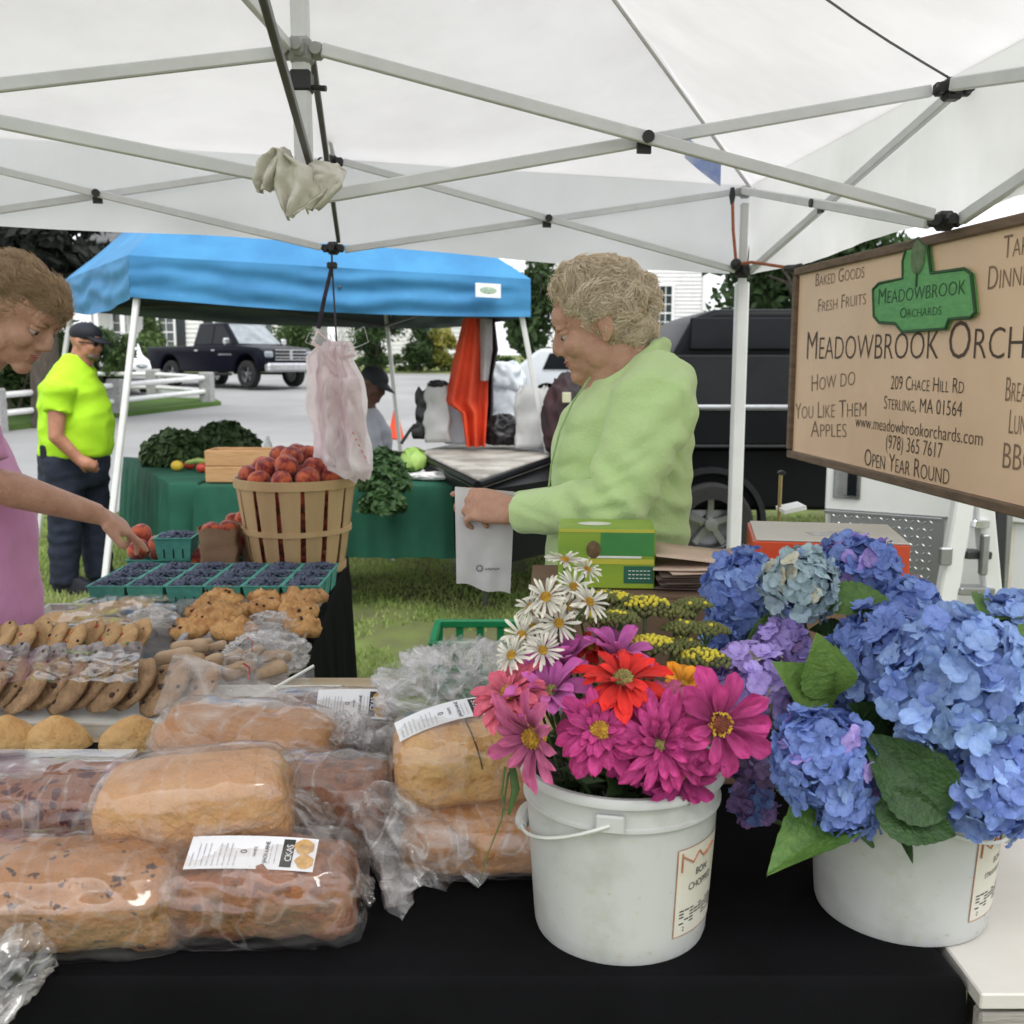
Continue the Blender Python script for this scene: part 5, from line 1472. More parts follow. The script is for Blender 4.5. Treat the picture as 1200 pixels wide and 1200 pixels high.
disc_d = pm('disc_dark', (.12, .03, .03), (.30, .08, .03), scale=90, rough=.8, bump=1, bscale=160)
stem_m = pm('stem_green', (.07, .14, .035), (.05, .09, .03), scale=20, rough=.6, trans=.1)
PMESH = {}
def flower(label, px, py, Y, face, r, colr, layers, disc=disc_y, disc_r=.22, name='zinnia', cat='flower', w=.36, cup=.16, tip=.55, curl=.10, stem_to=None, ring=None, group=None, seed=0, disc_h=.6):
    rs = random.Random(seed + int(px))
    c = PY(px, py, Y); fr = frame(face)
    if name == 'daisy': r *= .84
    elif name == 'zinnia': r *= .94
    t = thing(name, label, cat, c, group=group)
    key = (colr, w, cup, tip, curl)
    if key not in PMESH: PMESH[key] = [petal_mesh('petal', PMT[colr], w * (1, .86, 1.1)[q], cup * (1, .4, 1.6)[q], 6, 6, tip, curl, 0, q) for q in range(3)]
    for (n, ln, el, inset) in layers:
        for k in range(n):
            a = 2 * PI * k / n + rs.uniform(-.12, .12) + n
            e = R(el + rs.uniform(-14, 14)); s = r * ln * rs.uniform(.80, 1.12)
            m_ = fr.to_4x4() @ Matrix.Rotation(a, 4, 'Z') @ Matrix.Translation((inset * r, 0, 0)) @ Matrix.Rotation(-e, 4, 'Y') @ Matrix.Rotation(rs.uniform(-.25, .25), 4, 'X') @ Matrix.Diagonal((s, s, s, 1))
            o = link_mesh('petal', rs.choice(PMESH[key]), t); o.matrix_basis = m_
    # disc of small florets
    b = MB(); dr = disc_r * r
    b.ball((0, 0, dr * .1), (dr, dr, dr * disc_h), 16, 8)
    for k in range(46):
        f = math.sqrt((k + .5) / 46); a = k * 2.39996
        q = V((f * dr * math.cos(a), f * dr * math.sin(a), dr * .1 + dr * disc_h * math.sqrt(max(0, 1 - f * f)) + dr * .04)); b.ball(q, dr * .12, 5, 3)
    o = b.build('flower_disc', disc, t, world=False); o.matrix_basis = fr.to_4x4()
    if ring:
        b = MB()
        for k in range(26):
            a = 2 * PI * k / 26 + rs.uniform(-.1, .1); q = dr * rs.uniform(.95, 1.2)
            p = V((q * math.cos(a), q * math.sin(a), dr * .5))
            for j in range(4): b.ball(p + V((rs.uniform(-1, 1), rs.uniform(-1, 1), rs.uniform(-.3, 1))) * dr * .13, dr * .12, 5, 3)
        o = b.build('pollen_ring', ring, t, world=False); o.matrix_basis = fr.to_4x4()
    fz = V(face).normalized()
    end = V(stem_to or (P1.x + rs.uniform(-.05, .05), P1.y + rs.uniform(-.04, .04), P1.z + .05)) - c
    b = MB(); pts = [-fz * dr * .2, -fz * .035 + V((0, 0, -.01))]
    for k in range(1, 6): u = k / 5; pts.append((-fz * .035 + V((0, 0, -.01))).lerp(end, u))
    b.tube(pts, .0028 if r > .03 else .0018, 6); 
    b.build('stem', stem_m, t, world=False)
    b = MB(); b.ball(-fz * dr * .35, (dr * .6, dr * .6, dr * .5), 10, 6); b.build('calyx', stem_m, t, world=False)
    return t
L3 = [(18, 1.0, -4, .10), (16, .88, 12, .10), (13, .72, 28, .09), (10, .52, 46, .08)]
L2 = [(13, 1.0, 6, .12), (9, .78, 26, .10)]
L1 = [(10, 1.0, 12, .12), (5, .8, 30, .1)]
flower('coral pink zinnia leaning out over the left rim of the pail', 598, 815, 1.20, (-.45, -.50, .80), .052, 'coral', L3, disc_y, .25, disc_h=.9)
flower('dusty rose zinnia with drooping petals lowest at the left of the bouquet', 628, 862, 1.14, (-.50, -.55, -.10), .064, 'rose', [(14, 1.0, 22, .10), (9, .7, 40, .1)], disc_y, .24, disc_h=1.0, w=.30)
flower('orchid pink zinnia above the dusty rose one, seen from the side', 645, 812, 1.20, (-.25, -.35, .85), .056, 'orchid', [(11, 1.0, 28, .1), (7, .8, 45, .1)], disc_g, .2, w=.42)
flower('pale orchid zinnia with upright petals at the top left of the pail', 665, 785, 1.25, (-.1, -.2, 1), .055, 'orchid', [(9, 1.0, 50, .08), (6, .9, 62, .08)], disc_g, .2, w=.46)
flower('orchid pink flower standing tallest behind the red zinnia', 722, 772, 1.24, (.05, -.15, 1), .060, 'orchid', [(9, 1.0, 34, .1), (7, .85, 48, .08)], disc_y, .2, w=.38)
flower('bright red zinnia at the top centre of the pail', 730, 798, 1.17, (.02, -.38, .93), .056, 'red', [(14, 1.0, 0, .10), (12, .85, 12, .1), (9, .62, 28, .08)], disc_g, .24, disc_h=.9)
flower('small red zinnia peeking between the two orchid flowers', 692, 760, 1.29, (-.1, -.3, .9), .030, 'red', L2, disc_y, .25)
flower('small yellow-orange flower beside the large magenta zinnia', 800, 803, 1.22, (.1, -.4, .85), .036, 'orange', [(9, 1.0, 20, .08), (6, .8, 40, .1)], disc_y, .2, w=.5)
flower('magenta zinnia with yellow centre facing out over the pail rim', 703, 858, 1.13, (-.10, -.72, .55), .052, 'magenta', L3, disc_y, .27, disc_h=1.1)
flower('pale-centred pink zinnia right of the red one', 783, 828, 1.16, (.08, -.35, .9), .044, 'rose', L3, disc_g, .34, disc_h=1.0)
flower('ragged magenta zinnia hanging over the front of the rim', 772, 872, 1.12, (.05, -.85, .25), .058, 'magenta', [(19, 1.0, 10, .1), (17, .86, 26, .1), (13, .68, 42, .08), (9, .5, 56, .08)], disc_g, .2, w=.28, curl=.16)
flower('plum zinnia drooping lowest over the front of the pail', 796, 905, 1.13, (.15, -.80, -.35), .050, 'plum', [(17, 1.0, 10, .1), (14, .84, 26, .1), (11, .62, 44, .08)], disc_g, .22, w=.32)
flower('large magenta zinnia with dark centre and yellow ring at the right of the bouquet', 843, 848, 1.13, (.18, -.92, .18), .062, 'magenta', [(10, 1.0, 8, .16), (7, .85, 20, .14)], disc_d, .20, w=.44, tip=.75, curl=.06, ring=disc_y, disc_h=.8)
flower('magenta zinnia low between the ragged one and the rim', 742, 885, 1.14, (-.05, -.75, .1), .040, 'plum', L2, disc_y, .2)
DP = [(17, 1.0, 6, .10), (9, .9, 14, .1)]
ds = [(662, 657, 1.30, (.1, -.2, 1), .030), (640, 700, 1.24, (-.3, -.7, .6), .034), (672, 688, 1.27, (.3, -.6, .7), .030), (622, 712, 1.25, (-.6, -.4, .5), .028), (690, 706, 1.25, (.5, -.5, .6), .032),
      (655, 730, 1.24, (0, -.9, .3), .030), (612, 745, 1.24, (-.4, -.7, .5), .032), (600, 768, 1.22, (-.5, -.6, .5), .030), (636, 762, 1.22, (.1, -.8, .5), .028), (688, 668, 1.31, (.4, -.3, .8), .025), (625, 735, 1.28, (-.3, -.5, .8), .026), (664, 712, 1.30, (.1, -.5, .8), .03), (596, 785, 1.23, (-.7, -.4, .2), .024)]
dl = ['daisy standing highest, in front of the green printed box', 'large white daisy at the upper left of the bouquet', 'white daisy just below the highest daisy', 'white daisy facing left over the grass', 'white daisy spreading right toward the yarrow', 'white daisy facing forward in the middle of the daisies', 'white daisy low at the left above the crumpled bag', 'lowest left white daisy beside the crumpled bag',
      'white daisy just above the orchid zinnias', 'small daisy bud-like beside the printed green box corner', 'white daisy partly behind the forward-facing ones', 'white daisy behind the middle of the cluster', 'small wilted white daisy at the far left edge']
for k, (px, py, Y, fc, r) in enumerate(ds):
    flower(dl[k], px, py, Y, fc, r, 'white', DP, disc_y, .26, 'daisy', 'flower', w=.15, cup=.1, tip=.7, curl=.06, group='white daisies in the left pail', seed=k * 7)
# loose grass-like stem hanging out at the left
b = MB(); q = [PY(596, 905, 1.16), PY(588, 960, 1.15), PY(572, 1000, 1.14), PY(560, 1040, 1.13)]
b.tube(q, [.004, .0025, .0018, .001], 5, flat=.4); q = [PY(600, 900, 1.16), PY(604, 925, 1.15), PY(596, 955, 1.15)]; b.tube(q, [.005, .006, .002], 5, flat=.3); q = [PY(592, 900, 1.15), PY(588, 930, 1.15), PY(592, 955, 1.145)]; b.tube(q, [.005, .005, .002], 5, flat=.3)
setp(b.build('leaf_sprig', stem_m), 'thin green leafy sprig drooping left of the zinnia pail', 'sprig', kind='stuff')
# yarrow
yar = pm('yarrow_green', (.16, .17, .05), (.08, .09, .03), scale=60, rough=.9); yary = pm('yarrow_yellow', (.66, .55, .05), (.44, .38, .05), scale=60, rough=.9)
ylist = [(708, 693, 1.34, .016, .5), (725, 695, 1.34, .018, .6), (756, 700, 1.33, .034, .9), (722, 716, 1.29, .022, .3), (700, 718, 1.30, .018, .5), (792, 712, 1.33, .018, .1), (812, 702, 1.34, .018, .15), (800, 728, 1.31, .020, .1), (828, 730, 1.31, .022, .2), (762, 746, 1.27, .030, 1), (822, 762, 1.27, .030, .7), (738, 706, 1.36, .018, .6), (800, 748, 1.30, .018, .2)]
yw = ['leftmost knob of the yarrow behind the daisies', 'second yarrow head from the left, behind the daisies', 'broad flat yellow-topped yarrow head in front of the cardboard box', 'dark yarrow head just above the tallest orchid flower', 'yarrow head tucked beside the rightmost daisy', 'green budded yarrow head at the upper right', 'topmost green yarrow head near the blue hydrangea', 'green yarrow head in the middle right group', 'green yarrow head touching the hydrangeas', 'brightest yellow yarrow head, just behind the red zinnia', 'olive yellow yarrow head lowest at the right', 'small yarrow head behind the broad flat one', 'green yarrow head between the bright yellow and olive ones']
for k, (px, py, Y, r, yy) in enumerate(ylist):
    c = PY(px, py, Y); rs = random.Random(k); r *= 1.2; t = thing('yarrow', yw[k], 'flower', c, group='yarrow heads in the left pail')
    b = MB(); n = int(70 * (r / .03) ** 1.2) + 22
    for j in range(n):
        f = math.sqrt((j + .5) / n); a = j * 2.39996
        p = V((f * r * 1.15 * math.cos(a), f * r * .8 * math.sin(a), -.42 * r * f * f + rs.uniform(-.001, .001)))
        b.cm = 1 if (p.z > -.20 * r and rs.random() < yy) else 0
        b.ball(p, .0034, 6, 4)
    b.build('flower_head', [yar, yary], t, world=False, ang=180)
    b = MB(); end = V((P1.x + .03 + rs.uniform(-.03, .03), P1.y + .03, P1.z + .08)) - c
    for j in range(7):
        a = j * .9; b.tube([V((r * .7 * math.cos(a), r * .5 * math.sin(a), -.2 * r)), V((0, 0, -.03))], .0012, 4)
    b.tube([V((0, 0, -.028)), end * .5 + V((0, 0, .01)), end], .0025, 5); b.build('stem', stem_m, t, world=False)
# foliage filling the pail mouths
fol = pm('bouquet_leaf', (.035, .07, .02), (.02, .04, .012), scale=9, rough=.6, trans=.15)
for (P, lab) in ((P1, 'dark leafy filler foliage inside the zinnia pail'), (P2, 'dark leafy filler foliage inside the hydrangea pail')):
    b = MB(); rs = random.Random(3)
    for k in range(260):
        a = rs.uniform(0, 6.28); q = .10 * math.sqrt(rs.random()); p = P + V((q * math.cos(a), q * math.sin(a), rs.uniform(.14, .25)))
        fr = frame((rs.gauss(0, 1), rs.gauss(0, 1), rs.gauss(.6, 1))); s = rs.uniform(.015, .03)
        i_ = [b.av(p + fr @ V(v)) for v in ((-s, 0, 0), (0, -.35 * s, .1 * s), (s, 0, 0), (0, .35 * s, .1 * s))]; b.af(i_)
    setp(b.build('filler_foliage', fol, smooth=False), lab, 'foliage', kind='stuff')

# ---------------------------------------------------------------- hydrangeas
def floret_mesh(mat, s=1.0, sd=0):
    b = MB(); rs = random.Random(4 + sd)
    for k in range(4):
        a = k * PI / 2; ca, sa = math.cos(a), math.sin(a); w = 1.0; dz = .05 * (k % 2) + rs.uniform(-.10, .14); cu_ = rs.uniform(.05, .5); ro_ = rs.uniform(.82, 1.1)
        def P(x, y, z): return b.av((x * ca - y * sa, x * sa + y * ca, z))
        idx = [[P(.04 + 1.02 * u * ro_, (v * 2 - 1) * (.10 + .50 * math.sin(PI * min(1, .08 + .80 * u)) ** .75) * (1 if u < .99 else .62), .10 * math.sin(u * 2.6) + .9 * cu_ * (v * 2 - 1) ** 2 * u * .6 + dz * u * 1.5 + .05 * math.sin(6 * u + 4 * v + k)) for v in (0, .25, .5, .75, 1)] for u in (0, .3, .6, .85, 1)]
        for i in range(4):
            for j in range(4): b.af((idx[i][j], idx[i + 1][j], idx[i + 1][j + 1], idx[i][j + 1]))
        continue
        i0 = P(.03, 0, 0); l1 = P(.46, w * .47, .16 + dz); c1 = P(.5, 0, .10 + dz); r1 = P(.46, -w * .47, .16 + dz)
        l2 = P(.88, w * .40, .20 + dz); c2 = P(1.0, 0, .08 + dz); r2 = P(.88, -w * .40, .20 + dz); tp = P(1.08, 0, .10 + dz)
        for f in ((i0, c1, l1), (i0, r1, c1), (c1, c2, l2, l1), (r1, r2, c2, c1), (c2, tp, l2), (r2, tp, c2)): b.af(f)
    b.ball((0, 0, .06), (.09, .09, .07), 6, 4)
    return b.mesh('floret', mat, True, 180)
def hyd(name, c, c2, tr=.25): return pm(name, c, c2, scale=2.2, rough=.6, spec=.2, trans=tr, rnd=.22)
HM = {'blue': hyd('floret_blue', (.21, .30, .62), (.13, .19, .48)), 'sky': hyd('floret_sky', (.31, .44, .74), (.19, .29, .58)), 'lav': hyd('floret_lavender', (.46, .36, .74), (.30, .22, .55)),
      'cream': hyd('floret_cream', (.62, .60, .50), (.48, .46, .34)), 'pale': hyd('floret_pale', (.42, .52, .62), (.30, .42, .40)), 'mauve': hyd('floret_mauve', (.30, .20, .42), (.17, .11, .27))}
HF = {k: [floret_mesh(m, 1.0, q) for q in range(4)] for k, m in HM.items()}
core_m = pm('hydrangea_core', (.07, .10, .22), (.04, .06, .12), scale=30, rough=.9)
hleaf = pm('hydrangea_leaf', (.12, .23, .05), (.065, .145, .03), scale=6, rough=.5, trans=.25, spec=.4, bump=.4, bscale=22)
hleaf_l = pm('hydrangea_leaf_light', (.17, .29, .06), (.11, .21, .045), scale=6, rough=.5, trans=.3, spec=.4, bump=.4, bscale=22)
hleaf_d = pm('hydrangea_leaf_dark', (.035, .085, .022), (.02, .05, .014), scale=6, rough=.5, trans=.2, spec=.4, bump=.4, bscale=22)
def leaf_mesh(mat):
    b = MB()
    def fn_(u, v):
        s = v * 2 - 1; w = .34 * math.sin(PI * u ** .78) ** .85 * (1 - .25 * u)
        w *= 1 + .03 * math.sin(u * 60) * abs(s)
        vein = .012 * math.sin((u * 9 - abs(s) * 1.6) * 2 * PI) * (1 - abs(s) * .4) * math.sin(PI * u)
        return V((u, s * w, .55 * w * abs(s) ** 1.3 - .22 * u * u + vein + .02 * math.sin(u * 7 + s * 2)))
    b.grid(fn_, 36, 12)
    return b.mesh('leaf', mat, True, 180)
LFM = {'m': leaf_mesh(hleaf), 'l': leaf_mesh(hleaf_l), 'd': leaf_mesh(hleaf_d)}
def leaf(parent, a, tip, nrm, kind='m', wscale=1.0):
    a, tip = V(a), V(tip); x = tip - a; L_ = x.length; x.normalize(); n_ = V(nrm); n_ = (n_ - x * n_.dot(x)).normalized(); y = n_.cross(x)
    m_ = Matrix(((x.x * L_, y.x * L_ * wscale, n_.x * L_, a.x), (x.y * L_, y.y * L_ * wscale, n_.y * L_, a.y), (x.z * L_, y.z * L_ * wscale, n_.z * L_, a.z), (0, 0, 0, 1)))
    o = link_mesh('leaf', LFM[kind], parent)
    o.matrix_basis = (wmat(parent).inverted() @ m_) if parent else m_
    return o
def hydrangea(label, px, py, Y, r, kinds, fs=.0155, leaves=(), seed=0, sq=(1, 1, 1), dens=1.0):
    c = PY(px, py, Y); rs = random.Random(seed); t = thing('hydrangea', label, 'flower', c, group='hydrangea heads in the right pail')
    n = int(1.75 * dens * 4 * PI * r * r / (.0212 * fs / .0155) ** 2)
    for k in range(n):
        z = 1 - 2 * (k + .5) / n; a = k * 2.39996
        d = V((math.sqrt(1 - z * z) * math.cos(a), math.sqrt(1 - z * z) * math.sin(a), z))
        if d.z < -.75 and rs.random() < .6: continue
        rr = r * (1 + rs.uniform(-.15, .12) + .10 * fnoise(d * 1.6 + V((seed, 0, 0)), 1))
        p = V((d.x * sq[0], d.y * sq[1], d.z * sq[2])) * rr
        nd = (d + V((rs.gauss(0, .42), rs.gauss(0, .42), rs.gauss(0, .42)))).normalized()
        fr = frame(nd).to_4x4() @ Matrix.Rotation(rs.uniform(0, 6), 4, 'Z')
        s = fs * rs.uniform(.8, 1.2)
        kd = kinds[0] if rs.random() < .8 or len(kinds) < 2 else rs.choice(kinds[1:])
        o = link_mesh('floret', rs.choice(HF[kd]), t); o.matrix_basis = Matrix.Translation(p) @ fr @ Matrix.Scale(s, 4)
    b = MB(); b.ball((0, 0, 0), (r * .84 * sq[0], r * .84 * sq[1], r * .84 * sq[2]), 18, 12); b.build('flower_core', core_m, t, world=False)
    b = MB(); end = V((P2.x + rs.uniform(-.05, .05), P2.y + rs.uniform(-.03, .05), P2.z + .05)) - c
    b.tube([V((0, 0, -r * .6)), V((0, 0, -r * .9)).lerp(end, .4), end], .0035, 6); b.build('stem', stem_m, t, world=False)
    for l in leaves: leaf(t, *l)
    return t
Q = PY
hydrangea('deep blue hydrangea head at the upper left, beside the paper stack', 872, 698, 1.46, .052, ('blue', 'sky'), .013, [(Q(930, 735, 1.40), Q(868, 768, 1.36), (-.3, -.8, .5), 'm'), (Q(905, 700, 1.42), Q(925, 750, 1.36), (.2, -.9, .3), 'm')], 1, (1, 1, 1.15))
hydrangea('small blue hydrangea cluster at the far left edge', 846, 748, 1.42, .022, ('blue', 'sky'), .012, (), 2)
hydrangea('pale greenish blue hydrangea head in front of the red carton', 938, 688, 1.38, .048, ('pale', 'cream', 'sky'), .012, (), 3)
hydrangea('blue hydrangea head right below the red carton', 1004, 668, 1.48, .054, ('blue', 'lav'), .014, [(Q(968, 712, 1.36), Q(1052, 700, 1.34), (0, -.5, .85), 'm', 1.2)], 4, (1, 1, .85))
hydrangea('full blue hydrangea head in the middle of the pail', 1036, 780, 1.30, .068, ('blue', 'sky'), .0150, (), 5, (1, 1, 1.1))
hydrangea('blue hydrangea head between the middle head and the white ladder', 1062, 722, 1.38, .045, ('blue', 'sky'), .0145, (), 6)
hydrangea('lavender and cream hydrangea head beside the large magenta zinnia', 886, 805, 1.28, .050, ('lav', 'cream', 'cream', 'mauve'), .0135, (), 7)
hydrangea('small purple hydrangea head above the lavender and cream one', 918, 760, 1.36, .034, ('lav', 'mauve'), .013, (), 8)
hydrangea('drooping violet-blue hydrangea head in front of the dark leaves', 962, 892, 1.16, .052, ('blue', 'lav', 'sky'), .0145, [(Q(1000, 950, 1.18), Q(905, 1004, 1.10), (-.3, -.55, .8), 'm', .9)], 9, (1, .9, 1.15))
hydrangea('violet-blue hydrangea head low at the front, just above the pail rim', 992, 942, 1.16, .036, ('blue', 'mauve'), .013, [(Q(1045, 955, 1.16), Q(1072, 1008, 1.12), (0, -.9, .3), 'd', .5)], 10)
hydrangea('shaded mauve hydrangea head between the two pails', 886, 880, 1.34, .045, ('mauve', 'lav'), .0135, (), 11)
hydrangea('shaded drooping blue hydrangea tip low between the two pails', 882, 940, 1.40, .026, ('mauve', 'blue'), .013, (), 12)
hydrangea('largest light blue hydrangea head at the right of the pail', 1118, 800, 1.17, .078, ('sky', 'blue'), .0175, (), 13, (1, 1, 1.05))
hydrangea('light blue hydrangea head at the right edge, behind the largest head', 1185, 760, 1.26, .062, ('sky', 'blue'), .0165, [(Q(1150, 725, 1.22), Q(1195, 712, 1.30), (0, -.4, .9), 'm'), (Q(1190, 745, 1.2), Q(1225, 735, 1.2), (0, -.5, .8), 'l')], 14)
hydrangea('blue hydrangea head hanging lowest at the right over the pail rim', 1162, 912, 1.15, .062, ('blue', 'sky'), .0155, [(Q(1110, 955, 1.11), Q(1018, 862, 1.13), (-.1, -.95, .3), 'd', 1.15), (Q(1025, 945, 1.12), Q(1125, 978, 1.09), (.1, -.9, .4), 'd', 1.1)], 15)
t = thing('hydrangea_shoot', 'fresh light green leafy shoot among the hydrangea heads', 'plant', Q(968, 820, 1.24))
for l in ((Q(975, 828, 1.24), Q(920, 782, 1.20), (-.3, -.8, .5), 'l', 1.1), (Q(972, 815, 1.23), Q(962, 752, 1.20), (-.1, -.95, .2), 'l', 1.3), (Q(980, 815, 1.23), Q(988, 758, 1.22), (.5, -.8, .2), 'l', .8)): leaf(t, *l)
b = MB(); b.tube([Q(975, 826, 1.24), Q(985, 860, 1.26), P2 + V((0, 0, .1))], .003, 6); b.build('stem', stem_m, t)
t = thing('dark_leaves', 'broad dark hydrangea leaves in the shade over the pail rim', 'plant', Q(1050, 900, 1.22))
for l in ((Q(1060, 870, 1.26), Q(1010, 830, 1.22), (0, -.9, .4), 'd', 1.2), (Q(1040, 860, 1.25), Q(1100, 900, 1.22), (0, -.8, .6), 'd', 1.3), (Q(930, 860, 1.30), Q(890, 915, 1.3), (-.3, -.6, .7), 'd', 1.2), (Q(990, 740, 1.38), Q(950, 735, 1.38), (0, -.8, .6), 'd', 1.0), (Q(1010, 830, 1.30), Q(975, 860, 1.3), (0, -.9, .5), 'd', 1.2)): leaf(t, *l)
# ================================================================ PEOPLE
skin = pm('skin_fair', (.50, .29, .205), (.41, .215, .15), scale=26, rough=.5, sss=.15, bump=.3, bscale=150, spec=.35, lo=.3, hi=.62, detail=10)
skin2 = pm('skin_tanned', (.42, .20, .125), (.33, .14, .09), scale=18, rough=.55, sss=.1, bump=.1, bscale=90)
skin3 = pm('skin_deep', (.16, .08, .055), (.12, .055, .04), scale=18, rough=.55)
lips_m = pm('lips', (.42, .15, .12), scale=20, rough=.45)
eye_m = pm('eye_dark', (.05, .03, .02), scale=20, rough=.2)
brow_m = pm('eyebrow', (.22, .14, .08), scale=60, rough=.8)
def hframe(F, U):
    F = V(F).normalized(); U = V(U); U = (U - F * U.dot(F)).normalized(); S = F.cross(U)
    return F, U, S
def head_shape(b, c, F, U, S, s=1.0, neck_to=None, nr=.056):
    c = V(c); M3 = Matrix((F, S, U)).transposed()
    def P(f, u, d=0): return c + (F * f + U * u + S * d) * s
    def E(f, u, d, rf, ru, rd, n=20, m=14): b.ball(P(f, u, d), (rf * s, rd * s, ru * s), n, m, M3)
    E(-.008, .028, 0, .098, .086, .077); E(.038, -.022, 0, .052, .080, .060); E(.040, -.068, 0, .046, .036, .048)
    E(.074, -.093, 0, .020, .018, .022); E(.078, .030, 0, .020, .030, .050); E(.084, .012, .028, .012, .009, .022); E(.084, .012, -.028, .012, .009, .022)
    for d in (-1, 1):
        E(.062, -.028, .038 * d, .028, .026, .024); E(.020, -.055, .050 * d, .034, .034, .018)
        E(-.004, -.010, .077 * d, .015, .030, .008); E(-.012, -.006, .082 * d, .012, .026, .005); E(.002, -.034, .075 * d, .009, .010, .006)
        E(.093, -.036, .012 * d, .011, .008, .008, 10, 8)
    b.tube([P(.086, .014), P(.095, -.006), P(.1035, -.027), P(.098, -.038)], [.009 * s, .010 * s, .0125 * s, .010 * s], 12)
    E(.080, -.055, 0, .016, .010, .024); E(.078, -.068, 0, .016, .010, .022)
    if neck_to is not None:
        b.tube([P(-.015, -.03), P(-.018, -.085), V(neck_to).lerp(P(-.015, -.09), .4), V(neck_to)], [.060 * s, nr * s, nr * 1.02 * s, nr * 1.25 * s], 20)
    return P
def eyes_in(P, s, d0=.010):
    cs = [P(.088, -.004, .031), P(.088, -.004, -.031)]
    return lambda co, n: -n * d0 * s * sum(math.exp(-((co - c).length / (.013 * s)) ** 2) for c in cs)
def face_parts(t, P, F, U, S, s, lashes=True, mouth=True):
    M3 = Matrix((F, S, U)).transposed()
    for d in (-1, 1):
        b = MB(); b.ball(P(.076, -.004, .031 * d), (.0115 * s, .0115 * s, .0115 * s), 12, 8, M3); e = b.build('eye', pm('eye_white', (.55, .50, .46), scale=20, rough=.3), t)
        b = MB(); b.ball(P(.0855, -.007, .031 * d), (.0035 * s, .0055 * s, .0055 * s), 10, 6, M3); b.build('iris', eye_m, e)
        b = MB(); b.ball(P(.0775, .0022, .031 * d), (.0128 * s, .0150 * s, .0098 * s), 12, 8, M3); b.build('eyelid', skin, t)
        b = MB(); b.tube([P(.094, .013, .014 * d), P(.095, .020, .028 * d), P(.082, .016, .046 * d)], [.0028 * s, .0036 * s, .0015 * s], 6, flat=.6); b.build('eyebrow', brow_m, t)
    if mouth:
        b = MB(); b.ball(P(.0895, -.057), (.0085 * s, .019 * s, .0032 * s), 14, 8, M3); b.ball(P(.0880, -.0645), (.0085 * s, .017 * s, .0038 * s), 14, 8, M3); b.build('lips', lips_m, t)
def hand_shape(b, w, d, n, th, curls, s=1.0, spread=.06, thumb=(.6, .5), L0=.088):
    """w wrist, d finger direction, n back-of-hand normal, th +1/-1 thumb side"""
    d = V(d).normalized(); n = V(n); n = (n - d * n.dot(d)).normalized(); sd = d.cross(n) * th; w = V(w)
    M3 = Matrix((sd, n, d)).transposed()
    secs = []
    for (t, hw, hh) in ((-.02, .027, .021), (.0, .028, .020), (.025, .036, .018), (.05, .041, .016), (.075, .042, .014), (L0, .038, .011)):
        secs.append((w + d * t * s, hw * s, hh * s, M3, .85))
    b.loft(secs, 20)
    for k in range(4):
        off = (.030 - .020 * k) * s; Lf = (.070, .078, .073, .058)[k] * s; r = (.0090, .0092, .0088, .0078)[k] * s
        p = w + d * (L0 - .012 - .004 * abs(k - 1)) * s + sd * off; a = 0; pts = [p, p + d * .010 * s]; rr = [r * 1.05, r * 1.05]; dd = d; p = pts[-1]
        side = sd * (spread * (1.5 - k))
        for q, f in enumerate((.45, .31, .24)):
            a += curls[k] * (1.0, 1.1, .8)[q]
            dd = (d * math.cos(a) - n * math.sin(a) + side).normalized()
            for h in (0.5, 1): pts.append(p + dd * Lf * f * h); rr.append(r * (1.0 - .09 * (q + h * .5)) * (1.03 if h == 1 and q < 2 else 1))
            p = pts[-1]
        pts.append(p + dd * r * .5); rr.append(r * .45)
        b.tube(pts, rr, 12)
    p = w + d * .018 * s + sd * .026 * s - n * .006 * s
    dd = (sd * thumb[0] + d * (1 - thumb[0] * .4) - n * thumb[1] * .6).normalized()
    d2 = (dd + d * .5 - n * thumb[1] * .4).normalized()
    b.tube([p, p + dd * .028 * s, p + dd * .045 * s, p + dd * .045 * s + d2 * .016 * s, p + dd * .045 * s + d2 * .03 * s], [.015 * s, .0125 * s, .0105 * s, .010 * s, .006 * s], 12)
def folds(amp, sc, st, seed=0):
    def f(co, n):
        q = V((co.x * st[0], co.y * st[1], co.z * st[2])) * sc + V((seed, 0, 0))
        return n * amp * (1 - 2.3 * abs(fnoise(q, 1.0, 2)) + .4 * fnoise(q * 2.5, 1.0, 2))
    return f
def curls(t, base_pts, name, mat, n, ln, rad, seed, spiral=1.0, flow=None):
    """short locks standing on the hair mass"""
    rs = random.Random(seed); b = MB()
    for _ in range(n):
        v = base_pts[rs.randrange(len(base_pts))]; p = v[0]; nn = v[1]
        tx = frame(nn) @ V((math.cos(rs.uniform(0, 6.28)), math.sin(rs.uniform(0, 6.28)), 0))
        if flow: tx = (V(flow(p)) + tx * .35); tx = (tx - nn * tx.dot(nn)).normalized()
        ty = nn.cross(tx); L_ = ln * rs.uniform(.6, 1.3); ph = rs.uniform(0, 6.28); pts = []
        for k in range(7):
            u = k / 6; pts.append(p + tx * L_ * (u - .3) + ty * spiral * .006 * math.sin(u * 7 + ph) + nn * (.001 + spiral * .006 * math.sin(u * 5 + ph) + (.004 * math.sin(PI * u))))
        b.tube(pts, [rad * .5, rad, rad, rad, rad, rad * .8, rad * .3], 3, caps=False)
    o = b.build(name, mat, t, ang=180); return setp(o, kind='stuff')

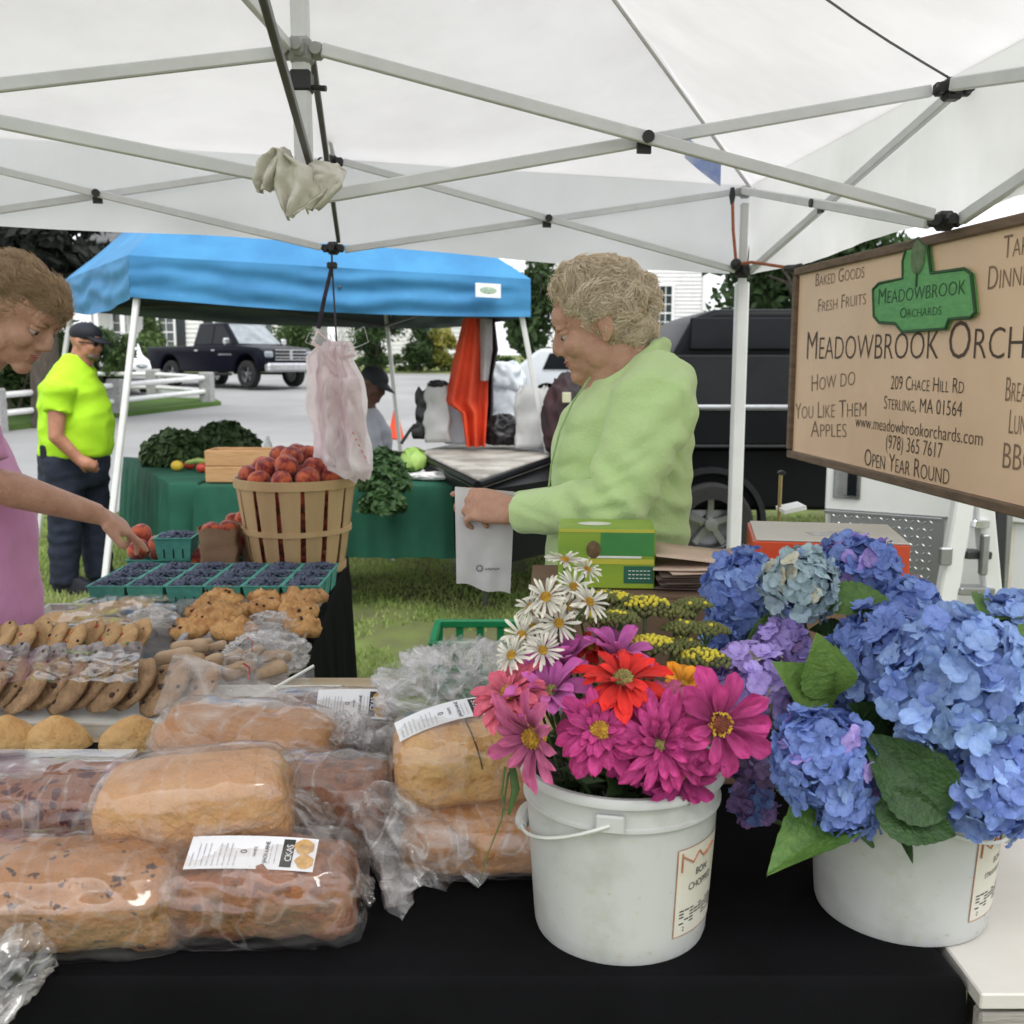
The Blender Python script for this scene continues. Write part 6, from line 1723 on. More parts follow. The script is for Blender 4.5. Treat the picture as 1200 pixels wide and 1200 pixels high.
# ---- woman in the light green jacket
hair1 = pm('hair_blond_grey', (.95, .84, .66), (.80, .67, .49), scale=55, rough=.6, trans=.3, stretch=(1, 1, .5), c3=(.96, .86, .70))
jack = pm('green_jacket', (.50, .66, .32), (.45, .61, .27), scale=3, rough=.85, sheen=.25, bump=.25, bscale=160, spec=.15)
navy = pm('dark_trousers', (.02, .022, .03), scale=6, rough=.8)
W1 = thing('person', 'woman with curly blond hair in a light green jacket holding out a paper bag', 'person', (.27, 2.15, 0))
k1 = 1 / 563
def S1(py, cx, hx, hw, Y=2.15): return (PY(cx, py, Y), hx * k1, hw)
F, U, S = hframe((-.95, .06, -.30), (-.30, 0, .95))
hc = PY(704, 378, 2.13)
b = MB(); P = head_shape(b, hc, F, U, S, .98, PY(728, 452, 2.14), .068)
tors = [S1(720, 720, 70, .15), S1(640, 724, 72, .15), S1(560, 732, 72, .14), S1(500, 735, 70, .14), S1(455, 745, 45, .13), S1(430, 745, 28, .07)]
b.loft(tors, 24)
sh, el, wr = PY(768, 470, 1.965), PY(722, 594, 1.915), PY(604, 600, 2.07)
b.tube([sh, (sh + el) / 2, el, (el + wr) / 2, wr], [.05, .045, .038, .034, .027], 14)
sh2, el2, wr2 = PY(765, 470, 2.33), PY(690, 590, 2.38), PY(608, 597, 2.20)
b.tube([sh2, el2, wr2], [.05, .038, .027], 14)
hd1 = (PY(548, 588, 2.08) - wr)
hand_shape(b, wr, hd1, (.1, -.75, .65), 1, (.30, .55, .75, .85), 1.0, .02, (.35, .9))
hand_shape(b, wr2, PY(556, 600, 2.14) - wr2, (0, .85, .45), -1, (.5, .6, .7, .8), .95, .02, (.4, .7))
for y in (2.07, 2.25): b.tube([(.27, y, .95), (.27, y, .5), (.28, y, .1)], [.085, .06, .045], 14); b.tube([(.33, y, .05), (.14, y, .035)], [.045, .04], 12)
bd = remeshed(b, 'body', skin, W1, .0045, 3, eyes_in(P, .98, .007))
face_parts(W1, P, F, U, S, .98)
b = MB()
secs = [S1(742, 716, 80, .185), S1(700, 718, 83, .185), S1(640, 722, 84, .18), S1(600, 726, 82, .172), S1(560, 728, 82, .170), S1(520, 729, 83, .178), S1(485, 733, 75, .190), S1(458, 741, 58, .18), S1(442, 754, 44, .13), S1(426, 760, 30, .085), S1(412, 762, 22, .07)]
b.loft(secs, 32)
b.tube([PY(772, 452, 2.06), sh + V((0, 0, -.01)), sh.lerp(el, .4), sh.lerp(el, .75), el + V((0, 0, -.005)), el.lerp(wr, .3), el.lerp(wr, .7), wr - hd1.normalized() * .012], [.075, .084, .074, .066, .064, .056, .046, .041], 22)
b.tube([sh2, sh2.lerp(el2, .5), el2, el2.lerp(wr2, .5), wr2], [.07, .06, .055, .045, .04], 18)
# standing collar
cc = PY(733, 428, 2.15)
b.tube([PY(698, 452, 2.11), PY(712, 450, 2.06), PY(738, 434, 2.05), PY(768, 408, 2.09), PY(778, 403, 2.15), PY(766, 408, 2.21), PY(735, 436, 2.23)], [.011, .013, .015, .016, .016, .016, .012], 10)
w_ = PY(790, 590, 2.0)
def jf(co, n):
    a = folds(.0030, 6.0, (1.0, .8, 2.2), 3)(co, n)
    de = (co - el).length; a += n * .0085 * math.sin((co.z * 75 + co.x * 85)) * math.exp(-(de / .10) ** 2)
    ds_ = (co - sh).length; a += n * .005 * math.sin(co.x * 60 - co.z * 70) * math.exp(-(ds_ / .12) ** 2)
    a += n * .005 * math.sin(co.z * 95 + co.x * 25) * math.exp(-(((co - w_).length) / .16) ** 2)
    return a
CRE = []
for (ax, ay, bx, by, am, wd, Yc) in ((690, 586, 742, 560, .006, .010, 1.88), (688, 600, 735, 590, .007, .011, 1.88), (692, 622, 730, 612, .005, .010, 1.88), (705, 565, 762, 530, .005, .012, 1.9), (712, 545, 770, 505, .004, .014, 1.92),
        (782, 520, 812, 560, .005, .011, 2.0), (775, 545, 806, 590, .006, .012, 2.0), (760, 580, 806, 612, .006, .012, 2.0), (735, 625, 800, 640, .005, .012, 1.98), (745, 600, 795, 628, .004, .010, 1.98),
        (790, 450, 800, 520, .006, .010, 2.0), (650, 520, 690, 500, .004, .012, 2.0), (646, 560, 680, 540, .005, .012, 2.0), (700, 470, 765, 462, .003, .014, 1.95), (640, 604, 600, 592, .003, .010, 2.0), (660, 628, 625, 612, .004, .010, 1.98)):
    p0_, p1_ = PY(ax, ay, Yc), PY(bx, by, Yc); CRE.append((V((p0_.x, 0, p0_.z)), V((p1_.x, 0, p1_.z)), am, wd))
def jf2(co, n):
    d_ = jf(co, n); q = V((co.x, 0, co.z))
    if co.y < 2.12:
        for (p0_, p1_, am, wd) in CRE:
            e = p1_ - p0_; L2 = e.length_squared; t_ = max(0, min(1, (q - p0_).dot(e) / L2)); r_ = q - (p0_ + e * t_); dd = r_.length; sgn_ = 1 if (e.x * r_.z - e.z * r_.x) > 0 else -1
            if dd < wd * 4:
                k_ = math.sin(PI * min(1, max(.12, t_ * .9 + .1))) ** .5; d_ += n * am * .75 * k_ * (-math.exp(-(dd / (wd * .6)) ** 2) + .85 * math.exp(-((sgn_ * dd - wd * 1.3) / wd) ** 2))
    return d_
remeshed(b, 'jacket', jack, W1, .006, 6, jf2)
b = MB(); zp = [PY(px, py, Y) for px, py, Y in ((692, 442, 2.065), (672, 470, 2.06), (656, 505, 2.06), (646, 545, 2.07), (641, 590, 2.08))]
b.tube(zp, .0022, 5); b.build('zip', pm('zip_green', (.30, .46, .18), scale=20, rough=.4), W1)
b = MB(); b.loft([(PY(716, 760, 2.15), .14, .17), (V((.27, 2.16, .9)), .15, .18)], 24); 
for y in (2.06, 2.26): b.tube([(.27, y, .97), (.27, y, .5), (.28, y, .07)], [.11, .085, .075], 16)
remeshed(b, 'trousers', navy, W1, .014, 3, folds(.004, 8, (1, 1, 1)))
b = MB(); M3 = Matrix((F, S, U)).transposed()
for (px, py, Y, a, c_, d_) in ((702, 350, 2.13, .098, .100, .078), (722, 362, 2.13, .080, .096, .085), (742, 380, 2.13, .048, .078, .052), (668, 333, 2.12, .050, .070, .042), (700, 325, 2.13, .085, .085, .045), (748, 352, 2.13, .045, .07, .06), (716, 392, 2.08, .028, .030, .03), (735, 398, 2.12, .042, .065, .030)):
    b.ball(PY(707 + (px - 704) * .87, 366 + (py - 368) * .88, Y), (a * .87, c_ * .88, d_ * .88), 20, 14)
hb = remeshed(b, 'hair', hair1, W1, .006, 4, lambda co, n: n * (.010 * fnoise(co, 24) + .008 * fnoise(co, 55)))
fc = P(.09, -.03)
pts = [(v.co.copy(), v.normal.copy()) for v in hb.data.vertices]
curls(hb, pts, 'curl', hair1, 15000, .034, .00075, 5, .8, lambda p: V((fnoise(p + V((3, 0, 0)), 17), fnoise(p + V((0, 5, 0)), 17), fnoise(p + V((0, 0, 9)), 17) - .15)).normalized() * 1.2)
snapshot = None
# white paper bag in her hand
bagw = pm('white_paper', (.62, .61, .62), (.55, .54, .55), scale=5, rough=.7, bump=.25, bscale=16)
pbt = thing('paper_bag', 'flat white paper bag held out by the woman in green', 'paper bag', PY(565, 635, 2.08))
def bg(u, v):
    top = PY(533, 571, 2.09).lerp(PY(603, 577, 2.11), u); bot = PY(535, 684, 2.06).lerp(PY(598, 697, 2.09), u)
    p = top.lerp(bot, v); return p + V((0, .006 * math.sin(u * PI) * math.sin(v * 3) + .005 * fnoise((u * 3, v * 4, 1), 1.3), .004 * math.sin(u * 9) * (v > .95)))
b = MB(); i1 = b.grid(bg, 12, 18)
b.grid(lambda u, v: bg(u, v) + V((0, .010 + .006 * math.sin(PI * u), 0)), 12, 18, flip=True)
b.build('paper', bagw, pbt, ang=180)
b = MB(); c0 = bg(.42, .80) + V((0, -.002, 0))
for k in range(10): a = 2 * PI * k / 10; b.box(c0 + V((-.0 + .006 * math.cos(a), -.001, .006 * math.sin(a))), (.003, .0008, .003))
for k in range(6): b.box(c0 + V((.014 + .005 * k, -.001, -.002 + .001 * (k % 2))), (.0035, .0008, .0035))
setp(b.build('bag_logo', pm('logo_grey', (.22, .22, .24), scale=9), pbt, smooth=False), kind='stuff')

# ---- woman in pink
hair2 = pm('hair_sandy', (.70, .52, .34), (.44, .30, .18), scale=40, rough=.5, trans=.3, stretch=(.3, 1, 1))
pink = pm('pink_shirt', (.62, .29, .50), (.55, .24, .44), scale=5, rough=.85, sheen=.2, bump=.15, bscale=160)
W2 = thing('person', 'sandy-haired woman in a pink shirt reaching toward the peaches at the left', 'person', (-1.5, 2.72, 0))
F, U, S = hframe((.83, -.12, -.52), (.52, 0, .85)); s2 = 1.09
hc = PY(16, 364, 2.45)
b = MB(); P = head_shape(b, hc, F, U, S, s2, PY(-50, 432, 2.60), .062)
b.loft([(V((-1.52, 2.74, .75)), .14, .16), (V((-1.50, 2.74, .95)), .15, .17), (V((-1.50, 2.72, 1.15)), .13, .17), (V((-1.50, 2.68, 1.30)), .09, .13), (V((-1.46, 2.64, 1.40)), .05, .06)], 22)
sh, el, wr = PY(-52, 476, 2.50), PY(-22, 563, 2.50), PY(116, 603, 2.72)
b.tube([sh, sh.lerp(el, .5), el, el.lerp(wr, .25), el.lerp(wr, .6), wr], [.058, .056, .046, .047, .038, .028], 16)
hdir = PY(188, 640, 2.86) - wr
hand_shape(b, wr, hdir, (.25, -.30, .92), 1, (.12, .35, .5, .6), 1.08, .05, (.5, .5))
for y in (2.64, 2.82): b.tube([(-1.53, y, .85), (-1.53, y, .45), (-1.54, y, .1)], [.085, .06, .045], 14); b.tube([(-1.58, y, .05), (-1.40, y, .035)], [.045, .04], 12)
remeshed(b, 'body', skin, W2, .0045, 3, eyes_in(P, s2, .008))
face_parts(W2, P, F, U, S, s2)
b = MB(); k2 = .0024
b.loft([(V((-1.47, 2.74, .74)), .165, .18), (V((-1.47, 2.74, .86)), .162, .185), (V((-1.468, 2.73, 1.0)), .165, .19), (V((-1.475, 2.71, 1.14)), .155, .19), (V((-1.50, 2.69, 1.26)), .13, .20), (V((-1.50, 2.66, 1.345)), .09, .15), (V((-1.475, 2.645, 1.40)), .06, .075)], 32)
b.tube([PY(-60, 462, 2.56), sh, sh.lerp(el, .4), sh.lerp(el, .80)], [.08, .082, .078, .076], 22)
remeshed(b, 'shirt', pink, W2, .008, 5, folds(.006, 6, (1, 1, .6), 8))
b = MB(); b.loft([(V((-1.48, 2.74, .78)), .155, .17), (V((-1.50, 2.74, .62)), .15, .17)], 24)
for y in (2.65, 2.83): b.tube([(-1.50, y, .7), (-1.53, y, .4), (-1.54, y, .07)], [.10, .08, .07], 16)
remeshed(b, 'trousers', navy, W2, .014, 3)
b = MB(); M3 = Matrix((F, S, U)).transposed()
def HB(f, u, d, rf, ru, rd): b.ball(P(f, u, d), (rf * s2, rd * s2, ru * s2), 22, 14, M3)
HB(-.020, .038, 0, .091, .076, .077); HB(-.07, .0, 0, .052, .066, .066); HB(.036, .066, 0, .050, .038, .064); HB(.066, .058, .0, .030, .030, .052); HB(.082, .050, -.01, .016, .020, .040)
hb = remeshed(b, 'hair', hair2, W2, .006, 4, lambda co, n: n * (.003 * fnoise(V((co.x * 8, co.y * 30, co.z * 30)), 1) + .003 * fnoise(co, 12)))
pts = [(v.co.copy(), v.normal.copy()) for v in hb.data.vertices]
curls(hb, pts, 'lock', hair2, 8000, .060, .0007, 6, .35, lambda p: (-F * 1.0 - U * .3 + V((fnoise(p, 14), fnoise(p + V((4, 0, 0)), 14), fnoise(p + V((0, 4, 0)), 14))) * .9))
b = MB(); b.tube([P(.030, .085, -.060), P(.034, .102, -.040), P(.036, .110, -.015)], .0042, 8); b.build('hair_clip', pm('band_brown', (.10, .06, .03), scale=9, rough=.3), W2)

# ---- man in the neon shirt
neon = pm('neon_shirt', (.42, .74, .02), (.36, .66, .015), scale=4, rough=.8, bump=.15, bscale=60)
jean = pm('dark_jeans', (.014, .020, .040), (.009, .013, .026), scale=12, rough=.85, bump=.2, bscale=90)
capm = pm('dark_cap', (.008, .010, .018), scale=9, rough=.7)
M1 = thing('person', 'heavyset man in a neon yellow-green t-shirt, dark cap and jeans', 'person', (-2.75, 6.5, 0))
YM = 6.5; km = YM / 1200 * 1.0
F, U, S = hframe((.95, -.18, -.12), (.12, 0, .99)); hc = PY(101, 401, YM)
def SM(py, cx, hx, hw): return (PY(cx, py, YM), hx * km, hw)
b = MB(); P = head_shape(b, hc, F, U, S, 1.0, PY(92, 440, YM), .070)
b.loft([SM(560, 84, 32, .17), SM(520, 88, 36, .18), SM(480, 88, 38, .18), SM(455, 84, 30, .18), SM(436, 90, 14, .08)], 22)
sh, el, wr = PY(68, 455, YM - .22), PY(66, 512, YM - .26), PY(92, 538, YM - .22)
b.tube([sh, el, wr], [.065, .05, .035], 12); b.tube([wr, wr + V((.05, .0, -.03)), wr + V((.10, .02, -.05))], [.036, .042, .025], 10)
hand_shape(b, wr, (.9, .1, -.5), (0, -1, 0), 1, (.5, .6, .7, .8), 1.0)
sh2 = PY(68, 455, YM + .22); b.tube([sh2, PY(72, 512, YM + .26), PY(95, 535, YM + .2)], [.065, .05, .035], 12)
for (x0, y0, x1) in ((-2.80, 6.40, -2.86), (-2.74, 6.62, -2.72)): b.tube([(x0, y0, .85), (x0, y0, .5), (x1, y0, .1)], [.10, .07, .05], 12)
remeshed(b, 'body', skin2, M1, .011, 2)
b = MB(); b.loft([SM(534, 88, 40, .20), SM(515, 90, 41, .215), SM(495, 90, 41, .215), SM(475, 87, 40, .20), SM(455, 84, 35, .21), SM(440, 86, 25, .17), SM(426, 88, 19, .12), SM(415, 88, 13, .085)], 30)
for q in (sh, sh2): b.tube([q + V((.02, 0, .03)), q + V((0, 0, -.05)), q.lerp(el if q is sh else PY(72, 512, YM + .26), .52)], [.09, .088, .085], 18)
remeshed(b, 'shirt', neon, M1, .014, 3, folds(.010, 4, (1, 1, 1.6), 4))
b = MB(); b.loft([SM(522, 87, 40, .19), SM(545, 86, 38, .195), SM(570, 84, 36, .19)], 24)
for (x0, y0, x1) in ((-2.82, 6.40, -2.86), (-2.74, 6.62, -2.72)): b.tube([(x0, y0, .86), (x0, y0, .5), (x1, y0, .12), (x1, y0, .06)], [.125, .105, .088, .085], 16)
remeshed(b, 'jeans', jean, M1, .015, 3, folds(.008, 5, (1, 1, 2), 2))
for (x1, y0) in ((-2.86, 6.40), (-2.72, 6.62)):
    b = MB(); b.loft([(V((x1 + .07, y0, .0)), .15, .05), (V((x1 + .07, y0, .04)), .15, .052), (V((x1 + .03, y0, .10)), .09, .048)], 16); b.build('shoe', capm, M1)
b = MB(); M3 = Matrix((F, S, U)).transposed()
b.ball(P(-.006, .052, 0), (.104, .086, .072), 22, 12, M3); o = b.build('cap', capm, M1)
b = MB()
def br(u, v): a = (u - .5) * 2.2; r_ = .095 + .075 * v; return P(r_ * math.cos(a) * (1 if v == 0 else 1.02), .040 - .030 * v, .083 * math.sin(a) * (1 - .1 * v))
b.grid(br, 12, 4); o2 = b.build('brim', capm, o); md = o2.modifiers.new('s', 'SOLIDIFY'); md.thickness = .006
b = MB(); 
for (f, u_, d_, a_, c_, e_) in ((.050, -.080, 0, .046, .028, .052), (.070, -.088, 0, .024, .020, .03)): b.ball(P(f, u_, d_), (a_, e_, c_), 14, 10, M3)
b.build('beard', pm('beard_grey', (.16, .12, .09), (.09, .065, .05), scale=60, rough=.9), M1)
b = MB()
for d_ in (-1, 1): b.ball(P(.088, -.004, .032 * d_), (.008, .024, .014), 10, 6, M3); b.tube([P(.085, 0, .05 * d_), P(.0, 0, .082 * d_)], .003, 5)
b.build('sunglasses', capm, M1)
b = MB(); b.box(PY(52, 530, YM - .17), (.05, .03, .09), bev=.008); b.build('belt_pouch', capm, M1)

# ---- seated person behind the pink bag
gshirt = pm('grey_shirt', (.48, .49, .53), (.42, .43, .47), scale=5, rough=.8)
M2 = thing('person', 'seated person in grey t-shirt and dark cap, half hidden behind the pink bags', 'person', (-1.05, 7.6, 0))
YS = 7.6; F, U, S = hframe((.85, -.35, -.35), (.3, 0, .9)); hc = PY(437, 450, YS)
b = MB(); P = head_shape(b, hc, F, U, S, 1.08, hc + V((-.05, 0, -.20)), .06)
c0 = hc + V((-.05, 0, -.2))
b.loft([(V((c0.x - .05, YS, .45)), .15, .18), (V((c0.x, YS, .7)), .14, .17), (c0 + V((.0, 0, -.12)), .12, .18), (c0, .06, .07)], 18)
for d_ in (-1, 1):
    b.tube([c0 + V((0, .2 * d_, -.08)), c0 + V((.12, .24 * d_, -.34)), c0 + V((.36, .14 * d_, -.36))], [.055, .045, .03], 10)
    b.tube([(c0.x - .05, YS + .10 * d_, .47), (c0.x + .38, YS + .14 * d_, .48), (c0.x + .40, YS + .14 * d_, .08)], [.085, .065, .045], 12)
    hand_shape(b, c0 + V((.36, .14 * d_, -.36)), (1, 0, -.2), (0, 0, 1), d_, (.4, .5, .5, .6), .9)
remeshed(b, 'body', skin3, M2, .012, 2)
b = MB(); b.loft([(V((c0.x - .04, YS, .46)), .18, .21), (V((c0.x, YS, .7)), .175, .20), (c0 + V((.02, 0, -.13)), .16, .22), (c0 + V((.0, 0, -.05)), .12, .17), (c0 + V((0, 0, .02)), .075, .085)], 26)
for d_ in (-1, 1): b.tube([c0 + V((0, .18 * d_, -.07)), c0 + V((.05, .23 * d_, -.2)), c0 + V((.09, .24 * d_, -.29))], [.085, .08, .078], 14)
remeshed(b, 'shirt', gshirt, M2, .015, 3, folds(.009, 4, (1, 1, 1.5), 5))
b = MB(); 
for d_ in (-1, 1): b.tube([(c0.x - .08, YS + .10 * d_, .50), (c0.x + .36, YS + .14 * d_, .50), (c0.x + .40, YS + .14 * d_, .42), (c0.x + .40, YS + .14 * d_, .08)], [.11, .085, .08, .06], 14)
remeshed(b, 'jeans', jean, M2, .016, 3)
b = MB(); M3 = Matrix((F, S, U)).transposed(); b.ball(P(-.004, .045, 0), (.112, .092, .080), 20, 12, M3); o = b.build('cap', pm('cap_charcoal', (.035, .04, .045), scale=9, rough=.8), M2)
b = MB(); b.grid(lambda u, v: P((.10 + .08 * v) * math.cos((u - .5) * 2.2), .035 - .035 * v, .09 * math.sin((u - .5) * 2.2)), 12, 4); o2 = b.build('brim', MATS['cap_charcoal'], o)
ch = thing('folding_chair', 'folding chair under the seated person in the grey shirt', 'chair', (c0.x - .05, YS, 0))
b = MB(); b.box((c0.x + .02, YS, .39), (.42, .42, .03), bev=.01); b.build('seat', capm, ch)
b = MB(); b.box((c0.x - .24, YS, .72), (.03, .42, .3), bev=.01); b.build('backrest', capm, ch)
for dx in (-.2, .2):
    for dy in (-.19, .19):
        b = MB(); b.tube([(c0.x + dx, YS + dy, .0), (c0.x + dx * .7, YS + dy, .38)], .012, 8); b.build('leg', steel, ch)
# ================================================================ VEHICLES
chrome = pm('chrome', (.62, .63, .65), (.5, .5, .52), scale=9, rough=.16, metal=.9)
tyre_m = pm('tyre', (.018, .018, .018), scale=20, rough=.85, bump=.3)
rim_m = pm('wheel_rim', (.35, .35, .36), (.28, .28, .29), scale=9, rough=.3, metal=.7)
glassd = pm('dark_glass', (.010, .012, .014), scale=5, rough=.12, spec=.16)
glassb = pm('bright_glass', (.30, .34, .36), (.16, .18, .20), scale=3, rough=.08, spec=.9)  # pale colour paints in the windshield's bright reflection; headlights share it
def wheel(parent, c, r, w, side, world=True):
    """axis along y"""
    t = Matrix.Rotation(R(90), 3, 'X')
    b = MB(); b.lathe([(r * .62, -w / 2), (r * .93, -w / 2), (r, -w * .36), (r, w * .36), (r * .93, w / 2), (r * .62, w / 2)], 36, c, t)
    wh = b.build('wheel', tyre_m, parent, ang=30, world=world)
    b = MB(); y = side * w * .42; c = V(c)
    b.lathe([(r * .62, -w * .4), (r * .64, y), (r * .60, y), (r * .56, y * .5), (r * .2, y * .35)], 36, c, t) if side > 0 else b.lathe([(r * .62, w * .4), (r * .64, y), (r * .60, y), (r * .56, y * .5), (r * .2, y * .35)], 36, c, t)
    for k in range(5):
        a = 2 * PI * k / 5 + .3; d = V((math.cos(a), 0, math.sin(a)))
        b.box(c + d * r * .34 + V((0, -y * .55 if False else -y * -.0 + (-side * -w * .0), 0)) + V((0, -side * w * -.0, 0)), (w * .3, r * .14, r * .52), frame(d) @ Matrix.Rotation(0, 3, 'Z'))
    b.lathe([(0, -w * .40), (r * .15, -w * .38), (r * .15, w * .38), (0, w * .40)], 16, c, t)
    b.build('rim', rim_m, wh, ang=30, world=world)
def bev_obj(mb, name, mat, parent, width, world=False, seg=3, ang=40):
    o = mb.build('tmp', mat, None, smooth=False)
    m = o.modifiers.new('b', 'BEVEL'); m.width = width; m.segments = seg; m.limit_method = 'ANGLE'; m.angle_limit = R(25)
    bpy.context.view_layer.update(); dg = bpy.context.evaluated_depsgraph_get(); me = bpy.data.meshes.new_from_object(o.evaluated_get(dg)); bpy.data.objects.remove(o)
    me.name = name; me.polygons.foreach_set('use_smooth', [True] * len(me.polygons)); me.set_sharp_from_angle(angle=R(ang))
    return link_mesh(name, me, parent, world=world)
XZ = Matrix(((1, 0, 0, 0), (0, 0, -1, 0), (0, 1, 0, 0), (0, 0, 0, 1)))   # poly x,y -> x,z ; extrusion along -y
paint = pm('navy_truck_paint', (.004, .005, .012), scale=3, rough=.35, spec=.10)
def arch(cx, r, z0, n=10): return [(cx + r * math.cos(PI * k / n), z0 + r * math.sin(PI * k / n)) for k in range(n + 1)]
def pickup(loc, rz):
    t = thing('pickup_truck', 'dark navy pickup truck with chrome grille parked across the road', 'pickup truck', loc, rz)
    W = 1.0
    prof = [(-2.85, .62), (-2.88, 1.22), (-.62, 1.24), (1.35, 1.26), (2.45, 1.17), (2.70, 1.06), (2.74, .62), (2.42, .50)] + arch(1.88, .50, .50) + [(1.3, .46), (-1.2, .46)] + arch(-1.72, .50, .50) + [(-2.3, .5)]
    b = MB(); b.prism(prof[::-1], -W, W, XZ); bev_obj(b, 'body', paint, t, .05)
    b = MB()
    base = [(-.64, -.93), (1.48, -.93), (1.48, .93), (-.64, .93)]; top = [(-.50, -.74), (.72, -.74), (.72, .74), (-.50, .74)]
    lo = [b.av((x, y, 1.22)) for x, y in base]; hi = [b.av((x, y, 1.93)) for x, y in top]
    b.af(lo[::-1]); b.af(hi)
    for k in range(4): b.af((lo[k], lo[(k + 1) % 4], hi[(k + 1) % 4], hi[k]))
    bev_obj(b, 'cab', paint, t, .06)
    def quad(nm, pts, m_, off):
        pts = [V(p) for p in pts]; n_ = (pts[1] - pts[0]).cross(pts[2] - pts[0]).normalized()
        b = MB(); q = [b.av(p + n_ * off) for p in pts]; b.af(q); q2 = [b.av(p - n_ * .01) for p in pts]
        for k in range(len(q)): b.af((q2[k], q2[(k + 1) % len(q)], q[(k + 1) % len(q)], q[k]))
        return b.build(nm, m_, t, smooth=False, world=False)
    quad('windshield', [(1.42, -.80, 1.29), (1.42, .80, 1.29), (.78, .66, 1.88), (.78, -.66, 1.88)], glassb, .012)
    for sg in (-1, 1):
        p = [(-.45, sg * .905, 1.30), (.28, sg * .905, 1.30), (.28, sg * .765, 1.84), (-.38, sg * .765, 1.84)]; quad('side_window', p if sg < 0 else p[::-1], glassd, .012)
        p = [(.34, sg * .905, 1.30), (1.28, sg * .905, 1.30), (.70, sg * .765, 1.84), (.34, sg * .765, 1.84)]; quad('side_window', p if sg < 0 else p[::-1], glassd, .012)
        b = MB(); b.box((1.20, sg * 1.10, 1.36), (.12, .20, .20), bev=.04); b.build('mirror', chrome, t, world=False)
        for x in (-.35, .45): b = MB(); b.box((x, sg * 1.012, 1.10), (.16, .03, .045), bev=.01); b.build('door_handle', chrome, t, world=False)
        b = MB(); b.box((2.62, sg * .80, .97), (.26, .34, .20), bev=.05); b.build('headlight', glassb, t, world=False)
        for x in (1.88, -1.72): wheel(t, (x, sg * .86, .40), .40, .26, sg, world=False)
        b = MB(); b.box((1.0, sg * 1.008, .98), (.62, .012, .05)); b.build('door_badge', chrome, t, world=False)
        b = MB(); b.tube([(-1.1, sg * 1.0, .40), (1.25, sg * 1.0, .40)], .04, 8); b.build('side_step', tyre_m, t, world=False)
    b = MB(); b.box((2.70, 0, .96), (.10, 1.22, .34), bev=.03); g_ = b.build('grille', tyre_m, t, world=False)
    for z in (.82, .90, 1.0, 1.10): b = MB(); b.box((2.757, 0, z), (.03, 1.2, .035), bev=.008); b.build('grille_bar', chrome, g_, world=False)
    b = MB(); b.box((2.76, 0, .96), (.03, .10, .30), bev=.008); b.build('grille_bar', chrome, g_, world=False)
    b = MB(); b.box((2.80, 0, .60), (.22, 2.0, .26), bev=.06); b.build('bumper', chrome, t, world=False)
    b = MB(); b.box((-2.92, 0, .58), (.16, 1.9, .2), bev=.04); b.build('rear_bumper', chrome, t, world=False)
    b = MB(); b.box((1.0, 0, 1.25), (.001, .001, .001)); 
    b = MB(); b.grid(lambda u, v: V((1.45 + 1.15 * u, -.78 + 1.56 * v, 1.255 - .10 * u + .035 * math.sin(PI * v) - .05 * u * u)), 8, 8); b.build('hood', paint, t, world=False, ang=180)
    return t
pickup((-8.75, 32.2, gz(0, 32.2) + .02), R(-36))

# white car just behind the tent leg
cw = pm('white_car_paint', (.72, .73, .74), scale=3, rough=.2, coat=.5)
ct = thing('car', 'white parked car half hidden behind the left tent leg', 'car', (-11.6, 29.5, gz(0, 29.5) + .02), R(-60))
prof = [(-2.1, .45), (-2.15, .95), (-1.7, 1.05), (-1.1, 1.42), (.3, 1.45), (1.0, 1.05), (1.9, .90), (2.15, .70), (2.15, .40), (1.75, .30)] + arch(1.35, .36, .30, 8) + [(.9, .25), (-.9, .25)] + arch(-1.3, .36, .30, 8) + [(-1.8, .3)]
b = MB(); b.prism(prof[::-1], -.86, .86, XZ); bev_obj(b, 'body', cw, ct, .10)
for sg in (-1, 1):
    b = MB(); q = [(-1.05, 1.06), (.85, 1.06), (.25, 1.38), (-1.0, 1.36)]; b.prism(q if sg < 0 else q, -.012, .0, Matrix.Translation((0, sg * .872, 0)) @ XZ); b.build('side_window', glassd, ct, smooth=False, world=False)
    for x in (1.35, -1.3): wheel(ct, (x, sg * .78, .31), .31, .2, sg, world=False)
    b = MB(); b.ball((2.08, sg * .62, .72), (.10, .18, .08), 12, 8); b.build('headlight', glassb, ct, world=False)
b = MB(); b.box((2.14, 0, .55), (.06, .9, .16), bev=.02); b.build('grille', tyre_m, ct, world=False)

# black pickup behind the stall (cap, body side, open tailgate)
blk = pm('black_truck_paint', (.007, .008, .009), (.005, .005, .006), scale=2, rough=.4, spec=.10)
chr2 = pm('charcoal_panel', (.022, .023, .025), (.016, .017, .019), scale=3, rough=.45, spec=.12)
T2 = thing('pickup_truck', 'black pickup truck with lowered tailgate behind the woman in green', 'pickup truck', (2.5, 8.3, 0))
Y2 = 7.3
def z2(y): return PY(800, y, Y2).z
xl = PY(786, 500, Y2).x; xc = PY(640, 500, Y2).x
b = MB(); b.prism([(xl - .08, z2(447)), (4.9, z2(447)), (4.9, z2(360)), (xl + .30, z2(362)), (xl + .14, z2(372)), (xl + .02, z2(410))], Y2 + .02, Y2 + 1.7, Matrix(((1, 0, 0, 0), (0, 0, 1, 0), (0, 1, 0, 0), (0, 0, 0, 1))))
bev_obj(b, 'cab', blk, T2, .05, world=True)
def panel(nm, x0, x1, ya, yb, m_, dy=0, th=.04, bev=.01):
    za, zb = z2(ya), z2(yb); b = MB(); b.box(((x0 + x1) / 2, Y2 - dy + th / 2, (za + zb) / 2), (x1 - x0, th, abs(za - zb)), bev=bev); return b.build(nm, m_, T2, smooth=False)
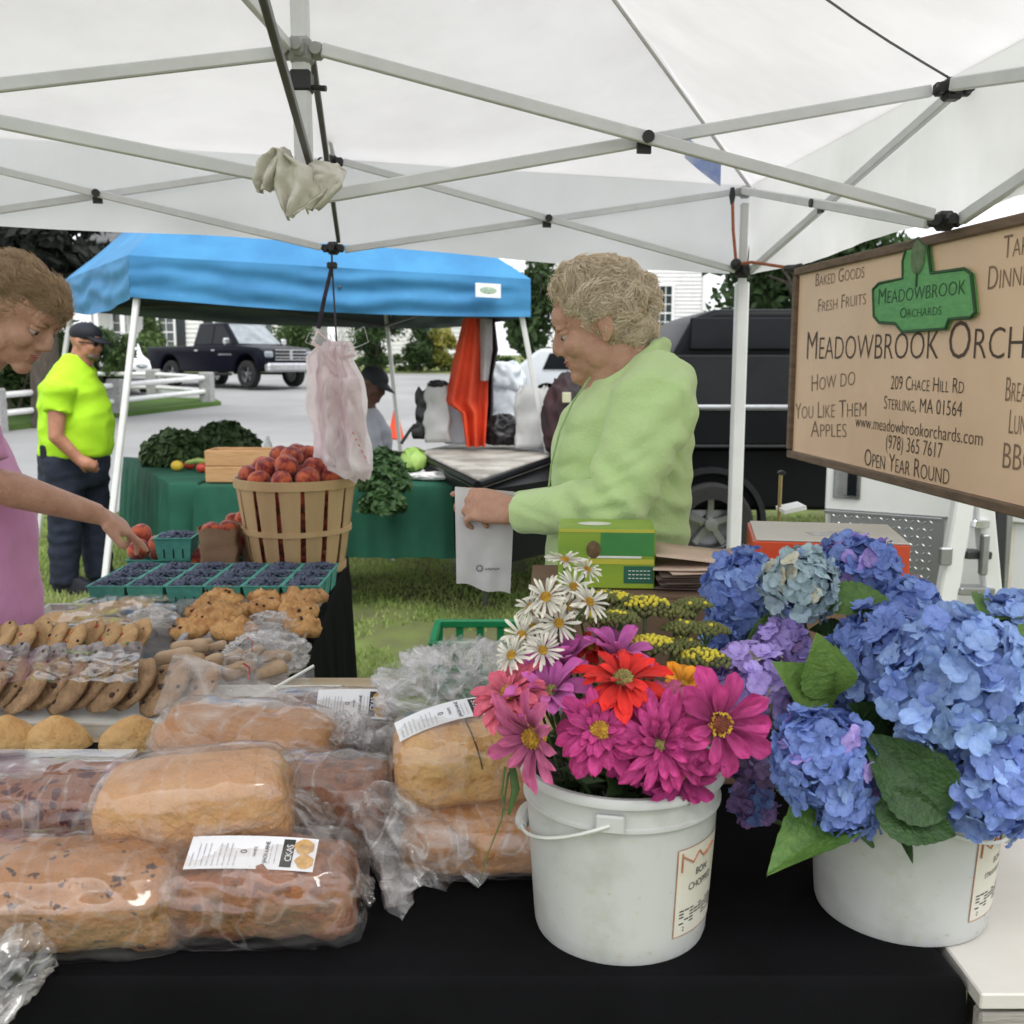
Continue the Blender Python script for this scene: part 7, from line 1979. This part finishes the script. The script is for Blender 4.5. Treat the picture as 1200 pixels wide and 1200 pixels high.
panel('side_window', xl + .12, 2.55, 410, 372, glassd, .012, .03); panel('side_window', 2.68, 3.9, 410, 372, glassd, .012, .03)
panel('upper_panel', xl - .06, 4.9, 474, 416, chr2, .02); panel('trim_strip', xl - .06, 4.9, 480, 474.5, chrome, .035); panel('lower_panel', xl - .06, 4.9, 521, 480.5, blk, .02); panel('trim_strip', xl - .06, 4.9, 525, 521.5, chr2, .03)
b = MB(); b.box(((xc + 4.9) / 2 + .2, Y2 + .9, (z2(525) + z2(600)) / 2), (4.9 - xc - .1, 1.66, abs(z2(525) - z2(600))), bev=.03); b.build('body', blk, T2)
b = MB(); b.box(((xc + xl) / 2, Y2 + 1.6, .95), (xl - xc, .05, .5), bev=.01); b.build('bed_side', blk, T2, smooth=False)
wc = PY(831, 630, Y2 + .05); wheel(T2, (wc.x, Y2 + .06, .30), .30, .24, -1); wheel(T2, (wc.x + 2.9, Y2 + .06, .30), .30, .24, -1); wheel(T2, (wc.x, Y2 + 1.6, .30), .30, .24, 1)
b = MB(); b.lathe([(.36, -.10), (.40, -.10), (.40, .02), (.36, .02)], 36, (wc.x, Y2 + .02, .31), Matrix.Rotation(R(90), 3, 'X')); b.build('wheel_arch', chr2, T2)
# tailgate table: lowered gate and bed floor seen from behind
wornw = pm('worn_tailgate', (.42, .40, .36), (.20, .185, .16), scale=2.4, rough=.8, bump=.3, bscale=20, lo=.4, hi=.6)
g0, g1, g2, g3 = PZ(492, 528, .87), PZ(560, 560, .87), PZ(646, 532, .87), PZ(566, 512, .87)
b = MB()
q = [g0, g1, g2, g3]; T_ = [b.av(p) for p in q]; Bm = [b.av(p - V((0, 0, .07))) for p in q]; b.af(T_[::-1] if False else T_); b.af(Bm[::-1])
for k in range(4): b.af((Bm[k], Bm[(k + 1) % 4], T_[(k + 1) % 4], T_[k]))
bev_obj(b, 'tailgate', wornw, T2, .012, world=True)
b = MB(); q = [g0 + V((.03, .02, -.075)), g1 + V((.0, .03, -.075)), g2 + V((.6, .02, -.075)), g3 + V((.6, .6, -.075))]; T_ = [b.av(p) for p in q]; Bm = [b.av(p - V((0, 0, .42))) for p in q]; b.af(T_); b.af(Bm[::-1])
for k in range(4): b.af((Bm[k], Bm[(k + 1) % 4], T_[(k + 1) % 4], T_[k]))
b.build('tail_body', blk, T2, smooth=False)
for (a, c) in ((g0, g1), (g1, g2)):
    b = MB(); b.tube([a + V((0, -.01, -.035)), c + V((0, -.01, -.035))], .022, 8); b.build('gate_edge', blk, T2)

# white service truck at the right
wtp = pm('white_truck_paint', (.66, .67, .66), (.60, .61, .60), scale=2, rough=.28, coat=.3, spec=.4)
dp = bpy.data.materials.new('diamond_plate'); dp.use_nodes = True
N = dp.node_tree.nodes; Lk = dp.node_tree.links; bs = N['Principled BSDF']; bs.inputs['Base Color'].default_value = (.33, .34, .35, 1); bs.inputs['Metallic'].default_value = .75; bs.inputs['Roughness'].default_value = .38
T3 = thing('service_truck', 'white service truck side with chrome latch and diamond-plate corner, below the sign', 'truck', (1.9, 4.6, 0))
YT = 4.5
pA, pB = PY(968, 560, YT + .1), PY(1106, 580, YT - .15)
dX = V((pB.x - pA.x, pB.y - pA.y, 0)).normalized(); dN = V((dX.y, -dX.x, 0)); LT = math.hypot(pB.x - pA.x, pB.y - pA.y)
M_T = basis(V((pA.x, pA.y, 0)), dX, (0, 0, 1))
def tb(nm, x0, x1, z0, z1, y0, y1, m_, bev=.006, par=T3):
    b = MB(); b.T = M_T; b.box(((x0 + x1) / 2, (z0 + z1) / 2, (y0 + y1) / 2), (x1 - x0, z1 - z0, abs(y1 - y0)), bev=bev); return b.build(nm, m_, par, smooth=False)
tb('body_panel', 0, LT + .9, .80, 1.62, -.5, 0, wtp); tb('side_panel', 0, LT + .9, .14, .80, -.5, -.02, wtp)
for u_ in (.25, LT + .65):
    q_ = M_T @ V((u_, 0, -.30)); wheel(T3, (q_.x, q_.y, .30), .30, .2, -1)
tb('latch_plate', .035, .155, .855, 1.0, .0, .010, chrome); tb('latch_recess', .06, .105, .875, .98, .0095, .013, rim_m, .002); tb('latch_paddle', .098, .138, .872, .985, .0095, .018, glassd, .002)
b = MB(); b.T = M_T; b.box((LT / 2 + .02, .50, .004), (LT - .02, .585, .016)); pl_ = b.build('diamond_plate', dp, T3, smooth=False)
b = MB(); b.T = M_T
for i in range(17):
    for j in range(17):
        x = .045 + i * (LT - .06) / 17; z = .225 + j * .0345; a = R(45 if (i + j) % 2 else -45)
        c, s_ = math.cos(a), math.sin(a); L_, w_ = .013, .0042
        i_ = [b.av((x + c * L_, z + s_ * L_, .0125)), b.av((x - s_ * w_, z + c * w_, .0125)), b.av((x - c * L_, z - s_ * L_, .0125)), b.av((x + s_ * w_, z - c * w_, .0125))]; tp = b.av((x, z, .0165))
        for k in range(4): b.af((i_[k], i_[(k + 1) % 4], tp))
setp(b.build('plate_tread', dp, pl_, smooth=False), kind='stuff')
tb('plate_trim', 0, LT, .785, .80, .0, .014, rim_m, .002)
# open door post area with step and dark gap
def ob(name, pts, r, mat, parent):
    b = MB(); b.bar(pts[0], pts[1], r[0], r[1]); return b.build(name, mat, parent, smooth=False)
YL = 3.9
LD = thing('step_ladder', 'white step ladder leaning against the service truck at the right', 'ladder', (1.75, 3.9, 0))
lb0, lt0, lb1, lt1 = PY(1098, 760, YL), PY(1128, 590, YL), PY(1168, 760, YL + .1), PY(1152, 590, YL + .05)
ob('rail', (lb0 + (lb0 - lt0) * .9, lt0 + (lt0 - lb0) * .25), (.055, .075), wtp, LD)
ob('rail', (lb1 + (lb1 - lt1) * .9, lt1 + (lt1 - lb1) * .25), (.05, .07), wtp, LD)
for y, m_ in ((612, chrome), (648, blackp), (690, rim_m), (740, rim_m)):
    u = (y - 590) / 170
    ob('step', (lt0.lerp(lb0, u) + V((.02, 0, 0)), lt1.lerp(lb1, u) - V((.02, 0, 0))), (.09, .03), m_, LD)
b = MB(); b.box(PY(1108, 652, YL - .04), (.05, .02, .07), bev=.006); b.build('spreader_bracket', rim_m, LD, smooth=False)
b = MB(); b.box(PY(1153, 650, YL - .02), (.03, .03, .16), bev=.006); b.build('spreader_bracket', rim_m, LD, smooth=False)
bp = thing('black_post', 'black upright post between the ladder and the beige panel at the right', 'post', (2.0, 4.1, 0))
ob('post_bar', (PY(1168, 600, 4.1) + V((0, 0, .35)), PY(1172, 705, 4.1) + V((0, 0, -.6))), (.05, .05), blackp, bp)
pz = thing('beige_panel', 'beige grey upright panel at the right edge behind the hydrangeas', 'panel', (2.2, 4.2, 0))
b = MB(); c = PY(1200, 640, 4.25); b.box((c.x + .03, 4.25, .85), (.22, .05, 1.7), bev=.01); b.build('panel_board', pm('beige_paint', (.50, .46, .40), (.42, .38, .33), scale=3, rough=.6), pz, smooth=False)
b = MB(); b.box((c.x - .10, 4.22, .85), (.035, .06, 1.7), bev=.006); b.build('panel_edge', rim_m, pz, smooth=False)

# small upright rod with white card behind the red carton
rd = thing('rod_stand', 'thin brass rod with black knob and white card, near the sign\'s lower corner', 'stand', PY(912, 610, 3.2))
b = MB(); b.tube([PY(915, 556, 3.2), PY(911, 650, 3.2), V((PY(911, 650, 3.2).x, 3.2, 0))], .006, 8); b.build('rod', pm('brass', (.42, .32, .14), scale=9, rough=.35, metal=.7), rd)
b = MB(); b.ball(PY(916, 554, 3.2), (.014, .014, .008), 10, 6); b.build('knob', blackp, rd)
b = MB(); b.box(PY(927, 595, 3.18), (.07, .10, .012), Matrix.Rotation(R(-12), 3, 'Y')); b.build('card', trim_m, rd, smooth=False)

# ================================================================ GREEN STALL
GA = [PZ(244, 576, .74), PZ(596, 576, .74), PZ(590, 556, .74) + V((.05, .1, 0)), PZ(260, 556, .74)]
gt_ = table('stall_table', 'vegetable stall table under the green cloth, below the blue canopy', [(-1.86, 5.95), (-.02, 5.95), (-.04, 6.62), (-1.86, 6.62)], .74, .42, greencloth, 'dark green cloth over the vegetable stall table', 5, wave=.018)
table('stall_table', 'second vegetable stall table turned sideways at the left, under green cloth', [(-2.05, 6.08), (-1.885, 6.10), (-1.885, 7.2), (-2.97, 7.8)], .742, .50, greencloth, 'dark green cloth over the left vegetable table with the kale', 6, wave=.02)
kale = pm('kale', (.085, .14, .05), (.035, .07, .025), scale=20, rough=.6, trans=.15); kale2 = pm('carrot_tops', (.05, .11, .03), (.02, .055, .015), scale=20, rough=.6, trans=.2)
def greens(name, label, c, r, n, mat, seed, s=.05, cat='vegetables'):
    b = MB(); rs = random.Random(seed); c = V(c)
    for _ in range(n):
        d = V((rs.gauss(0, 1), rs.gauss(0, 1), abs(rs.gauss(0, .8)))).normalized() * rs.random() ** .4
        p = c + V((d.x * r[0], d.y * r[1], d.z * r[2])); fr = frame(d + V((rs.gauss(0, .5), rs.gauss(0, .5), .3))) @ Matrix.Rotation(rs.uniform(0, 6), 3, 'Z'); q = s * rs.uniform(.6, 1.3)
        i_ = [b.av(p + fr @ V((q * x, q * y, q * (z + rs.uniform(-.2, .2))))) for x, y, z in ((-1, 0, 0), (-.4, -.6, .2), (.5, -.7, -.1), (1, 0, .2), (.5, .7, -.1), (-.4, .6, .2))]
        b.af(i_[:4]); b.af((i_[0], i_[3], i_[4], i_[5]))
    return setp(b.build(name, mat, smooth=False), label, cat, kind='stuff')
greens('kale_heap', 'dark kale heaped on the left end of the vegetable stall', PZ(196, 546, .76) + V((0, .25, 0)), (.26, .2, .23), 1300, kale, 1)
greens('kale_heap', 'dark curly greens heaped behind the wooden crate on the stall', PZ(250, 540, .76) + V((0, .3, 0)), (.26, .2, .27), 1300, kale, 2, .045)
greens('leafy_tops', 'bright green leafy tops beside the cabbage on the stall', PZ(446, 575, .75) + V((0, .1, 0)), (.15, .14, .25), 1000, kale2, 3, .03)
greens('leafy_tops', 'leafy green tops spilling over the front edge of the green cloth', PZ(448, 582, .72) + V((0, -.02, -.07)), (.13, .08, .11), 800, kale2, 4, .03)
cab = thing('cabbage', 'pale green cabbage on the green cloth', 'cabbage', PZ(482, 560, .74) + V((0, .15, .09)))
cabm = pm('cabbage_leaf', (.34, .50, .13), (.24, .40, .09), scale=12, rough=.5, bump=.6, bscale=18, sss=.0)
cc = PZ(482, 560, .74) + V((0, .15, .09)); b = MB(); b.ball(cc, .078, 24, 16); b.build('heart', cabm, cab)
for k in range(7):
    fr = frame((math.cos(k * 2.4) * .8, math.sin(k * 2.4) * .8, .5 + .3 * math.sin(k * 1.3)))
    b = MB(); b.grid(lambda u, v: cc + fr @ (V((math.sin((u - .5) * 2.2) * math.cos((v - .5) * 1.4), math.sin((v - .5) * 2.2), math.cos((u - .5) * 2.2) * math.cos((v - .5) * 2.0))) * (.083 + .003 * k * .3 + .004 * math.sin(u * 14 + v * 9) * abs(v - .5))), 10, 10); b.build('outer_leaf', cabm, cab, ang=180)
# wooden crate
cwood = pm('crate_wood', (.46, .27, .13), (.36, .20, .09), scale=5, rough=.75, stretch=(1, 8, 8), bump=.3, bscale=16)
cr = thing('wooden_crate', 'orange-brown wooden crate on the vegetable stall behind the bushel basket', 'crate', PZ(280, 566, .745)); c = PZ(280, 566, .745) + V((0, .12, 0))
for (dx, dy, w, d) in ((0, -.11, .40, .014), (0, .11, .40, .014), (-.193, 0, .014, .206), (.193, 0, .014, .206)):
    for k in range(2): b = MB(); b.box(c + V((dx, dy, .05 + k * .098)), (w, d, .092), bev=.003); b.build('board', cwood, cr, smooth=False)
b = MB(); b.box(c + V((0, 0, .006)), (.372, .205, .010)); b.build('bottom_board', cwood, cr, smooth=False)
b = MB(); c = PZ(297, 548, .75) + V((.02, .35, 0)); b.lathe([(0, 0), (.035, 0), (.036, .01), (.036, .10), (.026, .14), (.012, .165), (.012, .185), (0, .186)], 20, c); setp(b.build('spray_bottle', trim_m), 'white plastic bottle behind the wooden crate', 'bottle')
for k, (px, py, s_, m_, lab) in enumerate(((208, 550, .035, pm('squash_yellow', (.70, .48, .05), scale=9), 'yellow summer squash on the green cloth, left of the crate'), (222, 548, .03, pm('tomato_red', (.5, .05, .03), scale=9, rough=.3), 'red tomato on the green cloth, left of the crate'), (237, 552, .032, MATS['tomato_red'], 'red tomato touching the wooden crate'))):
    b = MB(); b.ball(PZ(px, py + 2, .745) + V((0, 0, s_)), (s_ * 1.2, s_, s_), 14, 10); c_ = b.build('vegetable', m_); setp(c_, lab, 'vegetable')
b = MB(); b.tube([PZ(220, 542, .80), PZ(232, 540, .82), PZ(246, 541, .82)], [.015, .02, .012], 8); setp(b.build('cucumber', pm('cucumber', (.28, .38, .10), scale=9)), 'pale green cucumber lying left of the wooden crate', 'vegetable')
crumple('white_cloth', 'crumpled white cloth lying on the green stall table', 'cloth', PZ(520, 562, .755) + V((0, .1, .01)), (.18, .08, .025), pm('white_rag', (.7, .7, .69), scale=6, rough=.8), 4.4, amp=.3)

# ================================================================ THINGS ROUND THE TAILGATE
orange_v = pm('hi_vis_orange', (.72, .075, .022), (.50, .045, .015), scale=3, rough=.7, bump=.3, bscale=10); band_v = pm('reflective_band', (.32, .30, .30), (.25, .23, .23), scale=9, rough=.5); dark_v = pm('dark_jacket', (.04, .025, .03), scale=6, rough=.8)
vt = thing('hi_vis_vest', 'orange hi-vis garment with a grey band hanging from the blue canopy', 'vest', PY(550, 440, 6.9))
def vest(tab, mat, nm, Y, seed, par):
    """tab rows: (y, xl, xr)"""
    b = MB()
    def fn_(u, v, off=0):
        i = v * (len(tab) - 1); k = min(int(i), len(tab) - 2); f = i - k
        y = tab[k][0] * (1 - f) + tab[k + 1][0] * f; xl_ = tab[k][1] * (1 - f) + tab[k + 1][1] * f; xr_ = tab[k][2] * (1 - f) + tab[k + 1][2] * f
        return PY(xl_ + (xr_ - xl_) * u, y, Y) + V((0, (0 if seed == 2 else .05) * math.sin(u * 15 + seed + v * 2) * (.4 + v) * .8 - .05 * math.sin(PI * u) + off, 0))
    b.grid(fn_, 24, 24); b.grid(lambda u, v: fn_(u, v, .02 + .05 * math.sin(PI * u)), 24, 24, flip=True)
    return b.build(nm, mat, par, ang=180)
vest([(373, 543, 566), (400, 536, 570), (440, 527, 572), (472, 521, 572), (484, 540, 571), (523, 546, 569)], orange_v, 'garment', 6.9, 1, vt)
vest([(374, 562, 577), (410, 563, 577), (446, 563, 572)], band_v, 'reflective_band', 6.83, 2, vt)
dt = thing('dark_jacket', 'dark jacket hanging just behind the orange garment', 'jacket', PY(575, 430, 7.0))
vest([(374, 565, 580), (410, 565, 584), (440, 566, 578), (480, 564, 578), (518, 568, 573)], dark_v, 'garment', 7.05, 3, dt)
bag_grey = pm('bag_grey', (.66, .66, .65), (.56, .56, .55), scale=5, rough=.5, bump=.5, bscale=10, trans=.3); bag_white = pm('bag_white', (.84, .88, .92), (.76, .81, .86), scale=5, rough=.5, bump=.5, bscale=10, trans=.3); bin_m = pm('bin_bag', (.02, .02, .022), scale=8, rough=.35, bump=.8, bscale=18)
def stand_bag(label, px0, px1, y0, y1, Y, mat, seed, name='shopping_bag', lean=0):
    p0, p1 = PY(px0, y1, Y), PY(px1, y1, Y); w = p1.x - p0.x; h = PY((px0 + px1) / 2, y0, Y).z - p0.z
    b = MB(); n = 24; m = 12; rings = []
    for j in range(m + 1):
        t = j / m; ring = []
        for k in range(n):
            a = 2 * PI * k / n; ca, sa = math.cos(a), math.sin(a)
            x = w / 2 * math.copysign(abs(ca) ** .5, ca); y = w * .32 * (1 - .7 * t) * math.copysign(abs(sa) ** .5, sa)
            q = fnoise((x * 8 + seed, y * 8, t * 3), 1.4)
            ring.append(b.av(((p0.x + p1.x) / 2 + x * (1 - .06 * t) + .03 * q + lean * t, Y + y + .03 * q, p0.z + h * t + (.02 * math.sin(k * 1.3 + seed) if t == 1 else 0))))
        rings.append(ring)
    for r1, r2 in zip(rings, rings[1:]):
        for k in range(n): b.af((r1[k], r1[(k + 1) % n], r2[(k + 1) % n], r2[k]))
    b.af(rings[0][::-1]); 
    return setp(b.build(name, mat, ang=180), label, 'bag')
stand_bag('dark upright bag leftmost on the tailgate', 484, 502, 456, 514, 7.0, bin_m, 1, lean=.03)
stand_bag('grey plastic shopping bag left of the orange garment', 499, 528, 450, 518, 6.95, bag_grey, 2)
stand_bag('white plastic bag behind the bottom of the orange garment', 520, 548, 462, 520, 7.1, bag_white, 3)
stand_bag('grey plastic shopping bag at the right end of the tailgate', 604, 640, 454, 524, 6.85, bag_grey, 4)
stand_bag('tall blue-white plastic bag between the garment and the grey bag', 574, 606, 440, 500, 7.3, bag_white, 5)
crumple('white_bags', 'bundle of blue-white plastic bags sticking up behind the bin bag', 'bag', PY(592, 446, 7.35), (.13, .10, .13), bag_white, 5.5, amp=.2, fz=3)
crumple('bin_bag', 'black bin bag slumped on the tailgate', 'bin bag', PY(590, 506, 7.0), (.13, .13, .11), bin_m, 6.6, amp=.15)
crumple('dark_pack', 'small dark item on top of the left grey bag', 'bag', PY(513, 450, 6.95), (.06, .05, .025), bin_m, 2.6, amp=.2)
hb_ = thing('hand_bag', 'black and red bag with a pale tag in front of the woman in green', 'bag', PY(668, 480, 6.6))
crumple('bag_shell', None, None, PY(668, 494, 6.6), (.17, .14, .29), pm('dark_red_bag', (.05, .015, .018), (.015, .015, .017), scale=5, rough=.7), 7.7, amp=.12, parent=hb_)
b = MB(); b.box(PY(664, 466, 6.42), (.055, .012, .065), bev=.004); b.build('tag', pm('tag_pale', (.5, .5, .34), scale=5), hb_, smooth=False)
b = MB(); b.tube([PY(655, 462, 6.6), PY(662, 448, 6.6), PY(674, 447, 6.6), PY(680, 460, 6.6)], .016, 8); b.build('strap', bin_m, hb_)
# folded strap hanging from tailgate
b = MB(); b.tube([PY(470, 520, 6.7), PY(480, 505, 6.7), PY(486, 498, 6.75)], .012, 6); setp(b.build('strap', bin_m), 'dark strap looped at the left corner of the tailgate', 'strap')
# pale van beyond
vn = thing('parked_car', 'pale grey parked car beyond the canopy leg and the woman in green', 'car', (1.1, 21, gz(0, 21)))
b = MB(); b.prism([(-1.3, .40), (-1.35, .86), (-.75, 1.36), (1.1, 1.38), (1.9, .92), (2.9, .80), (2.95, .40)], -.9, .9, Matrix.Translation((1.35, 23, gz(0, 23))) @ XZ); bev_obj(b, 'body', pm('van_paint', (.50, .53, .55), (.44, .47, .5), scale=2, rough=.3), vn, .08, world=True)
b = MB(); b.prism([(-.70, .92), (.95, .92), (.85, 1.28), (-.55, 1.26)], -.93, -.902, Matrix.Translation((1.35, 23, gz(0, 23))) @ XZ @ Matrix.Diagonal((1, 1, -1, 1))); b.build('side_window', glassd, vn, smooth=False)
for x in (.75, 3.4): wheel(vn, (x, 22.2, gz(0, 23) + .33), .33, .2, -1)
# traffic cone
cn = thing('traffic_cone', 'orange traffic cone on the road behind the far tent leg', 'traffic cone', PY(463, 462, 17)); c0 = PY(463, 462, 17); c0.z = gz(c0.x, 17) + .012
b = MB(); b.box(c0 + V((0, 0, .018)), (.34, .34, .036), bev=.01); b.build('base', orange_v, cn, smooth=False)
b = MB(); b.lathe([(.135, .03), (.03, .46), (.02, .465), (0, .465)], 24, c0); b.build('cone_body', orange_v, cn)

# ================================================================ HANGING BAGS, RAG, CRATE
pinkb = pm('pink_bag', (.95, .92, .92), (.92, .82, .84), scale=4, rough=.5, bump=.5, bscale=9, trans=.55, spec=.4)
YH = 3.45
hb = thing('hanging_bags', 'bundle of pinkish white plastic bags hanging from the tent frame', 'plastic bags', PY(395, 405, YH))
outl = [(400, 378, 408), (418, 364, 412), (440, 361, 424), (470, 362, 428), (500, 366, 430), (530, 369, 434), (548, 372, 438), (560, 402, 432)]
for L_ in range(4):
    b = MB(); sh_ = (0, 4, -5, 8)[L_]; vv0 = (0, .02, .05, .3)[L_]
    def fn_(u, v):
        v = vv0 + v * (1 - vv0) * (1, .9, .8, 1)[L_]
        i = v * (len(outl) - 1); k = min(int(i), len(outl) - 2); f = i - k
        y = outl[k][0] * (1 - f) + outl[k + 1][0] * f; xl_ = outl[k][1] * (1 - f) + outl[k + 1][1] * f; xr_ = outl[k][2] * (1 - f) + outl[k + 1][2] * f
        if L_: xl_ += 6 + sh_; xr_ -= 4 - sh_ * .5
        p = PY(xl_ + (xr_ - xl_) * u, y, YH)
        d = .018 * math.sin(u * 13 + L_ * 2 + 3 * v) * min(1, v * 2 + .2) + .022 * (1 - 2.2 * abs(fnoise((u * 2.5 + L_, v * 3.5, L_), 1.2))) + .006 * fnoise((u * 8, v * 14, L_), 1)
        return p + V((.004 * math.sin(v * 20 + L_), d - .022 * L_ - .03 * math.sin(PI * u), .008 * math.sin(u * 12) * (v > .98)))
    b.grid(fn_, 34, 44); b.build('plastic_bag', pinkb, hb, ang=180)
for k, (px, py) in enumerate(((372, 396), (410, 410))):
    b = MB(); b.tube([PY(395, 408, YH), PY(px, py - 8, YH - .02), PY(px - 6 + 12 * k, py + 6, YH - .03), PY(395, 420, YH - .02)], [.008, .012, .016, .02], 8, flat=.3); b.build('bag_handle', pinkb, hb)
redp = pm('bag_print', (.55, .16, .18), (.7, .4, .4), scale=60, rough=.6)
b = MB()
for k in range(5): b.box(PY(414 + k * 3.5, 508 + k * 7, YH - .115), (.010, .001, .006), Matrix.Rotation(R(50), 3, 'Y'))
setp(b.build('bag_print', redp, hb, smooth=False), kind='stuff')
b = MB()
for k in range(6):
    a0 = PY(395, 408, YH); dx = (k - 2.5) * .028
    b.tube([a0, a0 + V((dx * .6, 0, .045)), a0 + V((dx * 1.3, 0, .05 + .004 * k)), a0 + V((dx * 1.5, 0, .02)), a0 + V((dx * .5, 0, -.01))], .0014, 5)
setp(b.build('wire_loops', pm('loop_white', (.6, .62, .6), scale=9, rough=.4), hb), kind='stuff')
st = thing('webbing_strap', 'dark strap tied to the tent frame from which the pink bags hang', 'strap', BM - V((0, 0, .4)))
strapm = pm('strap_dark', (.035, .025, .045), (.02, .015, .02), scale=30, rough=.8); lowh = BM + lo_ + V((0, -.03, -.02))
pt0 = lowh + V((0, 0, -.04)); pth = PY(395, 410, YH)
b = MB(); b.tube([lowh, pt0, pt0.lerp(pth, .5), pth], .0075, 6, flat=.4); b.build('strap_band', strapm, st)
b = MB(); b.tube([pt0, PY(380, 350, YH + .04), PY(373, 385, YH + .04)], .0075, 6, flat=.4); b.build('strap_band', strapm, st)
b = MB(); b.box(pt0, (.035, .02, .022), bev=.004); b.build('buckle', blackp, st)
# rag tied on the centre hub
ragm = pm('rag_cloth', (.72, .69, .63), (.56, .53, .47), scale=9, rough=.9, bump=.4, bscale=40)
YR = 2.03; rg_t = thing('rag', 'grey-beige rag draped over the centre hub of the tent frame', 'rag', PY(345, 215, YR))
def lobe(tab, dy, seed, par):
    b = MB()
    def fn_(u, v):
        i = v * (len(tab) - 1); k = min(int(i), len(tab) - 2); f = i - k
        L1_, R1_, L2_, R2_ = tab[k][0], tab[k][1], tab[k + 1][0], tab[k + 1][1]
        l_ = (L1_[0] * (1 - f) + L2_[0] * f, L1_[1] * (1 - f) + L2_[1] * f); r_ = (R1_[0] * (1 - f) + R2_[0] * f, R1_[1] * (1 - f) + R2_[1] * f)
        p = PY(l_[0] + (r_[0] - l_[0]) * u, l_[1] + (r_[1] - l_[1]) * u, YR)
        return p + V((0, dy - .025 * math.sin(PI * u) + .014 * math.sin(u * 12 + v * 4 + seed) + .012 * fnoise((u * 3, v * 3, seed), 1.5), .003 * fnoise((u * 5, v * 5, seed), 1)))
    b.grid(fn_, 26, 22); o = b.build('rag_fold', ragm, par, ang=180); md = o.modifiers.new('s', 'SOLIDIFY'); md.thickness = .002
lobe([((322, 182), (342, 178)), ((306, 192), (345, 192)), ((303, 215), (334, 218)), ((308, 230), (326, 228))], -.03, 1, rg_t)
lobe([((333, 180), (350, 196)), ((330, 205), (380, 205)), ((330, 225), (385, 232)), ((338, 245), (365, 250)), ((344, 263), (352, 258))], -.05, 2, rg_t)
lobe([((345, 200), (395, 192)), ((345, 215), (410, 203)), ((355, 232), (405, 222)), ((362, 252), (375, 248))], -.02, 3, rg_t)
# green crate on the grass
gc = pm('green_crate', (.01, .20, .075), (.008, .15, .055), scale=6, rough=.45)
ct_ = thing('plastic_crate', 'green plastic crate on the grass behind the crumpled bag', 'crate', (-.2, 4.35, 0)); c = PY(560, 752, 4.3); x0, x1 = PY(502, 752, 4.3).x, PY(502, 752, 4.3).x + .52; zt = c.z
for (nm, cc_, d) in (('rim_rail', ((x0 + x1) / 2, 4.3, zt - .018), (x1 - x0, .03, .036)), ('rim_rail', ((x0 + x1) / 2, 4.68, zt - .018), (x1 - x0, .03, .036)), ('rim_rail', (x0 + .0145, 4.49, zt - .018), (.03, .345, .036)), ('rim_rail', (x1 - .0145, 4.49, zt - .018), (.03, .345, .036)), ('lower_rail', ((x0 + x1) / 2, 4.302, zt - .155), (x1 - x0, .024, .05)), ('floor_panel', ((x0 + x1) / 2, 4.49, .02), (x1 - x0 - .02, .36, .03)), ('bottom_rail', ((x0 + x1) / 2, 4.302, .045), (x1 - x0, .024, .08))):
    b = MB(); b.box(cc_, d, bev=.005); b.build(nm, gc, ct_, smooth=False)
for k in range(6):
    x = x0 + .02 + (x1 - x0 - .04) * k / 5
    b = MB(); b.box((x, 4.300, (zt - .03) / 2 + .02), (.034, .02, zt - .05), bev=.004); b.build('slat', gc, ct_, smooth=False)
    b = MB(); b.box((x, 4.682, (zt - .03) / 2 + .02), (.034, .02, zt - .05), bev=.004); b.build('slat', gc, ct_, smooth=False)
